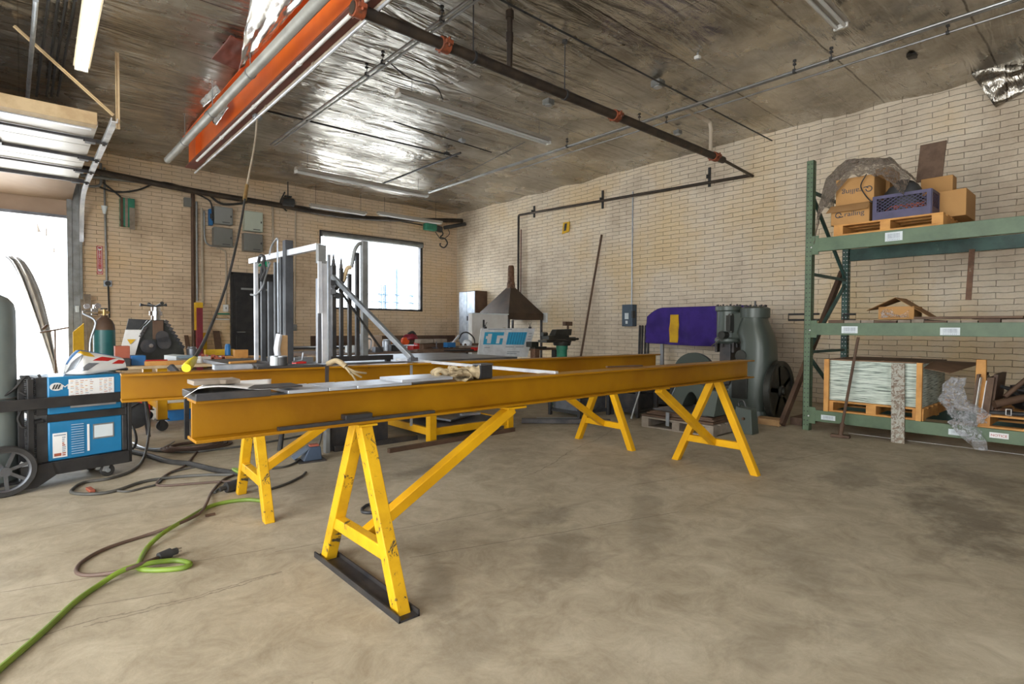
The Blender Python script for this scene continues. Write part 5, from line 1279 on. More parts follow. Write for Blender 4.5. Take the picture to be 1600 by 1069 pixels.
# red vertical sign
t, a, c = wallbox('fire_sign', 151, 384, 161, 429, .006, M['red_sign'], 'narrow red vertical sign with white lettering on back wall', 'sign')
w_ = c.x-a.x; h_ = a.z-c.z; xm = (a.x+c.x)/2
b = B().mm((a.x+.012, WY-.009, c.z+.012), (a.x+.02, WY-.006, a.z-.012)).mm((c.x-.02, WY-.009, c.z+.012), (c.x-.012, WY-.006, a.z-.012)).mm((a.x+.012, WY-.009, c.z+.012), (c.x-.012, WY-.006, c.z+.02)).mm((a.x+.012, WY-.009, a.z-.02), (c.x-.012, WY-.006, a.z-.012))
obj('border', b, M['white'], t)
obj('arrow', B().prism([(xm-.035, WY-.009, a.z-.05), (xm+.035, WY-.009, a.z-.05), (xm, WY-.009, a.z-.095)], (0, .003, 0)).prism([(xm-.035, WY-.009, c.z+.09), (xm+.035, WY-.009, c.z+.09), (xm, WY-.009, c.z+.04)], (0, .003, 0)), M['white'], t)
text('lettering', '\n'.join('FIRE'), frame((xm, WY-.008, a.z-.10-(h_-.2)*.14), (1, 0, 0), (0, 0, 1)), .045, M['white'], t)
text('lettering', '\n'.join('EXTINGUISHER'), frame((xm, WY-.008, c.z+.10+(h_-.2)*.34), (1, 0, 0), (0, 0, 1)), .040, M['white'], t)
# exit sign
t, a, c = wallbox('exit_sign', 398, 404, 420, 417, .05, M['green'], 'green exit sign mounted above the black metal door', 'exit sign')
text('lettering', 'EXIT', frame(((a.x+c.x)/2, WY-.052, (a.z+c.z)/2-.01), (1, 0, 0), (0, 0, 1)), (a.z-c.z)*1.0, M['white'], t)
# outlets, conduits on the back wall
wpipe('conduit', [(163, 262), (164, 325), (167, 440)], .018, 'conduit', 'grey conduit dropping to the outlet box beside the red sign', 'conduit', WY-.03, 8, False)
t, a, c = wallbox('outlet_box', 162, 438, 175, 448, .06, M['galv'], 'square outlet box with black receptacle below the grey conduit', 'outlet')
obj('receptacle', B().cyl(((a.x+c.x)/2, WY-.061, (a.z+c.z)/2), ((a.x+c.x)/2, WY-.075, (a.z+c.z)/2), .045, 16), M['tool_black'], t)
wpipe('cable', [(169, 447), (170, 470), (171, 497)], .014, 'rubber', 'black cable hanging from the outlet box behind the green cylinder', 'cable', WY-.06)
obj('hook_lamp', B().cyl(gy(163, 322, WY-.06), gy(163, 334, WY-.06), .05, 12, .02), M['label'], None, 'small pale funnel-shaped fitting on the conduit above the red sign', 'fitting')
wpipe('conduit', [(292, 316), (290, 330)], .0, 'conduit', 'x') if False else None
t, a, c = wallbox('junction_box', 288, 308, 299, 323, .10, M['grey_panel_dark'], 'small grey junction box high on back wall left of enclosures', 'junction box')
wpipe('conduit', [(301, 300), (302, 480), (303, 570)], .035, 'rust_brown', 'thick brown pipe running down the back wall, leftmost of three', 'pipe', WY-.05, 10, False)
wpipe('conduit', [(307, 315), (308, 470)], .02, 'galv_dull', 'grey conduit running down the back wall, middle of three', 'conduit', WY-.05, 8, False)
wpipe('conduit', [(315, 325), (317, 470), (317, 478)], .022, 'conduit_paint', 'cream conduit running down the back wall, third beside enclosures', 'conduit', WY-.05, 8, False)
wpipe('conduit', [(319, 330), (320, 372), (327, 383), (340, 385), (365, 386)], .016, 'galv_dull', 'thin conduit bending under the left grey enclosures', 'conduit', WY-.04, 8)
wpipe('conduit', [(338, 387), (349, 391), (353, 402), (353, 477)], .018, 'conduit_paint', 'painted conduit curving down to the small white switch', 'conduit', WY-.03, 8)
wpipe('conduit', [(426, 320), (427, 400)], .022, 'conduit_paint', 'painted conduit right of the pale enclosure', 'conduit', WY-.03, 8, False)
wpipe('conduit', [(462, 315), (460, 508)], .018, 'conduit_paint', 'painted conduit down to small box right of the fence pickets', 'conduit', WY-.03, 8, False)
wpipe('conduit', [(450, 417), (456, 423), (457, 440), (457, 508)], .014, 'conduit_paint', 'thin conduit curving into small box right of the pickets', 'conduit', WY-.03, 8)
t, a, c = wallbox('switch_box', 455, 507, 464, 517, .07, M['grey_panel_dark'], 'small grey box at the bottom of conduit below the window', 'switch')
obj('cover_plate', B().mm((a.x+.01, WY-.075, c.z+.01), (c.x-.01, WY-.07, a.z-.01)), M['galv_dull'], t)
t, a, c = wallbox('light_switch', 349, 476, 357, 487, .05, M['white'], 'white light switch on back wall beside the black door', 'switch')
obj('toggle', B().mm(((a.x+c.x)/2-.01, WY-.07, (a.z+c.z)/2-.02), ((a.x+c.x)/2+.01, WY-.05, (a.z+c.z)/2+.02)), M['grey_panel'], t)
t, a, c = wallbox('notice_plate', 338, 489, 359, 492, .01, M['green_box'], 'thin green notice strip under the white switch', 'notice')
t, a, c = wallbox('wall_shelf', 336, 498, 359, 500, .12, M['white'], 'small white shelf under the green notice strip', 'shelf')
t, a, c = wallbox('folder_stack', 340, 493, 354, 497.5, .10, M['wood_pale'], 'flat tan folder lying on the small white shelf', 'folder')
t, a, c = wallbox('jamb_button', 118, 478, 124, 488, .05, M['label'], 'pale door button on the garage door jamb', 'button', Y=WY-.08)
# red and yellow post, brown plates, yellow guard
def fpost(x0, y0, x1, Y, r, m, name, label, cat, y1=None):
    a, c = gy(x0, y0, Y), gy(x1, y0, Y); return a, c
a, c = gy(305.5, 481, 12.1), gy(315, 481, 12.1)
t = thing('upright_post', 'dark red upright post with a yellow cap standing by the back wall', 'post', ((a.x+c.x)/2, 12.1, 0))
xm = (a.x+c.x)/2; r = (c.x-a.x)/2
obj('post', B().mm((xm-r, 12.0, 0), (xm+r, 12.12, a.z)), M['maroon_bright'], t, bevel=.006)
obj('cap', B().mm((xm-r-.02, 11.98, a.z), (xm+r+.0, 12.14, gy(310, 473, 12.1).z)), M['gold'], t, bevel=.006)
obj('edge_strip', B().mm((xm-r-.025, 12.03, gy(305, 516, 12.1).z), (xm-r-.001, 12.1, a.z)), M['gold'], t)
a, c = gy(316, 478, 12.3), gy(322, 480, 12.3)
tag(obj('yellow_cabinet', B().mm((a.x, 12.25, 0), (c.x, 12.4, gy(318, 520, 12.3).z)), M['gold'], bevel=.004), 'narrow yellow upright strip right of the dark red post', 'strip')
for (x0, y0, x1, y1, lb, lean) in ((291, 524, 302, 545, 'brown framed plate leaning on the back wall left of red post', .0), (336, 517, 351, 546, 'dark brown plate leaning on back wall left of the black door', .03)):
    a, c = gy(x0, y0, 12.35), gy(x1, y1, 12.2)
    tag(obj('brown_plate', B().hexa([(a.x, 12.15, .3), (c.x, 12.15, .3), (c.x, 12.18, .3), (a.x, 12.18, .3)], [(a.x-.02, 12.42, a.z), (c.x-.04, 12.42, a.z), (c.x-.04, 12.45, a.z), (a.x-.02, 12.45, a.z)]), M['rust_brown']), lb, 'plate')
tag(obj('low_box', B().mm((gy(285, 545, 12.3).x, 12.05, 0), (gy(356, 545, 12.3).x, 12.48, .298)), M['wood_dark'], bevel=.004), 'low dark box along back wall carrying the brown plates', 'box')
Yg = 11.6
tag(obj('yellow_guard', B().prism([gy(114, 519, Yg), gy(131, 505, Yg), V((gy(132, 560, Yg).x, Yg, 0)), V((gy(114, 560, Yg).x, Yg, 0))], (0, .05, 0)), M['gold'], bevel=.004), 'yellow slant-topped panel standing beside the garage door jamb', 'panel')
for i, (x0, x1, lb) in enumerate(((131, 138, 'grey board leaning by the jamb behind the yellow panel'), (136, 142, 'second grey board leaning behind the green cylinder'))):
    a = gy(x0, 468-i*8, WY-.1-i*.09); c = gy(x1+4, 560, WY-.5-i*.12); c.z = .0
    tag(obj('leaning_board', B().bar(V((c.x, c.y, .05)), a, .10, .02, (0, -1, 0)), M['wood_grey']), lb, 'board')
# green cylinder with regulator
Yc = 8.0; a, c = gy(144, 540, Yc), gy(182, 540, Yc); r = (c.x-a.x)/2*.93; xm = (a.x+c.x)/2
zt_ = gy(163, 497, Yc).z
t = thing('gas_cylinder', 'dark green gas cylinder with brown shoulder and brass regulator behind the helmet', 'gas cylinder', (xm, Yc, 0))
obj('shell', B().lathe([(r, 0), (r, zt_-.17), (r*.99, zt_-.14)], (xm, Yc, 0), 36), M['tank_green'], t)
obj('shoulder', B().lathe([(r*.99, zt_-.14), (r*.93, zt_-.08), (r*.72, zt_-.03), (r*.4, zt_+.005), (.035, zt_+.01), (.035, zt_+.03)], (xm, Yc, 0), 36), M['rust_brown'], t)
obj('valve', B().cyl((xm, Yc, zt_+.02), (xm, Yc, zt_+.10), .02, 12).cyl((xm-.07, Yc, zt_+.065), (xm+.05, Yc, zt_+.065), .016, 10), M['brass'], t)
rg = obj('regulator', B().cyl((xm-.12, Yc-.02, zt_+.07), (xm-.06, Yc-.02, zt_+.07), .04, 14).cyl((xm-.2, Yc-.01, zt_+.065), (xm-.1, Yc-.01, zt_+.065), .018, 10).cyl((xm-.1, Yc-.02, zt_+.1), (xm-.1, Yc-.02, zt_+.15), .012, 8), M['chrome'], t)
obj('gauge', B().lathe([(.03, -.01), (.03, .01)], (xm-.06, Yc-.03, zt_+.14), 18, Matrix.Rotation(PI/2, 4, 'X')), M['chrome'], rg)
obj('gauge', B().lathe([(.03, -.01), (.03, .01)], (xm-.16, Yc-.03, zt_+.13), 18, Matrix.Rotation(PI/2, 4, 'X')), M['chrome'], rg)
obj('handwheel', B().lathe([(.035, zt_+.10), (.035, zt_+.115)], (xm, Yc, 0), 16), M['tool_black'], t)
obj('hose', B().tube(spline([(xm-r-.02, Yc-.05, .4), (xm-r-.03, Yc-.05, .9), (xm-r*.8, Yc-.05, zt_-.05), (xm-.2, Yc-.02, zt_+.05)], 6), .012, 8), M['galv'], t)
# ================================================================ work table A with tools
def table(name, x0, x1, y0, y1, zt_, m, mt, label, legs, rail=.23, lw=.06, casters=False, top_th=.03):
    t = thing(name, label, 'table', ((x0+x1)/2, (y0+y1)/2, 0))
    obj('tabletop', B().mm((x0, y0, zt_-top_th), (x1, y1, zt_)), mt, t, bevel=.003)
    for (lx, ly) in legs:
        zb__ = .12 if casters else 0
        lg = obj('leg', B().mm((lx-lw/2, ly-lw/2, zb__), (lx+lw/2, ly+lw/2, zt_-top_th)), m, t, bevel=.003)
        if casters:
            o = V((lx, ly, .055)); cs = obj('caster', B().lathe([(.055, -.018), (.055, .018)], o, 18, Matrix.Rotation(PI/2, 4, 'X')), M['rubber'], t)
            obj('fork', B().box(o+V((0, -.024, .03)), (.04, .004, .07)).box(o+V((0, .024, .03)), (.04, .004, .07)).box(o+V((0, 0, .067)), (lw+.03, lw+.03, .008)), M['tool_black'], cs)
    xs = sorted(set(l[0] for l in legs)); ys = sorted(set(l[1] for l in legs))
    if rail:
        for yv in (ys[0], ys[-1]): obj('rail', B().mm((xs[0], yv-.02, rail-.035), (xs[-1], yv+.02, rail+.035)), m, t, bevel=.003)
        for xv in (xs[0], xs[-1]): obj('rail', B().mm((xv-.02, ys[0], rail-.035), (xv+.02, ys[-1], rail+.035)), m, t, bevel=.003)
    return t
TA = .70
lx = gy(253, 640, 6.84).x
table('work_table', .42, 2.55, 6.70, 7.9, TA, M['yellow'], M['wood_pale'], 'yellow framed rolling work table behind the left end of rear beam, loaded with tools', [(lx, 6.84), (2.4, 6.84), (lx, 7.75), (2.4, 7.75)], .25, .09, True)
def on(px_, py_, z=TA): return gz(px_, py_, z)
def boxat(name, x0, x1, Y, z0, y_top, dep, m, label, cat='box', bevel=.003, rz=0, parts=None):
    a, c = gy(x0, y_top, Y), gy(x1, y_top, Y)
    t = obj(name, B().box(((a.x+c.x)/2, Y+dep/2, (z0+a.z)/2), (c.x-a.x, dep, a.z-z0), rz), m, label=label, cat=cat, bevel=bevel)
    return t
# roll bender
Yb = 7.35
t = thing('roll_bender', 'dark geared roll bending machine with three-arm handle on left work table', 'bending machine', (gy(240, 555, Yb).x, Yb, TA))
zb0 = TA+.001
P = lambda x, y, Y=Yb: gy(x, y, Y)
pts = [P(206, 555), P(290, 554), P(286, 540), P(262, 508), P(256, 500), P(236, 500), P(222, 515), P(207, 545)]
pts[0].z = pts[1].z = zb0
obj('side_plate', B().prism(pts, (0, .05, 0)), M['ham_dark'], t, bevel=.004)
obj('side_plate', B().prism([p+V((0, .22, 0)) for p in pts], (0, .05, 0)), M['ham_dark'], t, bevel=.004)
b = B()
for (cx_, cy_, r) in ((231, 541, .075), (256, 536, .07), (253, 526, .065)):
    p = P(cx_, cy_, Yb-.02); b.cyl(p-V((0, .03, 0)), p+V((0, .30, 0)), r, 24)
obj('rollers', b, M['steel_dark'], t)
for (cx_, cy_) in ((234, 542), (232, 540)):
    pass
p = P(235, 540, Yb-.05); obj('hub', B().cyl(p, p-V((0, .05, 0)), .022, 12), M['chrome'], t)
b = B()
for k in range(8):
    q = P(258+k*3.6, 503+k*5.6); b.box(q+V((.01, .0, 0)), (.035, .06, .035), 0, 0, rad(30))
for k in range(8):
    q = P(228-k*2.6, 512+k*4.8); b.box(q+V((-.01, .0, 0)), (.03, .06, .03), 0, 0, rad(30))
obj('bolts', b, M['steel_dark'], t)
a, c = P(238, 501), P(255, 530)
obj('slide_block', B().mm((a.x, Yb-.03, c.z), (c.x, Yb+.25, a.z)), M['rust_brown'], t, bevel=.004)
a = P(246, 500); top = P(246, 480)
obj('screw', B().cyl((a.x, Yb+.1, a.z), (a.x, Yb+.1, top.z), .045, 18).cyl((a.x, Yb+.1, a.z+.05), (a.x, Yb+.1, a.z+.1), .065, 18), M['chrome'], t)
b = B(); hub = V((a.x, Yb+.1, top.z+.01))
for (hx, hy, dy) in ((221, 476, 0), (263, 476, 0), (240, 474, .2), (252, 474, -.15)):
    e = P(hx, hy); e.y = Yb+.1+dy; b.tube([hub, hub.lerp(e, .75), e], .01, 10, radii=[.009, .009, .02])
obj('handle', b, M['tool_black'], t)
# white slanting guard with yellow triangle and dark frame
q = [P(183, 545, 7.2), P(207, 545, 7.2), P(222, 516, 7.35), P(196, 516, 7.35)]
q[0].z = q[1].z = zb0
t = thing('guard_shield', 'white slanted machine guard with a small warning triangle beside the bender', 'guard', (q[0].x, 7.2, TA))
obj('shield', B().prism(q, (0, .012, .006)), M['white'], t)
m_ = (q[0]+q[1])*.5*.35+(q[2]+q[3])*.5*.65+V((0, -.012, 0)); ux = (q[1]-q[0]).normalized(); uz = (q[3]-q[0]).normalized()
obj('warning_triangle', B().prism([m_-ux*.04+uz*.03, m_+ux*.04+uz*.03, m_-uz*.03], (0, .004, 0)), M['gold'], t)
q = [P(184, 535, 7.75), P(232, 535, 7.75), P(236, 500, 7.75), P(201, 498, 7.75)]; q[0].z = q[1].z = zb0
t = obj('slant_panel', B().prism(q, (0, .02, 0)), M['tool_black'], label='black slant-sided panel standing behind the white guard', cat='panel')
boxat('red_box', 180, 203, 6.95, TA, 541, .12, M['red_box'], 'small red-orange carton with white edge beside the helmet')
t = thing('blue_carton', 'pale blue and white open carton before the bender', 'box', (P(276, 555, 6.95).x, 6.95, TA))
a, c = gy(256, 540, 6.9), gy(274, 540, 6.9); e = gy(298, 541, 7.05)
obj('body', B().hexa([(a.x, 6.9, TA), (c.x, 6.86, TA), (e.x, 7.0, TA), (a.x+.12, 7.12, TA)], [(a.x, 6.9, TA+.10), (c.x, 6.86, TA+.085), (e.x, 7.0, TA+.085), (a.x+.12, 7.12, TA+.10)]), M['label'], t, bevel=.004)
obj('flap', B().hexa([(c.x, 6.85, TA+.085), (e.x, 6.99, TA+.085), (e.x+.03, 6.92, TA+.06), (c.x+.04, 6.8, TA+.06)], [(c.x, 6.85, TA+.088), (e.x, 6.99, TA+.088), (e.x+.03, 6.92, TA+.063), (c.x+.04, 6.8, TA+.063)]), M['blue_pale'], t)
tag(obj('wood_board', B().mm((gy(226, 565, 6.75).x, 6.72, TA+.0), (gy(304, 565, 6.75).x, 6.78, TA+.045)), M['wood_orange'], bevel=.003), 'orange wooden strip along the front edge of left work table', 'board')
tag(obj('red_level', B().mm((gy(228, 560, 6.8).x, 6.80, TA), (gy(262, 560, 6.8).x, 6.85, TA+.055)), M['red'], bevel=.003), 'red spirit level lying behind the orange wooden strip', 'level')
boxat('blue_case', 205, 228, 6.85, TA, 556, .18, M['blue_tool'], 'blue tool case lying left of the red level', 'case')
boxat('dark_case', 180, 204, 6.75, TA-.0, 561, .15, M['tool_black'], 'low dark case behind the helmet', 'case')
rr = random.Random(8)
tl = ['small white jar by the pendant connector', 'dark hand clamp with red jaws on left table', 'second hand clamp with orange bar on left table', 'small blue grip pliers on left table', 'short steel rod stub on left table', 'black drill chuck on left table', 'grey socket lying on left table', 'small white cap on left table', 'red screwdriver handle on left table', 'brown wooden wedge on left table']
for i, (px_, mm) in enumerate(((312, 'white'), (326, 'red_box'), (341, 'red_box'), (352, 'blue_tool'), (333, 'steel_mill'), (320, 'tool_black'), (300, 'galv'), (345, 'white'), (356, 'red'), (362, 'wood_orange'))):
    Y = 6.85+rr.random()*.35; p = gy(px_, 560, Y)
    b = B()
    if i in (1, 2):
        b.bar((p.x-.07, Y, TA+.05), (p.x+.07, Y, TA+.05), .02, .02).bar((p.x-.06, Y, TA+.0), (p.x-.06, Y, TA+.09), .02, .03).bar((p.x+.05, Y, TA), (p.x+.05, Y, TA+.08), .02, .03).cyl((p.x-.02, Y-.03, TA+.07), (p.x-.02, Y+.03, TA+.07), .012, 8)
    elif i in (0, 7, 6): b.lathe([(.03, TA), (.032, TA+.05), (.022, TA+.06), (.022, TA+.075)], (p.x, Y, 0), 16)
    else: b.tube([(p.x-.08, Y, TA+.018), (p.x, Y+.01, TA+.02), (p.x+.09, Y+.03, TA+.016)], .016, 10, radii=[.018, .012, .007])
    tag(obj(['jar', 'clamp', 'clamp', 'pliers', 'rod', 'chuck', 'socket', 'cap', 'screwdriver', 'wedge'][i], b, M[mm]), tl[i], 'tool')
tag(obj('yellow_bar', B().mm((gy(320, 548, 7.5).x, 7.48, TA), (gy(366, 548, 7.5).x, 7.53, gy(340, 546, 7.5).z)), M['gold'], bevel=.003), 'yellow bar along the back of the left work table', 'bar')
t = thing('wood_block', 'orange wooden block propped on two stubs near the black door', 'block', (gy(377, 560, 7.2).x, 7.2, TA))
a, c = gy(367, 547, 7.2), gy(388, 556, 7.2)
obj('block', B().mm((a.x, 7.2, TA+.03), (c.x, 7.3, a.z)), M['wood_orange'], t, bevel=.003)
obj('stub', B().mm((a.x+.02, 7.2, TA), (a.x+.06, 7.3, TA+.03)).mm((c.x-.05, 7.2, TA), (c.x-.02, 7.3, TA+.03)), M['wood'], t)
boxat('wood_block', 353, 366, 6.95, TA, 557, .1, M['wood_orange'], 'small flat orange wooden block left of the propped block', 'block')
# ================================================================ table B and railing sections
TB = .80
tB = table('work_table', 1.25, 3.98, 4.42, 5.75, TB, M['yellow'], M['steel_mill'], 'steel-topped work table with low yellow frame behind the middle of rear beam', [(2.94, 4.50), (3.93, 4.50), (2.94, 5.65), (3.93, 5.65)], .10, .075)
a = gz(507, 708); c = gz(560, 690)
obj('end_panel', B().mm((a.x, a.y-.03, 0), (a.x+.04, a.y+.03, TB-.03)), M['galv_dull'], tB, bevel=.003)
obj('end_panel', B().mm((a.x+.04, a.y+.0, .01), (a.x+.62, a.y+.012, TB-.05)), M['steel_dark'], tB)
obj('shelf', B().mm((2.97, 4.54, .12), (3.9, 5.6, .128)), M['steel_dark'], tB)
tag(obj('steel_plate', B().box((3.45, 5.0, .165), (.55, .45, .02), rad(25), rad(4)), M['steel_mill']), 'grey steel plate lying on the low shelf behind yellow frame', 'plate')
tag(obj('angle_piece', B().box((3.62, 4.78, .175), (.22, .06, .02), rad(-10)), M['galv']), 'short bright angle piece on the low shelf', 'angle')
# bars on the floor
a, c = gz(607, 708), gz(803, 674)
tag(obj('floor_bar', B().bar((a.x, a.y, .02), (c.x, c.y, .02), .04, .04), M['rust_brown'], bevel=.002), 'long dark square bar on floor in front of the yellow frame', 'bar')
a, c = gz(515, 709), gz(655, 688)
tag(obj('floor_bar', B().bar((a.x+.06, a.y+.05, .025), (c.x, c.y+.05, .025), .05, .05), M['steel_dark'], bevel=.002), 'shorter dark square bar on floor by the upright steel panel', 'bar')
# picket panel left
gt_ = thing('railing_section', 'dark picket railing section with white top tube standing behind the rear beam', 'railing', (1.55, 4.6, TB))
def atY(px_, py_, Y): return gy(px_, py_, Y)
top_far = atY(392, 408, 5.10); top_near = atY(498, 386, 3.84)
top_near.z = top_far.z = (top_far.z+top_near.z)/2
obj('top_tube', B().bar(top_far, top_near, .04, .045), M['steel_bright'], gt_, bevel=.002)
def onrail(px_):      # point on rail line for the column px_
    n_ = (top_near-top_far).cross(V((0, 0, 1))).normalized(); d = ray(px_, 450)
    return CP+d*((top_far-CP).dot(n_)/d.dot(n_))
for i, (px_, hp, wd_, mm, dark) in enumerate(((400, 405, .03, 'steel_bright', 0), (411, 418, .035, 'picket', 1), (422, 440, .035, 'picket', 1), (432, 410, .035, 'picket', 1), (441, 400, .035, 'picket', 1), (450, 376, .06, 'picket', 1))):
    p = onrail(px_); z1 = (CP+ray(px_, hp)*((p-CP).dot(ray(px_, hp))/ray(px_, hp).dot(ray(px_, hp)))).z
    d = ray(px_, hp); s_ = V((p.x, p.y, 0)).length/V((d.x, d.y, 0)).length; z1 = (CP+d*s_).z
    z0 = TB+.001
    obj('picket', B().bar((p.x, p.y, z0), (p.x, p.y, z1), wd_, wd_, (1, 0, 0)), M[mm], gt_, bevel=.002)
p0, p1 = onrail(398), onrail(452)
obj('bottom_rail', B().bar((p0.x, p0.y, TB+.012), (p1.x, p1.y, TB+.012), .05, .022), M['steel_dark'], gt_)
p = onrail(411); obj('spear_tip', B().cyl((p.x, p.y, atY(411, 430, p.y).z), (p.x, p.y, atY(411, 418, p.y).z), .02, 10, .002), M['brass'], gt_)
def side(px_, py_):
    d = ray(px_, py_); n_ = (top_near-top_far).cross(V((0, 0, 1))).normalized(); return CP+d*((top_far-CP).dot(n_)/d.dot(n_))-n_*.04*0
ofs = V((-.05, -.03, 0))
obj('curved_rod', B().tube(spline([side(400, 461)+ofs, side(408, 461)+ofs, side(418, 450)+ofs, side(424, 430)+ofs, side(430, 412)+ofs], 6), .008, 8), M['galv'], gt_)
obj('curved_rod', B().tube(spline([side(429, 400)+ofs, side(432, 388)+ofs, side(438, 378)+ofs, side(442, 376)+ofs, side(442, 400)+ofs, side(443, 520)+ofs], 6), .007, 8), M['galv'], gt_)
tag(obj('spring_clamp', B().tube(spline([side(417, 412)+ofs*1.6, side(420, 402)+ofs*1.6, side(426, 405)+ofs*1.6, side(423, 420)+ofs*1.6, side(420, 436)+ofs*1.6], 6), .012, 8).tube(spline([side(424, 412)+ofs*1.6, side(427, 425)+ofs*1.6, side(421, 440)+ofs*1.6], 6), .012, 8), M['tool_black']), 'dark welding clamp gripping the white top tube of railing', 'clamp')
# near post group
pn = onrear(509)
npst = thing('square_post', 'bright steel square post standing on the rear beam, carrying the white tube', 'post', (pn[0], pn[1]+.06, BT+.017))
pp = V((pn[0], pn[1]+.06, 0))
zt1 = gy(512, 408, pp.y).z; zt2 = gy(508, 384, pp.y).z
obj('tube', B().mm((pp.x-.008, pp.y-.02, BT+.017), (pp.x+.03, pp.y+.02, zt1)), M['steel_bright'], npst, bevel=.002)
obj('tube', B().mm((pp.x-.034, pp.y-.015, BT+.017), (pp.x-.010, pp.y+.02, zt1-.12)), M['steel_mill'], npst, bevel=.002)
obj('top_cap', B().mm((pp.x-.032, pp.y-.025, zt1-.02), (pp.x+.02, pp.y+.02, zt2)), M['galv_dull'], npst, bevel=.002)
obj('side_plate', B().mm((pp.x-.036, pp.y-.03, zt1-.35), (pp.x-.012, pp.y-.02, zt1-.01)), M['steel_bright'], npst)
# wood block + paper towel etc on plate
xw, yw = onrear(450)
tag(obj('wood_block', B().mm((xw-.015, yw+.10, BT+.017), (xw+.035, yw+.17, gy(455, 524, yw+.1).z)), M['wood'], bevel=.003), 'wooden block with a dark band standing on rear beam behind the cans', 'block')
tag(obj('spray_tube', B().tube(spline([(xw-.035, yw+.08, BT+.075), (xw-.04, yw+.08, BT+.12), (xw-.025, yw+.08, BT+.21)], 5), .02, 12), M['steel_bright'], bevel=.0), 'white curved nozzle tube standing in the black can', 'tube')
a, c = onrear(462), onrear(478)
boxat('red_pouch', 462, 479, 4.15, BT-.0, 556, .08, M['red'], 'small red case on rear table right of wooden block', 'case')
tag(obj('pliers', B().tube([(onrear(463)[0], 3.62, BT+.03), (onrear(478)[0], 3.62, BT+.04), (onrear(480)[0], 3.62, BT+.09)], .006, 8), M['galv']), 'small white-handled pliers in front of the red case', 'pliers')
for o_ in [x for x in bpy.data.objects if x.name.startswith('red_pouch')]: o_.location.z = TB+.001
# right railing
YR = 4.55
rl = thing('railing_section', 'unfinished picket railing with scrolls and diagonal galvanized brace before the window', 'railing', (2.6, YR, TB))
a = gy(515, 562, YR); c = gy(612, 557, YR); zr = (a.z+c.z)/2
obj('bottom_rail', B().mm((a.x, YR-.03, zr-.022), (c.x, YR+.03, zr+.022)), M['steel_dark'], rl, bevel=.002)
obj('rail_foot', B().mm((a.x+.02, YR-.02, TB), (a.x+.06, YR+.02, zr-.02)).mm((c.x-.06, YR-.02, TB), (c.x-.02, YR+.02, zr-.02)), M['steel_dark'], rl)
zrt = zr+.022
for i, (px_, hp, w_, mm) in enumerate(((521, 400, .035, 'steel_dark'), (533, 405, .03, 'steel_dark'), (546, 428, .03, 'steel_dark'), (558, 395, .032, 'steel_dark'), (569, 378, .052, 'galv_dull'))):
    p = gy(px_, hp, YR)
    pk_ = obj('picket', B().bar((p.x, YR, zrt-.005), (p.x, YR, p.z-(.08 if i < 2 else 0)), w_, w_, (1, 0, 0)), M[mm], rl, bevel=.002)
    if i < 2: obj('spear_point', B().cyl((p.x, YR, p.z-.09), (p.x, YR, p.z+.04), w_*.6, 8, .001), M[mm], pk_)
obj('scroll', B().tube(spline([gy(*q, YR) for q in ((567, 379), (560, 382), (554, 392), (551, 408), (549, 418))], 6), .016, 10), M['galv_dull'], rl)
obj('scroll', B().tube(spline([gy(*q, YR) for q in ((548, 418), (543, 419), (539, 430), (536, 440))], 6), .018, 10), M['wood_pale'], rl)
obj('scroll', B().tube(spline([gy(*q, YR) for q in ((541, 433), (537, 441), (531, 446), (526, 446))], 6), .010, 10), M['steel_dark'], rl)
a = gy(520, 432, YR-.10); c = gy(643, 563, 3.60); c.z = max(c.z, BT+.03)
obj('diagonal_brace', B().bar(a, c, .035, .035), M['galv'], rl, bevel=.002)
obj('brace_foot', B().box(c+V((.01, 0, -.01)), (.06, .05, .03)).cyl(c-V((0, .03, 0)), c+V((0, .03, 0)), .012, 8), M['steel_mill'], rl)
obj('thin_brace', B().bar(gy(530, 452, YR-.06), gy(598, 549, YR-.06), .016, .016), M['steel_dark'], rl)
obj('end_tube', B().bar((gy(514, 470, YR-.3).x, YR-.3, TB), (gy(514, 470, YR-.3).x, YR-.3, gy(514, 398, YR-.3).z), .022, .022, (1, 0, 0)), M['galv'], rl)
b = B()
for i, q in enumerate(((518, 442), (524, 448), (521, 456), (527, 462))): b.box(gy(*q, YR-.16), (.05, .04, .04), i*.5, i*.7)
tag(obj('pipe_clamp', b, M['tool_black']), 'dark clamp at the top of galvanized diagonal brace', 'clamp')
# ================================================================ table D, tools in the middle background
TD = .78
table('work_bench', 4.0, 6.9, 6.5, 8.6, TD, M['tool_black'], M['wood_dark'], 'dark heavy workbench in the middle distance carrying the vise and posters', [(4.1, 6.6), (6.8, 6.6), (4.1, 8.5), (6.8, 8.5)], .3, .08)
def onD(px_, Y, z=TD): return gy(px_, 545, Y).x
# vise
Yv = 6.8; xv = onD(671, Yv)
t = thing('bench_vise', 'large brownish bench vise on the edge of the dark workbench', 'vise', (xv, Yv, TD))
za = gy(671, 531, Yv).z
obj('base', B().lathe([(.14, TD), (.14, TD+.03), (.07, TD+.05), (.07, za-.12)], (xv, Yv, 0), 20), M['rust_brown'], t)
a, c = gy(652, 530, Yv).x, gy(694, 530, Yv).x
obj('jaw', B().mm((a, Yv-.08, za-.05), (xv+.02, Yv+.08, za+.01)), M['wood_grey'], t, bevel=.01)
obj('jaw', B().mm((xv+.04, Yv-.08, za-.05), (c, Yv+.08, za+.01)), M['wood_grey'], t, bevel=.01)
obj('body', B().mm((a+.06, Yv-.05, za-.16), (c-.05, Yv+.05, za-.05)), M['rust_brown'], t, bevel=.012)
obj('screw_handle', B().cyl((xv, Yv-.2, za-.12), (xv, Yv+.05, za-.12), .018, 10).cyl((xv, Yv-.18, TD+.03), (xv, Yv-.18, za-.02), .009, 8), M['steel_mill'], t)
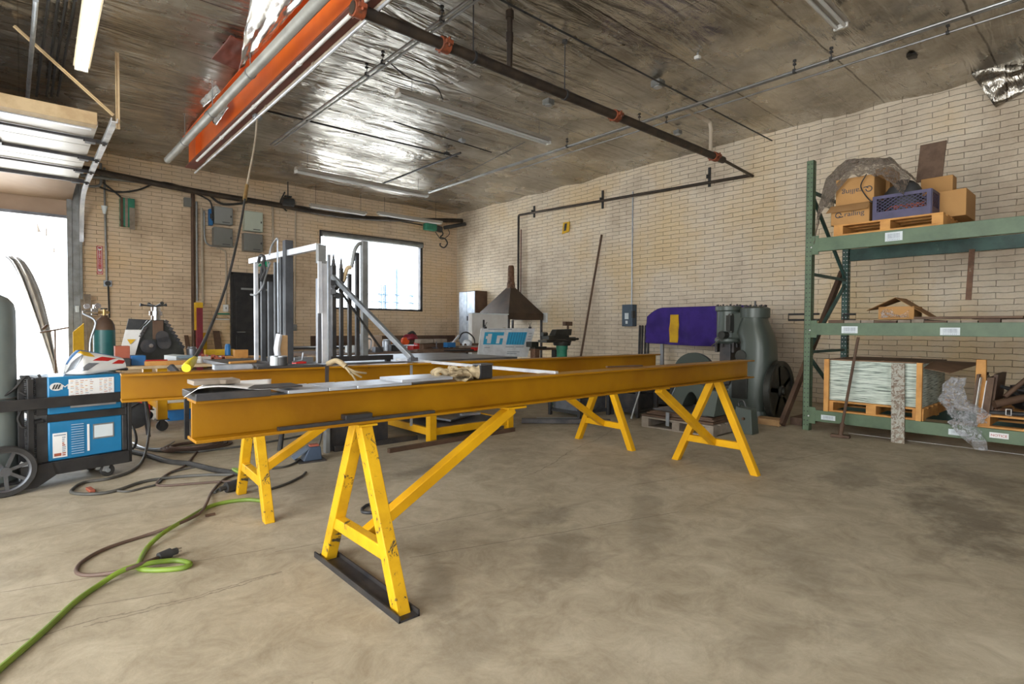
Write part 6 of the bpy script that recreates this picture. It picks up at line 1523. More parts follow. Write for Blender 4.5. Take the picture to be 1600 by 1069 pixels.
# red and orange saw
Ys = 7.1
t = thing('power_saw', 'red power saw with orange guard on the workbench left of the vise', 'power saw', (onD(640, Ys), Ys, TD))
b = lump(gy(642, 527, Ys), .12, .06, .055, 5, .3); obj('body', b, M['maroon_bright'], t)
q = gy(633, 533, Ys); obj('guard', B().cyl(q-V((0, .03, 0)), q+V((0, .03, 0)), .055, 20), mat('orange_guard', (.75, .10, .02), .4), t)
a, c = gy(641, 540, Ys), gy(652, 548, Ys); obj('base', B().mm((a.x, Ys-.08, TD), (c.x+.02, Ys+.08, a.z)), M['red'], t, bevel=.006)
obj('handle', B().tube(spline([gy(638, 522, Ys), gy(645, 519, Ys), gy(650, 525, Ys)], 5), .018, 8), M['tool_black'], t)
boxat('pink_carton', 584, 597, 7.2, TD, 525, .2, M['tan'], 'tall pinkish cardboard carton behind the diagonal brace', 'box')
boxat('card_flap', 598, 613, 7.4, TD, 531, .2, M['card'], 'small brown carton right of the pinkish one', 'box')
Yj = 6.9; xj = onD(567, Yj)
t = thing('jug', 'pale metal jug standing behind the railing pickets', 'jug', (xj, Yj, TD))
zj = gy(567, 522, Yj).z
obj('body', B().lathe([(.07, TD), (.075, TD+.05), (.07, zj-.08), (.04, zj-.03), (.045, zj)], (xj, Yj, 0), 20), M['galv'], t)
obj('handle', B().tube(spline([(xj+.06, Yj, zj-.06), (xj+.12, Yj, zj-.08), (xj+.11, Yj, zj-.2), (xj+.07, Yj, zj-.22)], 5), .01, 8), M['galv'], t)
tag(obj('table_extension', B().mm((2.6, 6.4, TD-.04), (3.98, 7.6, TD)).mm((2.7, 6.5, 0), (2.76, 6.56, TD-.04)).mm((2.7, 7.44, 0), (2.76, 7.5, TD-.04)).mm((3.85, 6.5, 0), (3.91, 6.56, TD-.04)).mm((3.85, 7.44, 0), (3.91, 7.5, TD-.04)), M['wood_dark']), 'dark side table joining the workbench behind the railing', 'table')
# planks on bench front
for i, (x0, x1, z_, Y) in enumerate(((622, 790, .0, 6.52), (690, 800, .035, 6.54), (700, 795, .07, 6.56))):
    A_ = gy(x0, 560, Y).x; C_ = gy(x1, 560, Y).x
    tag(obj('plank', B().mm((A_+.3, Y, TD+z_), (C_, Y+.12, TD+z_+.03)), M[('wood_dark', 'wood_grey', 'rust_brown')[i]], bevel=.002), ('long dark plank along front of the workbench, bottom one', 'grey plank on the workbench front, middle one', 'brown plank on the workbench front, topmost')[i], 'plank')
# posters
Yp = 6.35
t = thing('poster_board', 'white poster board with two blue pictures propped before the workbench', 'poster', (gy(790, 555, Yp).x, Yp, TD))
q = [gy(746, 557, Yp), gy(824, 558, Yp), gy(836, 513, Yp+.1), gy(752, 513, Yp+.1)]
obj('board', B().prism(q, (0, .012, 0)), M['board'], t)
def onb(u, v, d=.004): return q[0].lerp(q[1], u).lerp(q[3].lerp(q[2], u), v)-V((0, d, 0))
for (u0, u1) in ((.07, .42), (.50, .86)):
    b = B().prism([onb(u0, .42), onb(u1, .42), onb(u1, .86), onb(u0, .86)], (0, .003, 0)); obj('blue_picture', b, M['cyan'], t)
b = B().prism([onb(.13, .46, .008), onb(.20, .46, .008), onb(.20, .80, .008), onb(.13, .80, .008)], (0, .003, 0)).prism([onb(.10, .62, .008), onb(.17, .62, .008), onb(.17, .72, .008), onb(.10, .72, .008)], (0, .003, 0)).prism([onb(.30, .46, .008), onb(.36, .46, .008), onb(.36, .72, .008), onb(.30, .72, .008)], (0, .003, 0)).prism([onb(.3, .64, .008), onb(.42, .64, .008), onb(.42, .74, .008), onb(.3, .74, .008)], (0, .003, 0))
obj('white_shapes', b, M['board'], t)
b = B()
for k in range(7): b.prism([onb(.52+k*.05, .43, .008), onb(.525+k*.05, .43, .008), onb(.525+k*.05, .85, .008), onb(.52+k*.05, .85, .008)], (0, .003, 0))
obj('picture_lines', b, M['blue_tool'], t)
b = B()
for k, (u0, u1, v) in enumerate(((.50, .66, .33), (.70, .86, .33), (.55, .8, .16), (.55, .75, .10), (.12, .55, .95), (.1, .2, .3), (.9, .96, .8), (.9, .96, .7), (.9, .97, .6), (.9, .95, .5))): b.prism([onb(u0, v, .008), onb(u1, v, .008), onb(u1, v+.025, .008), onb(u0, v+.025, .008)], (0, .003, 0))
obj('caption_lines', b, M['print'], t)
for i, px_ in enumerate((758, 828)):
    p = gy(px_, 512, Yp+.08); tag(obj('binder_clip', B().box(p, (.04, .03, .03)).tube([p+V((0, 0, .01)), p+V((.02, 0, .07)), p+V((.04, 0, .075))], .004, 6).tube([p+V((0, 0, .01)), p+V((-.02, 0, .07))], .004, 6), M['tool_black']), ('black clip on the left top edge of poster board', 'black clip on the right top edge of poster board')[i], 'clip')
# white tool and red tray beside the posters
t = thing('goggles', 'white hard goggles with dark band on the workbench left of posters', 'goggles', (onD(728, 6.5), 6.6, TD+.03))
b = lump(gy(730, 537, 6.6), .085, .06, .06, 2, .2); obj('shell', b, M['label'], t)
obj('band', B().tube(spline([gy(*p, 6.58) for p in ((717, 530), (722, 521), (731, 520), (740, 528), (742, 538))], 6), .010, 8), M['tool_black'], t)
tag(obj('angled_bar', B().bar(gy(701, 543, 6.6), gy(717, 524, 6.6), .03, .02), M['steel_bright']), 'short white slanting bar left of the goggles', 'bar')
boxat('blue_box', 699, 712, 6.5, TD+.12, 543, .1, M['blue_tool'], 'small blue box at the foot of white slanting bar', 'box')
boxat('red_tray', 742, 767, 6.40, TD+.0, 543, .1, M['red'], 'bright red box in front of posters', 'box')
boxat('tool_pile', 700, 742, 6.42, TD+.0, 547, .1, M['tool_black'], 'low black tray under the goggles', 'tray')
# long bench with dark backsplash on the back wall
a, c = gy(486, 525, 12.0), gy(716, 528, 12.0)
t = thing('wall_bench', 'long dark steel bench with upright back panel under the window', 'bench', ((a.x+c.x)/2, 12.0, 0))
obj('back_panel', B().mm((a.x, 12.0, .7), (c.x-.1, 12.03, a.z)), M['rust_brown'], t)
obj('benchtop', B().mm((a.x-.9, 11.2, .66), (c.x-.1, 12.05, .70)), M['steel_dark'], t)
for x_ in (a.x-.8, (a.x+c.x)/2, c.x-.2): obj('leg', B().mm((x_-.04, 11.25, 0), (x_+.04, 11.33, .66)), M['steel_dark'], t)
# ================================================================ along the right wall
# chimney hood over the forge
HY = 9.5; hxl = gy(740, 489, HY).x
HW = .58; hc_ = V((8.30, 9.45, 0))
hb = gx(740, 489, 8.0).z; 
zb1 = 1.44; zb0_ = 1.30; ztp_ = 2.16
t = thing('chimney_hood', 'brown pyramid metal hood with stub flue standing over the forge by right wall', 'hood', (hc_.x, hc_.y, zb0_))
hw = .52
obj('pyramid', B().hexa([(hc_.x-hw, hc_.y-hw, zb1), (hc_.x+hw, hc_.y-hw, zb1), (hc_.x+hw, hc_.y+hw, zb1), (hc_.x-hw, hc_.y+hw, zb1)], [(hc_.x-.07, hc_.y-.07, ztp_-.13), (hc_.x+.07, hc_.y-.07, ztp_-.13), (hc_.x+.07, hc_.y+.07, ztp_-.13), (hc_.x-.07, hc_.y+.07, ztp_-.13)]), M['hood'], t, smooth=False)
obj('rim', B().mm((hc_.x-hw, hc_.y-hw, zb0_), (hc_.x+hw, hc_.y-hw+.01, zb1)).mm((hc_.x-hw, hc_.y-hw, zb0_), (hc_.x-hw+.01, hc_.y+hw, zb1)).mm((hc_.x+hw-.01, hc_.y-hw, zb0_), (hc_.x+hw, hc_.y+hw, zb1)), M['hood'], t)
obj('flue', B().lathe([(.10, ztp_-.15), (.09, ztp_-.02), (.078, ztp_), (.072, ztp_+.30), (.06, ztp_+.36), (.05, ztp_+.37)], (hc_.x, hc_.y, 0), 20), M['rust'], t)
for sx, sy in ((-1, -1), (1, -1), (-1, 1), (1, 1)): obj('leg', B().mm((hc_.x+sx*(hw-.03)-.02, hc_.y+sy*(hw-.03)-.02, 0), (hc_.x+sx*(hw-.03)+.02, hc_.y+sy*(hw-.03)+.02, zb0_)), M['steel_dark'], t)
# white forge cabinet under the hood
fx0 = gy(739, 489, 8.75).x; fx1 = gy(795, 489, 8.75).x
t = thing('forge_cabinet', 'white cabinet under the brown hood, its opening rounded on one side', 'cabinet', ((fx0+fx1)/2, 8.85, 0))
zf = gy(760, 489.5, 8.75).z
obj('body', B().mm((fx0, 8.78, 0), (fx1, 8.90, zf)), M['white'], t, bevel=.004)
obj('top_trim', B().mm((fx0-.01, 8.76, zf-.02), (fx1+.01, 8.9, zf)), M['label'], t)
obj('arched_opening', B().cyl((fx1-.10, 8.775, zf-.45), (fx1-.10, 8.782, zf-.45), .16, 24), M['glove'], t)
q = gy(757, 506, 8.75); obj('handle_slot', B().mm((q.x-.02, 8.77, q.z-.08), (q.x+.02, 8.78, q.z+.08)), M['tool_black'], t)
# grey cabinet in the corner
ya, yb_ = gx(718, 460, 8.62).y, gx(743, 460, 8.62).y
zc_ = gx(730, 455, 8.62).z
t = thing('tall_cabinet', 'tall pale grey cabinet standing in the back corner beside the hood', 'cabinet', (8.8, (ya+yb_)/2, 0))
obj('body', B().mm((8.62, yb_, 0), (9.0, ya, zc_)), M['rust_brown'], t, bevel=.004)
ym = (ya+yb_)/2
obj('door', B().mm((8.60, yb_+.01, .05), (8.62, ym-.005, zc_-.02)), M['galv'], t, bevel=.003)
obj('door', B().mm((8.60, ym+.005, .05), (8.62, ya-.01, zc_-.02)), M['galv'], t, bevel=.003)
obj('handle', B().mm((8.58, ym-.05, 1.3), (8.60, ym-.03, 1.42)), M['tool_black'], t)
# small fittings on the right wall
def wx_(name, x0, y0, x1, y1, dep, m, label, cat, bevel=.003):
    a, c = gx(x0, y0, WX-dep), gx(x1, y1, WX-dep)
    t = thing(name, label, cat, (WX, (a.y+c.y)/2, c.z))
    zt__ = (a.z+gx(x1, y0, WX-dep).z)/2; zb__ = (c.z+gx(x0, y1, WX-dep).z)/2
    obj('body', B().mm((WX-dep, c.y, zb__), (WX-.001, a.y, zt__)), m, t, bevel=bevel)
    return t, a.y, c.y, zb__, zt__
t, y0, y1, z0, z1 = wx_('disconnect_box', 972, 476, 988, 510, .14, M['switch_blue'], 'dark grey electrical disconnect box on the right wall under thin conduit', 'electrical box')
obj('label_plate', B().mm((WX-.145, y1+.09, z0+.14), (WX-.14, y0-.07, z0+.26)).mm((WX-.145, y1+.11, z0+.05), (WX-.14, y0-.09, z0+.11)), M['label'], t)
obj('lever', B().mm((WX-.17, y1-.03, z0+.16), (WX-.09, y1-.0, z0+.30)), M['tool_black'], t)
pa, pb = gx(987, 300, WX-.03), gx(987, 476, WX-.03)
obj('conduit', B().cyl((WX-.03, pb.y, z1), (WX-.03, pb.y, pa.z), .012, 8), M['galv'], t)
t, y0, y1, z0, z1 = wx_('blank_plate', 848, 489, 855, 504, .02, M['white'], 'small white blank plate on the right wall left of leaning pole', 'plate')
# yellow and black hazard sign
a, c = gx(878, 346, WX-.02), gx(890, 366, WX-.02)
t = thing('hazard_sign', 'small yellow and black crooked sign high on the right wall', 'sign', (WX, (a.y+c.y)/2, c.z))
q = [gx(878, 366, WX-.03), gx(889, 362, WX-.03), gx(890, 346, WX-.03), gx(880, 348, WX-.03)]
obj('plate', B().prism(q, (.012, 0, 0)), M['gold'], t)
mid = [q[0].lerp(q[1], .25)+V((-.004, 0, .05)), q[0].lerp(q[1], .6)+V((-.004, 0, .05)), q[3].lerp(q[2], .6)+V((-.004, 0, -.03)), q[3].lerp(q[2], .25)+V((-.004, 0, -.03))]
obj('black_band', B().prism(mid, (.003, 0, 0)), M['tool_black'], t)
# leaning pole
a = gx(940, 367, WX-.03); c = gx(909, 548, WX-.45); dd = (c-a); k = (a.z)/(a.z-c.z); ft = a+dd*k; 
tag(obj('leaning_pole', B().cyl(V((ft.x, ft.y, 0)), a, .022, 10), M['rust_brown']), 'tall thin dark pole leaning against the right wall above the beams', 'pole')
# leaning pipes by the purple cloth
for i, (px_, lb) in enumerate(((1000, 'dark pipe leaning by the purple cloth, leftmost of three'), (1004, 'dark pipe leaning by the purple cloth, middle of three'), (1009, 'dark pipe leaning by the purple cloth, rightmost of three'))):
    a = gx(px_, 509, 8.7); c = gx(px_-3, 600, 8.3); c.z = 0
    tag(obj('leaning_pipe', B().cyl(c, a, .022, 10), M['steel_dark']), lb, 'pipe')
# cloth over an arched frame
FX = 8.45
ya, yb_ = gx(1013, 500, FX).y, gx(1197, 500, FX).y
def arch(s_):                                # s 0..1 from left end to right
    px_ = 1014+183*s_; e = min(s_, 1-s_)
    top = 480+ (22 if e < .001 else 22*max(0, 1-e/.16)**1.8)
    return gx(px_, top, FX)
t = thing('display_arch', 'arched metal stand on two legs carrying the purple cloth', 'frame', (FX, (ya+yb_)/2, 0))
ar = [arch(k/20) for k in range(21)]
za_ = max(p.z for p in ar)
def az(s_): e = min(s_, 1-s_); return za_-.03-.16*max(0, 1-e/.16)**1.8
ap_ = [V((FX, ya+(yb_-ya)*k/20, az(k/20))) for k in range(21)]
obj('arch_tube', B().tube([V((FX, ya, .0))]+ap_+[V((FX, yb_, 0))], .02, 10), M['steel_dark'], t)
obj('rail', B().cyl((FX, ya, .95), (FX, yb_, .95), .015, 8), M['steel_dark'], t)
for k in (.14, .86): obj('post', B().mm((FX-.02, ya+(yb_-ya)*k-.03, 0), (FX+.02, ya+(yb_-ya)*k+.03, az(k))), M['galv_dull'], t)
def cloth(u, v):
    y = ya+(yb_-ya)*(u*1.01-.005); top = az(min(1, max(0, u)))+.025; bot = .86-.03*math.sin(u*3)
    z = top+(bot-top)*v
    x = FX-.03-.035*v*math.sin(u*31+math.sin(v*3))*.7-.02*noise.noise(V((u*8, v*4, 0)))*3*v-.03*v
    return (x, y, z)
t = thing('purple_cloth', 'purple cloth with a yellow stripe draped over arched frame behind the green machine', 'cloth', (FX-.05, (ya+yb_)/2, .85))
obj('drape', B().grid(cloth, 90, 24), M['purple'], t, solid=.004)
def stripe(u, v):
    u2 = .232+u*.075; p = cloth(u2, .20+v*.74); return (p[0]-.010, p[1], p[2])
obj('yellow_stripe', B().grid(stripe, 8, 18), M['gold'], t, solid=.003)
# grey disc and castings on the pallet behind the front trestle
p = gx(1085, 590, 7.5)
t = thing('grey_disc', 'large dark grey round disc leaning behind the far end of front beam', 'disc', (7.5, p.y, 0))
rD = .36; pz_ = gx(1085, 551, 7.5).z-rD
obj('disc', B().lathe([(rD, -.03), (rD, .03)], (7.5, p.y, pz_), 48, Matrix.Rotation(PI/2, 4, 'Y')), M['ham'], t, bevel=.006)
obj('hub', B().lathe([(.07, -.06), (.07, .05)], (7.5, p.y, pz_), 24, Matrix.Rotation(PI/2, 4, 'Y')), M['steel_dark'], t)
obj('stand', B().mm((7.4, p.y-.2, 0), (7.6, p.y+.2, pz_-rD+.06)), M['steel_dark'], t)
# floor pallet with plates
PL = pallet(5.25, 6.25, 3.72, 2.85, 0, 'weathered wooden pallet on floor left of the green machine, carrying steel plates', 'wood_grey', 'pallet')
rr = random.Random(5); z = .121
for i, lb in enumerate(('lowest rusty plate of the stack on the floor pallet', 'second rusty plate from the bottom on the floor pallet', 'third rusty plate on the floor pallet, slightly skewed', 'topmost grey plate on the floor pallet')):
    th = (.022, .018, .02, .014)[i]
    tag(obj('steel_plate', B().box((5.72+rr.uniform(-.03, .03), 3.28+rr.uniform(-.02, .06), z+th/2), (.9-.08*i, .86-.06*i, th), rr.uniform(-.05, .05)), M[('rust_brown', 'wood_dark', 'rust_brown', 'steel_mill')[i]], bevel=.003), lb, 'plate'); z += th+.001
# arch casting standing on them
a_ = gx(1048, 636, 5.75); c_ = gx(1118, 636, 5.75)
t = thing('arched_casting', 'grey green arched machine casting standing on the pallet plates', 'casting', (5.85, (a_.y+c_.y)/2, z))
zt__ = z+.30; pts = []
y0, y1 = a_.y, c_.y; w_ = y0-y1
out = [(y0, z), (y0-.02, z+.10), (y0-w_*.15, zt__-.06), (y0-w_*.35, zt__), (y0-w_*.7, zt__-.01), (y1+.03, zt__-.05), (y1, z+.12), (y1, z), (y1+w_*.28, z)]
inn = [(y1+w_*.28+w_*.22*(1-math.cos(a)), z+.19*math.sin(a)) for a in [PI*k/10 for k in range(1, 10)]]
inn = [(y1+w_*.28+w_*.44*k/10, z+.19*math.sin(PI*k/10)) for k in range(1, 10)]
obj('arch_body', B().prism([(5.72, y, zz_) for y, zz_ in out+inn+[(y0-w_*.28, z)]], (.26, 0, 0)), M['ham'], t, bevel=.006)
obj('bright_edge', B().tube([(5.715, y, zz_) for y, zz_ in out[1:5]], .006, 6), M['galv'], t)
tag(obj('steel_wedge', B().hexa([(5.35, y1-.06, z), (5.6, y1-.06, z), (5.6, y1-.20, z), (5.35, y1-.20, z)], [(5.4, y1-.10, z+.26), (5.6, y1-.10, z+.26), (5.6, y1-.22, z+.26), (5.4, y1-.22, z+.26)]), M['ham']), 'slanted grey plate behind the right front trestle on the floor pallet', 'plate')
tag(obj('tie_strap', B().mm((5.24, 3.36, .05), (5.25, 3.40, z)), M['galv']), 'bright strap holding the plates on floor pallet', 'strap')
# grey foot box
a = gz(1147, 674); c = gz(1172, 679)
t = thing('switch_pedestal', 'small grey green box standing on floor beside the green machine', 'box', (5.78, 2.80, 0))
obj('body', B().hexa([(5.70, 2.66, 0), (5.86, 2.66, 0), (5.86, 2.88, 0), (5.70, 2.88, 0)], [(5.73, 2.69, .26), (5.86, 2.69, .26), (5.86, 2.86, .28), (5.73, 2.86, .28)]), M['ham'], t, bevel=.006)
obj('lifting_ring', B().tube(spline([(5.78, 2.84, .27), (5.78, 2.85, .32), (5.78, 2.80, .34), (5.78, 2.77, .28)], 5), .008, 8), M['steel_dark'], t)
obj('knob', B().cyl((5.715, 2.76, .16), (5.69, 2.76, .16), .014, 10).cyl((5.715, 2.8, .08), (5.69, 2.8, .08), .014, 10), M['rust_brown'], t)
# ---------------------------------------------------------------- power hammer
HX = 6.98
def hy(px_, X=6.8): return gx(px_, 600, X).y
def hz(px_, py_, X=6.8): return gx(px_, py_, X).z
t = thing('power_hammer', 'big grey green power hammer with two flanged cylinders and a flywheel', 'power hammer', (HX, hy(1150), 0))
def loft(secs, n=36, pw=3.0):
    """secs: (z, cy, hy, hx)"""
    b = B(); rings = []
    for z, cy, hyy, hxx in secs:
        ring = []
        for k in range(n):
            a = 2*PI*k/n; ca, sa = math.cos(a), math.sin(a)
            ring.append(b.b.verts.new((HX+math.copysign(abs(ca)**(2/pw), ca)*hxx, cy+math.copysign(abs(sa)**(2/pw), sa)*hyy, z)))
        rings.append(ring)
    for i in range(len(rings)-1):
        for k in range(n): b.b.faces.new((rings[i][k], rings[i][(k+1) % n], rings[i+1][(k+1) % n], rings[i+1][k]))
    b.b.faces.new(rings[0][::-1]); b.b.faces.new(rings[-1]); return b
yl, yr = hy(1112), hy(1196)           # left/right of the body
cyR = (hy(1150)+hy(1186))/2; rR = (hy(1150)-hy(1186))/2
ztop_ = hz(1168, 480); 
z = lambda py_: hz(1160, py_)
yL = hy(1152); yRt = hy(1199)
mB = (yL+yRt)/2; hB_ = (yL-yRt)/2
obj('column', loft([(0, (yl+yRt)/2, (yl-yRt)/2+.02, .30), (.10, (yl+yRt)/2, (yl-yRt)/2+.0, .29), (z(640), (yl+yRt)/2, (yl-yRt)/2-.02, .25), (z(600), mB+.06, hB_+.06, .24), (z(560), mB, hB_, .23), (z(535), mB+.005, hB_-.01, .22), (z(520), cyR-.01, rR+.05, .20), (z(508), cyR, rR+.015, .18), (z(500), cyR, rR-.01, .165), (z(490), cyR, rR-.015, .16)], 40, 3.2), M['ham'], t)
obj('cylinder_flange', B().lathe([(rR-.015, z(498)), (rR+.03, z(496)), (rR+.03, z(482)), (rR-.0, z(480)), (rR-.02, z(479))], (HX, cyR, 0), 32), M['ham'], t)
b = B()
for k in range(12):
    a = k/12*2*PI; q = V((HX+math.cos(a)*(rR-.02), cyR+math.sin(a)*(rR-.02), z(479))); obj('flange_bolt', B().cyl(q, q+V((0, 0, .022)), .013, 6), M['steel_dark'], t)
obj('oiler', B().cyl((HX, cyR, z(479)), (HX, cyR, z(470)), .012, 8), M['steel_dark'], t)
cyL = (hy(1110)+hy(1145))/2; rL = (hy(1110)-hy(1145))/2
obj('ram_cylinder', B().lathe([(rL-.02, z(538)), (rL+.015, z(534)), (rL+.012, z(530)), (rL-.01, z(528)), (rL-.008, z(486)), (rL+.012, z(484)), (rL+.012, z(478)), (rL-.02, z(477))], (HX-.02, cyL, 0), 32), M['ham'], t)
b = B()
for k in range(10):
    a = k/10*2*PI; q = V((HX-.02+math.cos(a)*(rL-.01), cyL+math.sin(a)*(rL-.01), z(477))); obj('flange_bolt', B().cyl(q, q+V((0, 0, .02)), .012, 6), M['steel_dark'], t)
    q = V((HX-.02+math.cos(a)*(rL+.0), cyL+math.sin(a)*(rL+.0), z(538))); obj('flange_bolt', B().cyl(q-V((0, 0, .045)), q, .014, 6), M['steel_dark'], t)
obj('bridge', B().mm((HX-.12, cyR, z(530)), (HX+.12, cyL, z(488))), M['ham'], t, bevel=.02)
obj('ram', B().mm((HX-.10, cyL-.075, z(580)), (HX+.06, cyL+.075, z(538))), M['steel_dark'], t, bevel=.006)
obj('guide', B().mm((HX-.12, cyL-.13, z(552)), (HX+.10, cyL-.10, z(536))).mm((HX-.12, cyL+.10, z(552)), (HX+.10, cyL+.13, z(536))), M['steel_dark'], t)
obj('anvil', B().mm((HX-.14, cyL-.12, .0), (HX+.14, cyL+.13, z(605))).mm((HX-.09, cyL-.06, z(605)), (HX+.08, cyL+.06, z(590))), M['steel_dark'], t, bevel=.008)
obj('lever_arm', B().cyl(gx(1112, 541, HX-.28), gx(1130, 526, HX-.28), .009, 8), M['chrome'], t)
b = B().cyl((HX-.18, hy(1133), z(524)), (HX-.3, hy(1133), z(524)), .05, 16).box((HX-.18, hy(1139), z(505)), (.10, .06, .2)).cyl((HX-.15, hy(1139), z(490)), (HX-.15, hy(1139), z(520)), .03, 12)
obj('valve_gear', b, M['ham_dark'], t, bevel=.004)
obj('cover_plate', B().mm((HX-.265, hy(1172), z(622)), (HX-.235, hy(1148), z(590))), M['ham_dark'], t, bevel=.004)
obj('round_port', B().cyl((HX-.2, hy(1160), z(556)), (HX-.245, hy(1160), z(556)), .07, 24), M['ham_dark'], t)
# flywheel: axis along Y
fy = hy(1213, 7.0); fz = gx(1210, 611, 6.98).z; fr2 = .375
Mx = Matrix.Rotation(PI/2, 4, 'X'); o = V((HX+.03, fy-.03, fz))
fwl = obj('flywheel', B().lathe([(fr2-.06, -.035), (fr2-.01, -.04), (fr2, -.03), (fr2, .03), (fr2-.01, .04), (fr2-.06, .035), (fr2-.06, -.035)], o, 56, Mx), M['ham_dark'], t)
b = B().lathe([(.07, -.05), (.07, .05)], o, 24, Mx).lathe([(fr2-.065, .0), (fr2-.065, .02)], o, 48, Mx)
for k in range(5):
    a = k/5*2*PI+.5; b.bar(o+V((math.cos(a)*.05, 0, math.sin(a)*.05)), o+V((math.cos(a)*(fr2-.05), 0, math.sin(a)*(fr2-.05))), .06, .04, (0, 1, 0))
obj('spokes', b, M['ham_dark'], fwl, bevel=.004)
obj('axle', B().cyl(o+V((0, -.08, 0)), o+V((0, .25, 0)), .045, 16), M['ham_dark'], t)
a = gz(1195, 660); 
tag(obj('timber_block', B().mm((6.45, 2.70, 0), (6.65, 3.0, .07)), M['wood'], bevel=.004), 'short wooden block on floor between the green machine and rack', 'block')
tag(obj('timber_block', B().mm((6.70, 2.55, 0), (7.3, 2.68, .09)), M['wood_dark'], bevel=.004), 'dark timber under the flywheel edge beside the rack', 'block')
# dark scrap and frames behind the rear trestle
for i, (x, y, sx, sy, sz, mm, lb, cat) in enumerate(((5.35, 4.75, .55, .5, .30, 'tool_black', 'dark metal crate on the floor behind rear trestle', 'crate'), (5.9, 4.3, .4, .4, .35, 'steel_dark', 'dark steel box between rear trestle and the round disc', 'box'), (7.35, 5.5, .8, .6, .42, 'rust_brown', 'brown steel box further back behind rear trestle', 'box'), (6.95, 4.5, .5, .5, .30, 'tool_black', 'low black box before the purple cloth', 'box'))):
    t = thing('scrap_crate', lb, cat, (x, y, 0))
    b = B()
    for dx in (-1, 1):
        for dy in (-1, 1): b.mm((dx*sx/2-.02, dy*sy/2-.02, 0), (dx*sx/2+.02, dy*sy/2+.02, sz))
    b.mm((-sx/2, -sy/2, sz-.04), (sx/2, sy/2, sz)); b.mm((-sx/2, -sy/2, .05), (sx/2, sy/2, .09))
    obj('frame', b, M[mm], t, local=True, bevel=.003)
    obj('side_panel', B().mm((-sx/2+.02, -sy/2+.03, .09), (sx/2-.02, sy/2-.03, sz-.06)), M['steel_mill' if i == 0 else 'steel_dark'], t, local=True)
rr = random.Random(12)
sl = ['white tin on dark scrap behind rear trestle', 'pale block on dark scrap behind rear trestle', 'thin bright rod over the scrap behind rear trestle', 'long dark angle iron on floor behind rear trestle', 'grey plate lying flat by the rear trestle', 'bent dark bar rising from scrap near the pallet']
tag(obj('tin', B().lathe([(.05, .0), (.05, .09), (.03, .12)], (5.2, 4.62, .301), 16), M['label']), sl[0], 'tin')
tag(obj('block', B().box((5.62, 4.62, .34), (.2, .12, .075), .3), M['galv_dull'], bevel=.004), sl[1], 'block')
a, c = gz(880, 634), gz(1010, 640)
tag(obj('angle_iron', B().bar((4.35, 4.75, .03), (5.1, 4.05, .03), .06, .05), M['steel_dark']), sl[3], 'bar')
tag(obj('bright_plate', B().box((4.75, 4.55, .035), (.5, .12, .012), rad(-40)), M['galv']), sl[4], 'plate')
tag(obj('bent_bar', B().tube([(5.5, 4.05, .02), (5.6, 4.0, .35), (5.75, 3.95, .55)], .012, 8), M['galv_dull']), sl[5], 'bar')
# dark angle piece behind machine: clutter on far floor under table
for i, (px_, py_, sx, sy, sz, mm, lb) in enumerate(((300, 655, .5, .4, .12, 'blue_tool', 'low blue case on floor under the left work table'), (215, 660, .25, .2, .28, 'red', 'small red reel on floor beside the welder cart'), (330, 648, .3, .3, .1, 'galv', 'grey flat box on floor far under left work table'))):
    p = gz(px_, py_); tag(obj('floor_box', B().box((p.x, p.y+sy/2, sz/2), (sx, sy, sz)), M[mm], bevel=.006), lb, 'box')
p = gz(212, 690)
t = thing('hose_reel', 'dark cluttered reel with grey handle behind the right end of the welder cart', 'reel', (p.x+.02, p.y+.25, 0))
q = V((p.x+.02, p.y+.25, .22))
obj('drum', B().lathe([(.11, -.05), (.13, -.04), (.09, -.03), (.09, .03), (.13, .04), (.11, .05)], q, 24, Matrix.Rotation(PI/2, 4, 'X')), M['tool_black'], t)
obj('frame', B().tube([(q.x-.1, q.y-.06, 0), (q.x-.05, q.y-.06, .3), (q.x+.08, q.y-.06, .38), (q.x+.12, q.y-.06, 0)], .012, 8).tube([(q.x-.1, q.y+.06, 0), (q.x-.05, q.y+.06, .3), (q.x+.08, q.y+.06, .38), (q.x+.12, q.y+.06, 0)], .012, 8), M['steel_dark'], t)
# black strut under left table and standing steel leg behind the front beam
a, c = gz(292, 686), gy(290, 622, gz(292, 686).y)
tag(obj('stand_leg', B().mm((a.x-.02, a.y-.02, 0), (a.x+.02, a.y+.02, .55)).bar((a.x, a.y, .55), (a.x-.12, a.y+.1, .72), .05, .05), M['steel_dark'], bevel=.003), 'dark bent steel support on floor behind left end of the front beam', 'support')
a = gz(437, 708)
tag(obj('hose_wand', B().cyl((a.x, a.y, .02), (a.x+.07, a.y+.05, .42), .022, 10), M['rubber']), 'thick black hose end standing behind the rear trestle brace', 'hose')
# blue foot pedal
p = gz(487, 722)
t = thing('foot_pedal', 'dark blue foot pedal standing on floor between the trestles', 'pedal', (p.x, p.y+.05, 0), rad(-8))
obj('base', B().mm((-.10, -.08, 0), (.12, .09, .012)), M['steel_dark'], t, local=True)
obj('housing', B().hexa([(-.06, -.06, .012), (.09, -.06, .012), (.09, .07, .012), (-.06, .07, .012)], [(-.01, -.05, .12), (.08, -.05, .12), (.08, .06, .12), (-.01, .06, .12)]), mat('pedal_blue', (.05, .075, .12), .5), t, local=True, bevel=.006)
obj('treadle', B().hexa([(-.13, -.05, .03), (-.02, -.05, .10), (-.02, .06, .10), (-.13, .06, .03)], [(-.13, -.05, .04), (-.02, -.05, .11), (-.02, .06, .11), (-.13, .06, .04)]), mat('pedal_plate', (.12, .16, .22), .5), t, local=True, bevel=.002)
obj('red_tab', B().mm((.0, -.03, .121), (.07, .03, .135)), M['red_box'], t, local=True)
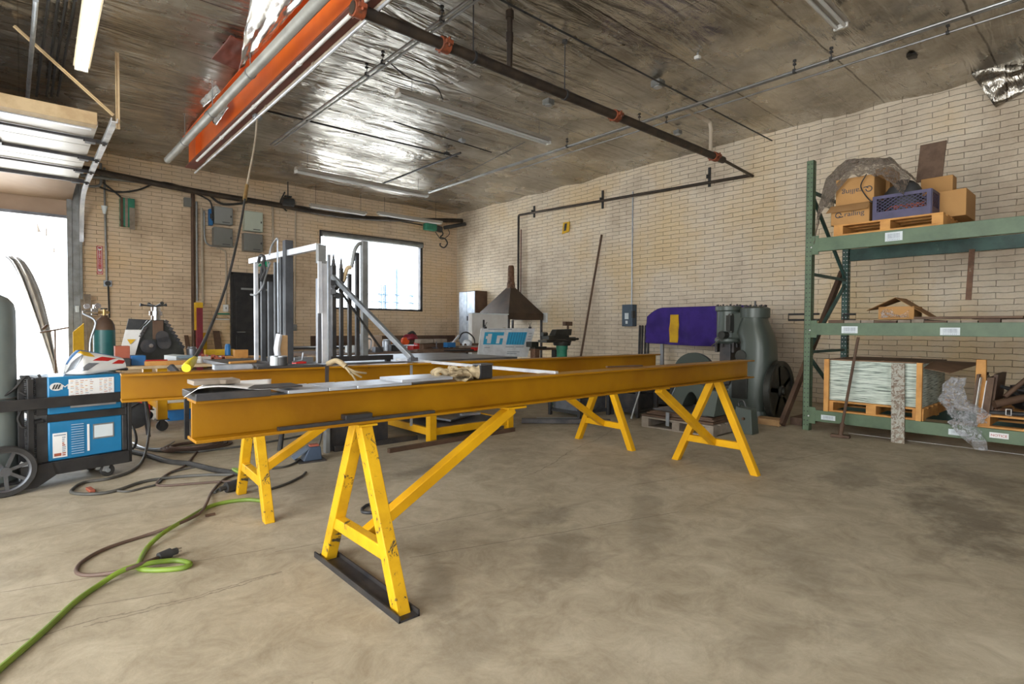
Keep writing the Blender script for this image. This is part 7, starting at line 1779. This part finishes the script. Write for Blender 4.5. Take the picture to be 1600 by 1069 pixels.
# clamp ring on the floor
t = thing('chain_clamp', 'small dark clamp lying on floor behind the foreground trestle', 'clamp', gz(590, 798))
q0 = [gz(566, 795, .012), gz(575, 789, .012), (gz(590, 790, .012)), gz(594, 797, .012), gz(580, 801, .012), gz(567, 800, .012)]
obj('ring', B().tube(spline(q0+[q0[0]], 5), .010, 8), M['tool_black'], t)
obj('handle', B().cyl(gz(592, 795, .015), gz(618, 783, .03), .010, 8), M['steel_mill'], t)
tag(obj('cleat', B().bar(gz(321, 806, .008), gz(336, 803, .008), .015, .012), M['rust_brown']), 'tiny rusty metal bit on floor by the cords', 'scrap')
# ---------------------------------------------------------------- cords on the floor
def cord(pts, r, m, name, label, z=None, cat='cord', n=8, zs=None):
    P_ = [gz(x, y, (zs[i] if zs else r*1.02)) for i, (x, y) in enumerate(pts)]
    return tag(obj(name, B().tube(spline(P_, n), r, 10), M[m]), label, cat)
r = .0115
cord([(-30, 1075), (0, 1045), (69, 986), (117, 941), (155, 914), (193, 891), (235, 880), (276, 876), (297, 881), (283, 888), (241, 891), (217, 888), (219, 876), (231, 855), (255, 833), (293, 810), (324, 793), (352, 785), (386, 781), (412, 783)], r, 'lime', 'extension_cord', 'lime green extension cord looping across the floor in the left foreground', zs=[r]*5+[r*2.6, r*2.4, r, r, r, r, r, r, r, r*3, r*2.2, r, r, r, r])
br = .0085
pl = thing('extension_cord', 'brown cord with black plug looping beside the lime green cord', 'cord', gz(258, 868))
obj('cord', B().tube(spline([gz(x, y, zz_) for x, y, zz_ in ((256, 868, .03), (248, 871, .02), (235, 876, .035), (193, 891, .03), (155, 898, br), (128, 898, br), (119, 891, br), (131, 876, br), (166, 857, br), (224, 838, br), (273, 821, .03), (311, 803, .03), (323, 786, .03), (331, 769, br), (349, 750, br), (375, 739, br))], 8), br, 10), M['cord_brown'], pl)
e = gz(259, 867, .025); obj('plug', B().cyl(e+V((-.03, -.01, 0)), e+V((.02, .01, 0)), .020, 14, .024).cyl(e+V((.02, .01, 0)), e+V((.05, .02, 0)), .016, 10), M['tool_black'], pl)
obj('prongs', B().box(e+V((.06, .02, .008)), (.02, .004, .006)).box(e+V((.06, .02, -.006)), (.02, .004, .006)), M['chrome'], pl)
r = .0105
cord([(196, 655), (208, 668), (213, 686), (210, 698), (200, 706), (190, 709)], r, 'rubber', 'cable', 'short black cable curling from right end of the welder cart', zs=[.25, .20, .12, .05, .02, .02])
cord([(228, 626), (232, 645), (233, 674), (225, 715), (207, 735), (170, 748), (131, 754), (112, 766), (117, 771), (146, 772), (180, 767), (219, 754), (253, 748), (292, 744), (330, 742), (372, 742)], r, 'cord_grey', 'cable', 'black cable looping out in front of the welder cart', zs=[.45, .32, .15, .02]+[r]*6+[r]*6)
cord([(196, 704), (229, 711), (263, 721), (297, 725), (330, 733), (352, 737), (378, 741), (400, 745)], .020, 'rubber', 'welding_hose', 'thick black wrapped hose bundle running from cart to the rear trestle', cat='hose')
cord([(196, 690), (208, 698), (239, 704), (271, 706), (307, 706), (341, 702), (380, 697), (435, 688), (500, 676), (560, 672)], r*.9, 'cord_grey', 'cable', 'thin dark cable running flat behind the trestle to the bench area')
cord([(345, 680), (330, 695), (312, 703), (298, 718), (286, 730), (265, 739), (246, 753), (252, 759), (299, 756), (340, 753), (375, 752)], r*.8, 'cord_brown', 'cable', 'thin brown cable knotted with the black cables in front of cart')
cord([(180, 767), (200, 768), (225, 762), (246, 756), (262, 741), (280, 735), (305, 730)], r*.7, 'cord_grey', 'cable', 'thin grey cord lying under the looped black cable')
cord([(208, 692), (225, 700), (250, 701), (262, 696), (272, 690)], r*.8, 'galv', 'cable', 'pale grey cord on floor beside the welder cart', zs=[.02]*5)
cord([(335, 770), (345, 762), (360, 758), (372, 762)], r*.8, 'cord_grey', 'cable', 'short black cable joining the plug by rear trestle')
cord([(420, 765), (445, 757), (470, 745), (478, 738)], r*.8, 'cord_grey', 'cable', 'dark cable end right of the rear trestle foot')
cord([(425, 732), (450, 728), (475, 716), (492, 706), (500, 690), (503, 672), (503, 660)], r*.8, 'cord_grey', 'cable', 'cord of the blue foot pedal rising behind the front beam', zs=[r, r, r, .05, .12, .2, .3])
cord([(405, 741), (365, 733), (378, 741), (386, 748)], r, 'lime', 'extension_cord', 'short lime green cord end hooked on the rear trestle', zs=[.05, .05, .04, .02])
b = B()
for k in range(4):
    P_ = []; rr2 = .26-.03*k
    for j in range(25):
        a = j/24*2*PI; c0 = gz(308, 697, .012+.014*k); P_.append(c0+V((math.cos(a)*rr2*1.1, math.sin(a)*rr2*.7+.03*k, 0)))
    b.tube(P_, .011, 8)
tag(obj('hose_coil', b, M['cord_brown']), 'coil of brown hose lying on floor beyond the cables', 'hose')
p = gz(366, 768)
t = thing('cord_connector', 'fat black cord connector lying beside the rear trestle foot', 'connector', (p.x, p.y, 0))
obj('body', B().cyl((p.x-.05, p.y, .035), (p.x+.06, p.y+.03, .035), .034, 16).cyl((p.x+.0, p.y+.02, .035), (p.x+.035, p.y+.025, .035), .038, 16), M['tool_black'], t)
obj('strain_relief', B().cyl((p.x-.09, p.y-.01, .03), (p.x-.05, p.y, .035), .014, 10), M['rubber'], t)
t = thing('red_cord_end', 'small red-brown connector lying inside the looped cable before the cart', 'connector', gz(140, 765))
obj('body', B().bar(gz(138, 763, .012), gz(145, 768, .012), .03, .02), M['red_box'], t, bevel=.003)
# grinder pedestal stand in front of right wall
Ym = 5.6; xm = gy(878, 540, Ym).x
t = thing('pedestal_machine', 'dark milling vise machine on a green pedestal before the right wall', 'machine', (xm, Ym, 0))
zz_ = lambda py_: gy(878, py_, Ym).z
gxm = lambda px_: gy(px_, 540, Ym).x
obj('pedestal', B().lathe([(.20, 0), (.20, .03), (.09, .08), (.075, zz_(548)), (.085, zz_(545)), (.085, zz_(540)), (.06, zz_(538))], (xm, Ym, 0), 24), M['green_box'], t)
obj('turntable', B().lathe([(.12, zz_(540)), (.13, zz_(537)), (.13, zz_(534)), (.08, zz_(532))], (xm, Ym, 0), 24), M['ham_dark'], t)
obj('lower_slide', B().mm((gxm(847), Ym-.09, zz_(535)), (gxm(886), Ym+.09, zz_(531))), M['ham_dark'], t, bevel=.006)
obj('upper_slide', B().mm((gxm(852), Ym-.07, zz_(530.5)), (gxm(884), Ym+.07, zz_(524))), M['ham_dark'], t, bevel=.006)
obj('head', B().hexa([(gxm(862), Ym-.06, zz_(524)), (gxm(888), Ym-.06, zz_(524)), (gxm(888), Ym+.06, zz_(524)), (gxm(862), Ym+.06, zz_(524))], [(gxm(866), Ym-.05, zz_(515)), (gxm(890), Ym-.05, zz_(514)), (gxm(890), Ym+.05, zz_(514)), (gxm(866), Ym+.05, zz_(515))]), M['ham_dark'], t, bevel=.008)
obj('crank', B().cyl((gxm(886), Ym, zz_(530)), (gxm(898), Ym, zz_(530)), .03, 14).cyl((gxm(896), Ym, zz_(530)), (gxm(903), Ym, zz_(530)), .018, 10), M['ham_dark'], t)
obj('dial', B().cyl((gxm(847), Ym, zz_(522)), (gxm(854), Ym, zz_(522)), .028, 14), M['ham_dark'], t)
obj('post', B().cyl((gxm(887), Ym, zz_(514)), (gxm(887), Ym, zz_(509)), .016, 10).mm((gxm(881), Ym-.03, zz_(509)), (gxm(892), Ym+.03, zz_(502.5))), M['rust_brown'], t, bevel=.003)
Yo = 5.9; xo = gy(836, 545, Yo).x
t = thing('post_vise', 'small dark vise on an orange post left of the green pedestal machine', 'vise', (xo, Yo, 0))
obj('post', B().mm((xo-.05, Yo-.05, 0), (xo+.05, Yo+.05, gy(836, 545, Yo).z)), M['rust'], t, bevel=.006)
a, c = gy(826, 534, Yo), gy(851, 545, Yo)
obj('jaws', B().mm((a.x, Yo-.06, c.z+.03), (xo+.02, Yo+.06, a.z)).mm((xo-.05, Yo-.05, c.z), (c.x, Yo+.05, c.z+.035)), M['ham_dark'], t, bevel=.008)

# ---------------------------------------------------------------- small things lying about the benches
def small(kind, px_, Y, z0, shape, sz, m, label, rz=0):
    x = gy(px_, 550, Y).x; b = B()
    if shape == 'box': b.box((x, Y, z0+sz[2]/2), sz, rz)
    elif shape == 'tin': b.lathe([(sz[0], z0), (sz[0], z0+sz[1]), (sz[0]*.8, z0+sz[1]*1.06), (sz[0]*.8, z0+sz[1]*1.15)], (x, Y, 0), 20)
    elif shape == 'rod': b.cyl((x-sz[0]/2*math.cos(rz), Y-sz[0]/2*math.sin(rz), z0+sz[1]), (x+sz[0]/2*math.cos(rz), Y+sz[0]/2*math.sin(rz), z0+sz[1]*1.2), sz[1], 12)
    else: b.mm((x-sz[0]/2, Y-.02, z0), (x+sz[0]/2, Y+.02, z0+.04)).mm((x-sz[0]/2, Y-.02, z0+.04), (x-sz[0]/2+.03, Y+.02, z0+sz[2])).mm((x+sz[0]/2-.03, Y-.02, z0+.04), (x+sz[0]/2, Y+.02, z0+sz[2]))
    tag(obj(kind, b, M[m], bevel=.002), label, kind.replace('_', ' '))
small('paint_tin', 604, 7.0, TD, 'tin', (.06, .14), 'galv', 'plain metal tin on the dark side table left of the power saw')
small('tool_box', 616, 6.9, TD, 'box', (.16, .12, .09), 'tool_black', 'low black tool box on side table beside the power saw')
small('clamp', 700, 6.9, TD, 'u', (.18, .1, .13), 'rust_brown', 'rusty U-shaped clamp on the workbench right of the vise')
small('wood_offcut', 708, 7.3, TD, 'box', (.22, .1, .1), 'wood_pale', 'pale wooden offcut on the workbench behind the blue box', .2)
small('steel_rod', 724, 6.7, TD, 'rod', (.4, .018), 'steel_mill', 'steel rod lying across the workbench in front of the goggles', .1)
small('white_bottle', 775, 6.9, TD, 'tin', (.035, .16), 'white', 'white bottle standing behind the poster board')
small('spool', 548, 6.8, TD, 'tin', (.07, .08), 'label', 'pale wire spool behind the picket railing')
small('grey_block', 590, 6.7, TD, 'box', (.12, .1, .07), 'steel_mill', 'grey steel block in front of the pinkish carton')
small('red_case', 656, 7.6, TD, 'box', (.16, .1, .10), 'red', 'red case behind the big vise')
small('file_tool', 385, 4.9, TB, 'rod', (.3, .012), 'wood_orange', 'orange-handled file lying at left end of the steel-topped table', .3)
small('steel_offcut', 472, 4.7, TB, 'box', (.16, .08, .05), 'galv', 'bright steel offcut on steel-topped table behind the red case')
small('tape_roll', 486, 4.9, TB, 'tin', (.04, .04), 'wood_pale', 'tan tape roll on the steel-topped table left of the square post')
small('paint_can', 300, 7.3, TA, 'tin', (.055, .15), 'steel_mill', 'steel paint can between the bender and the dark red post')
small('rag', 318, 7.2, TA, 'box', (.2, .12, .06), 'paper', 'crumpled white rag on left work table behind the connector', .4)
small('tool_tray', 338, 7.35, TA, 'box', (.32, .16, .06), 'tool_black', 'black tool tray on left work table behind the hand clamps')
small('spray_can', 356, 7.4, TA, 'tin', (.033, .17), 'blue_tool', 'blue spray can beside the black tool tray')
small('wood_scrap', 392, 7.3, TA, 'box', (.2, .1, .05), 'wood', 'small wooden scrap on right end of the left work table', .1)
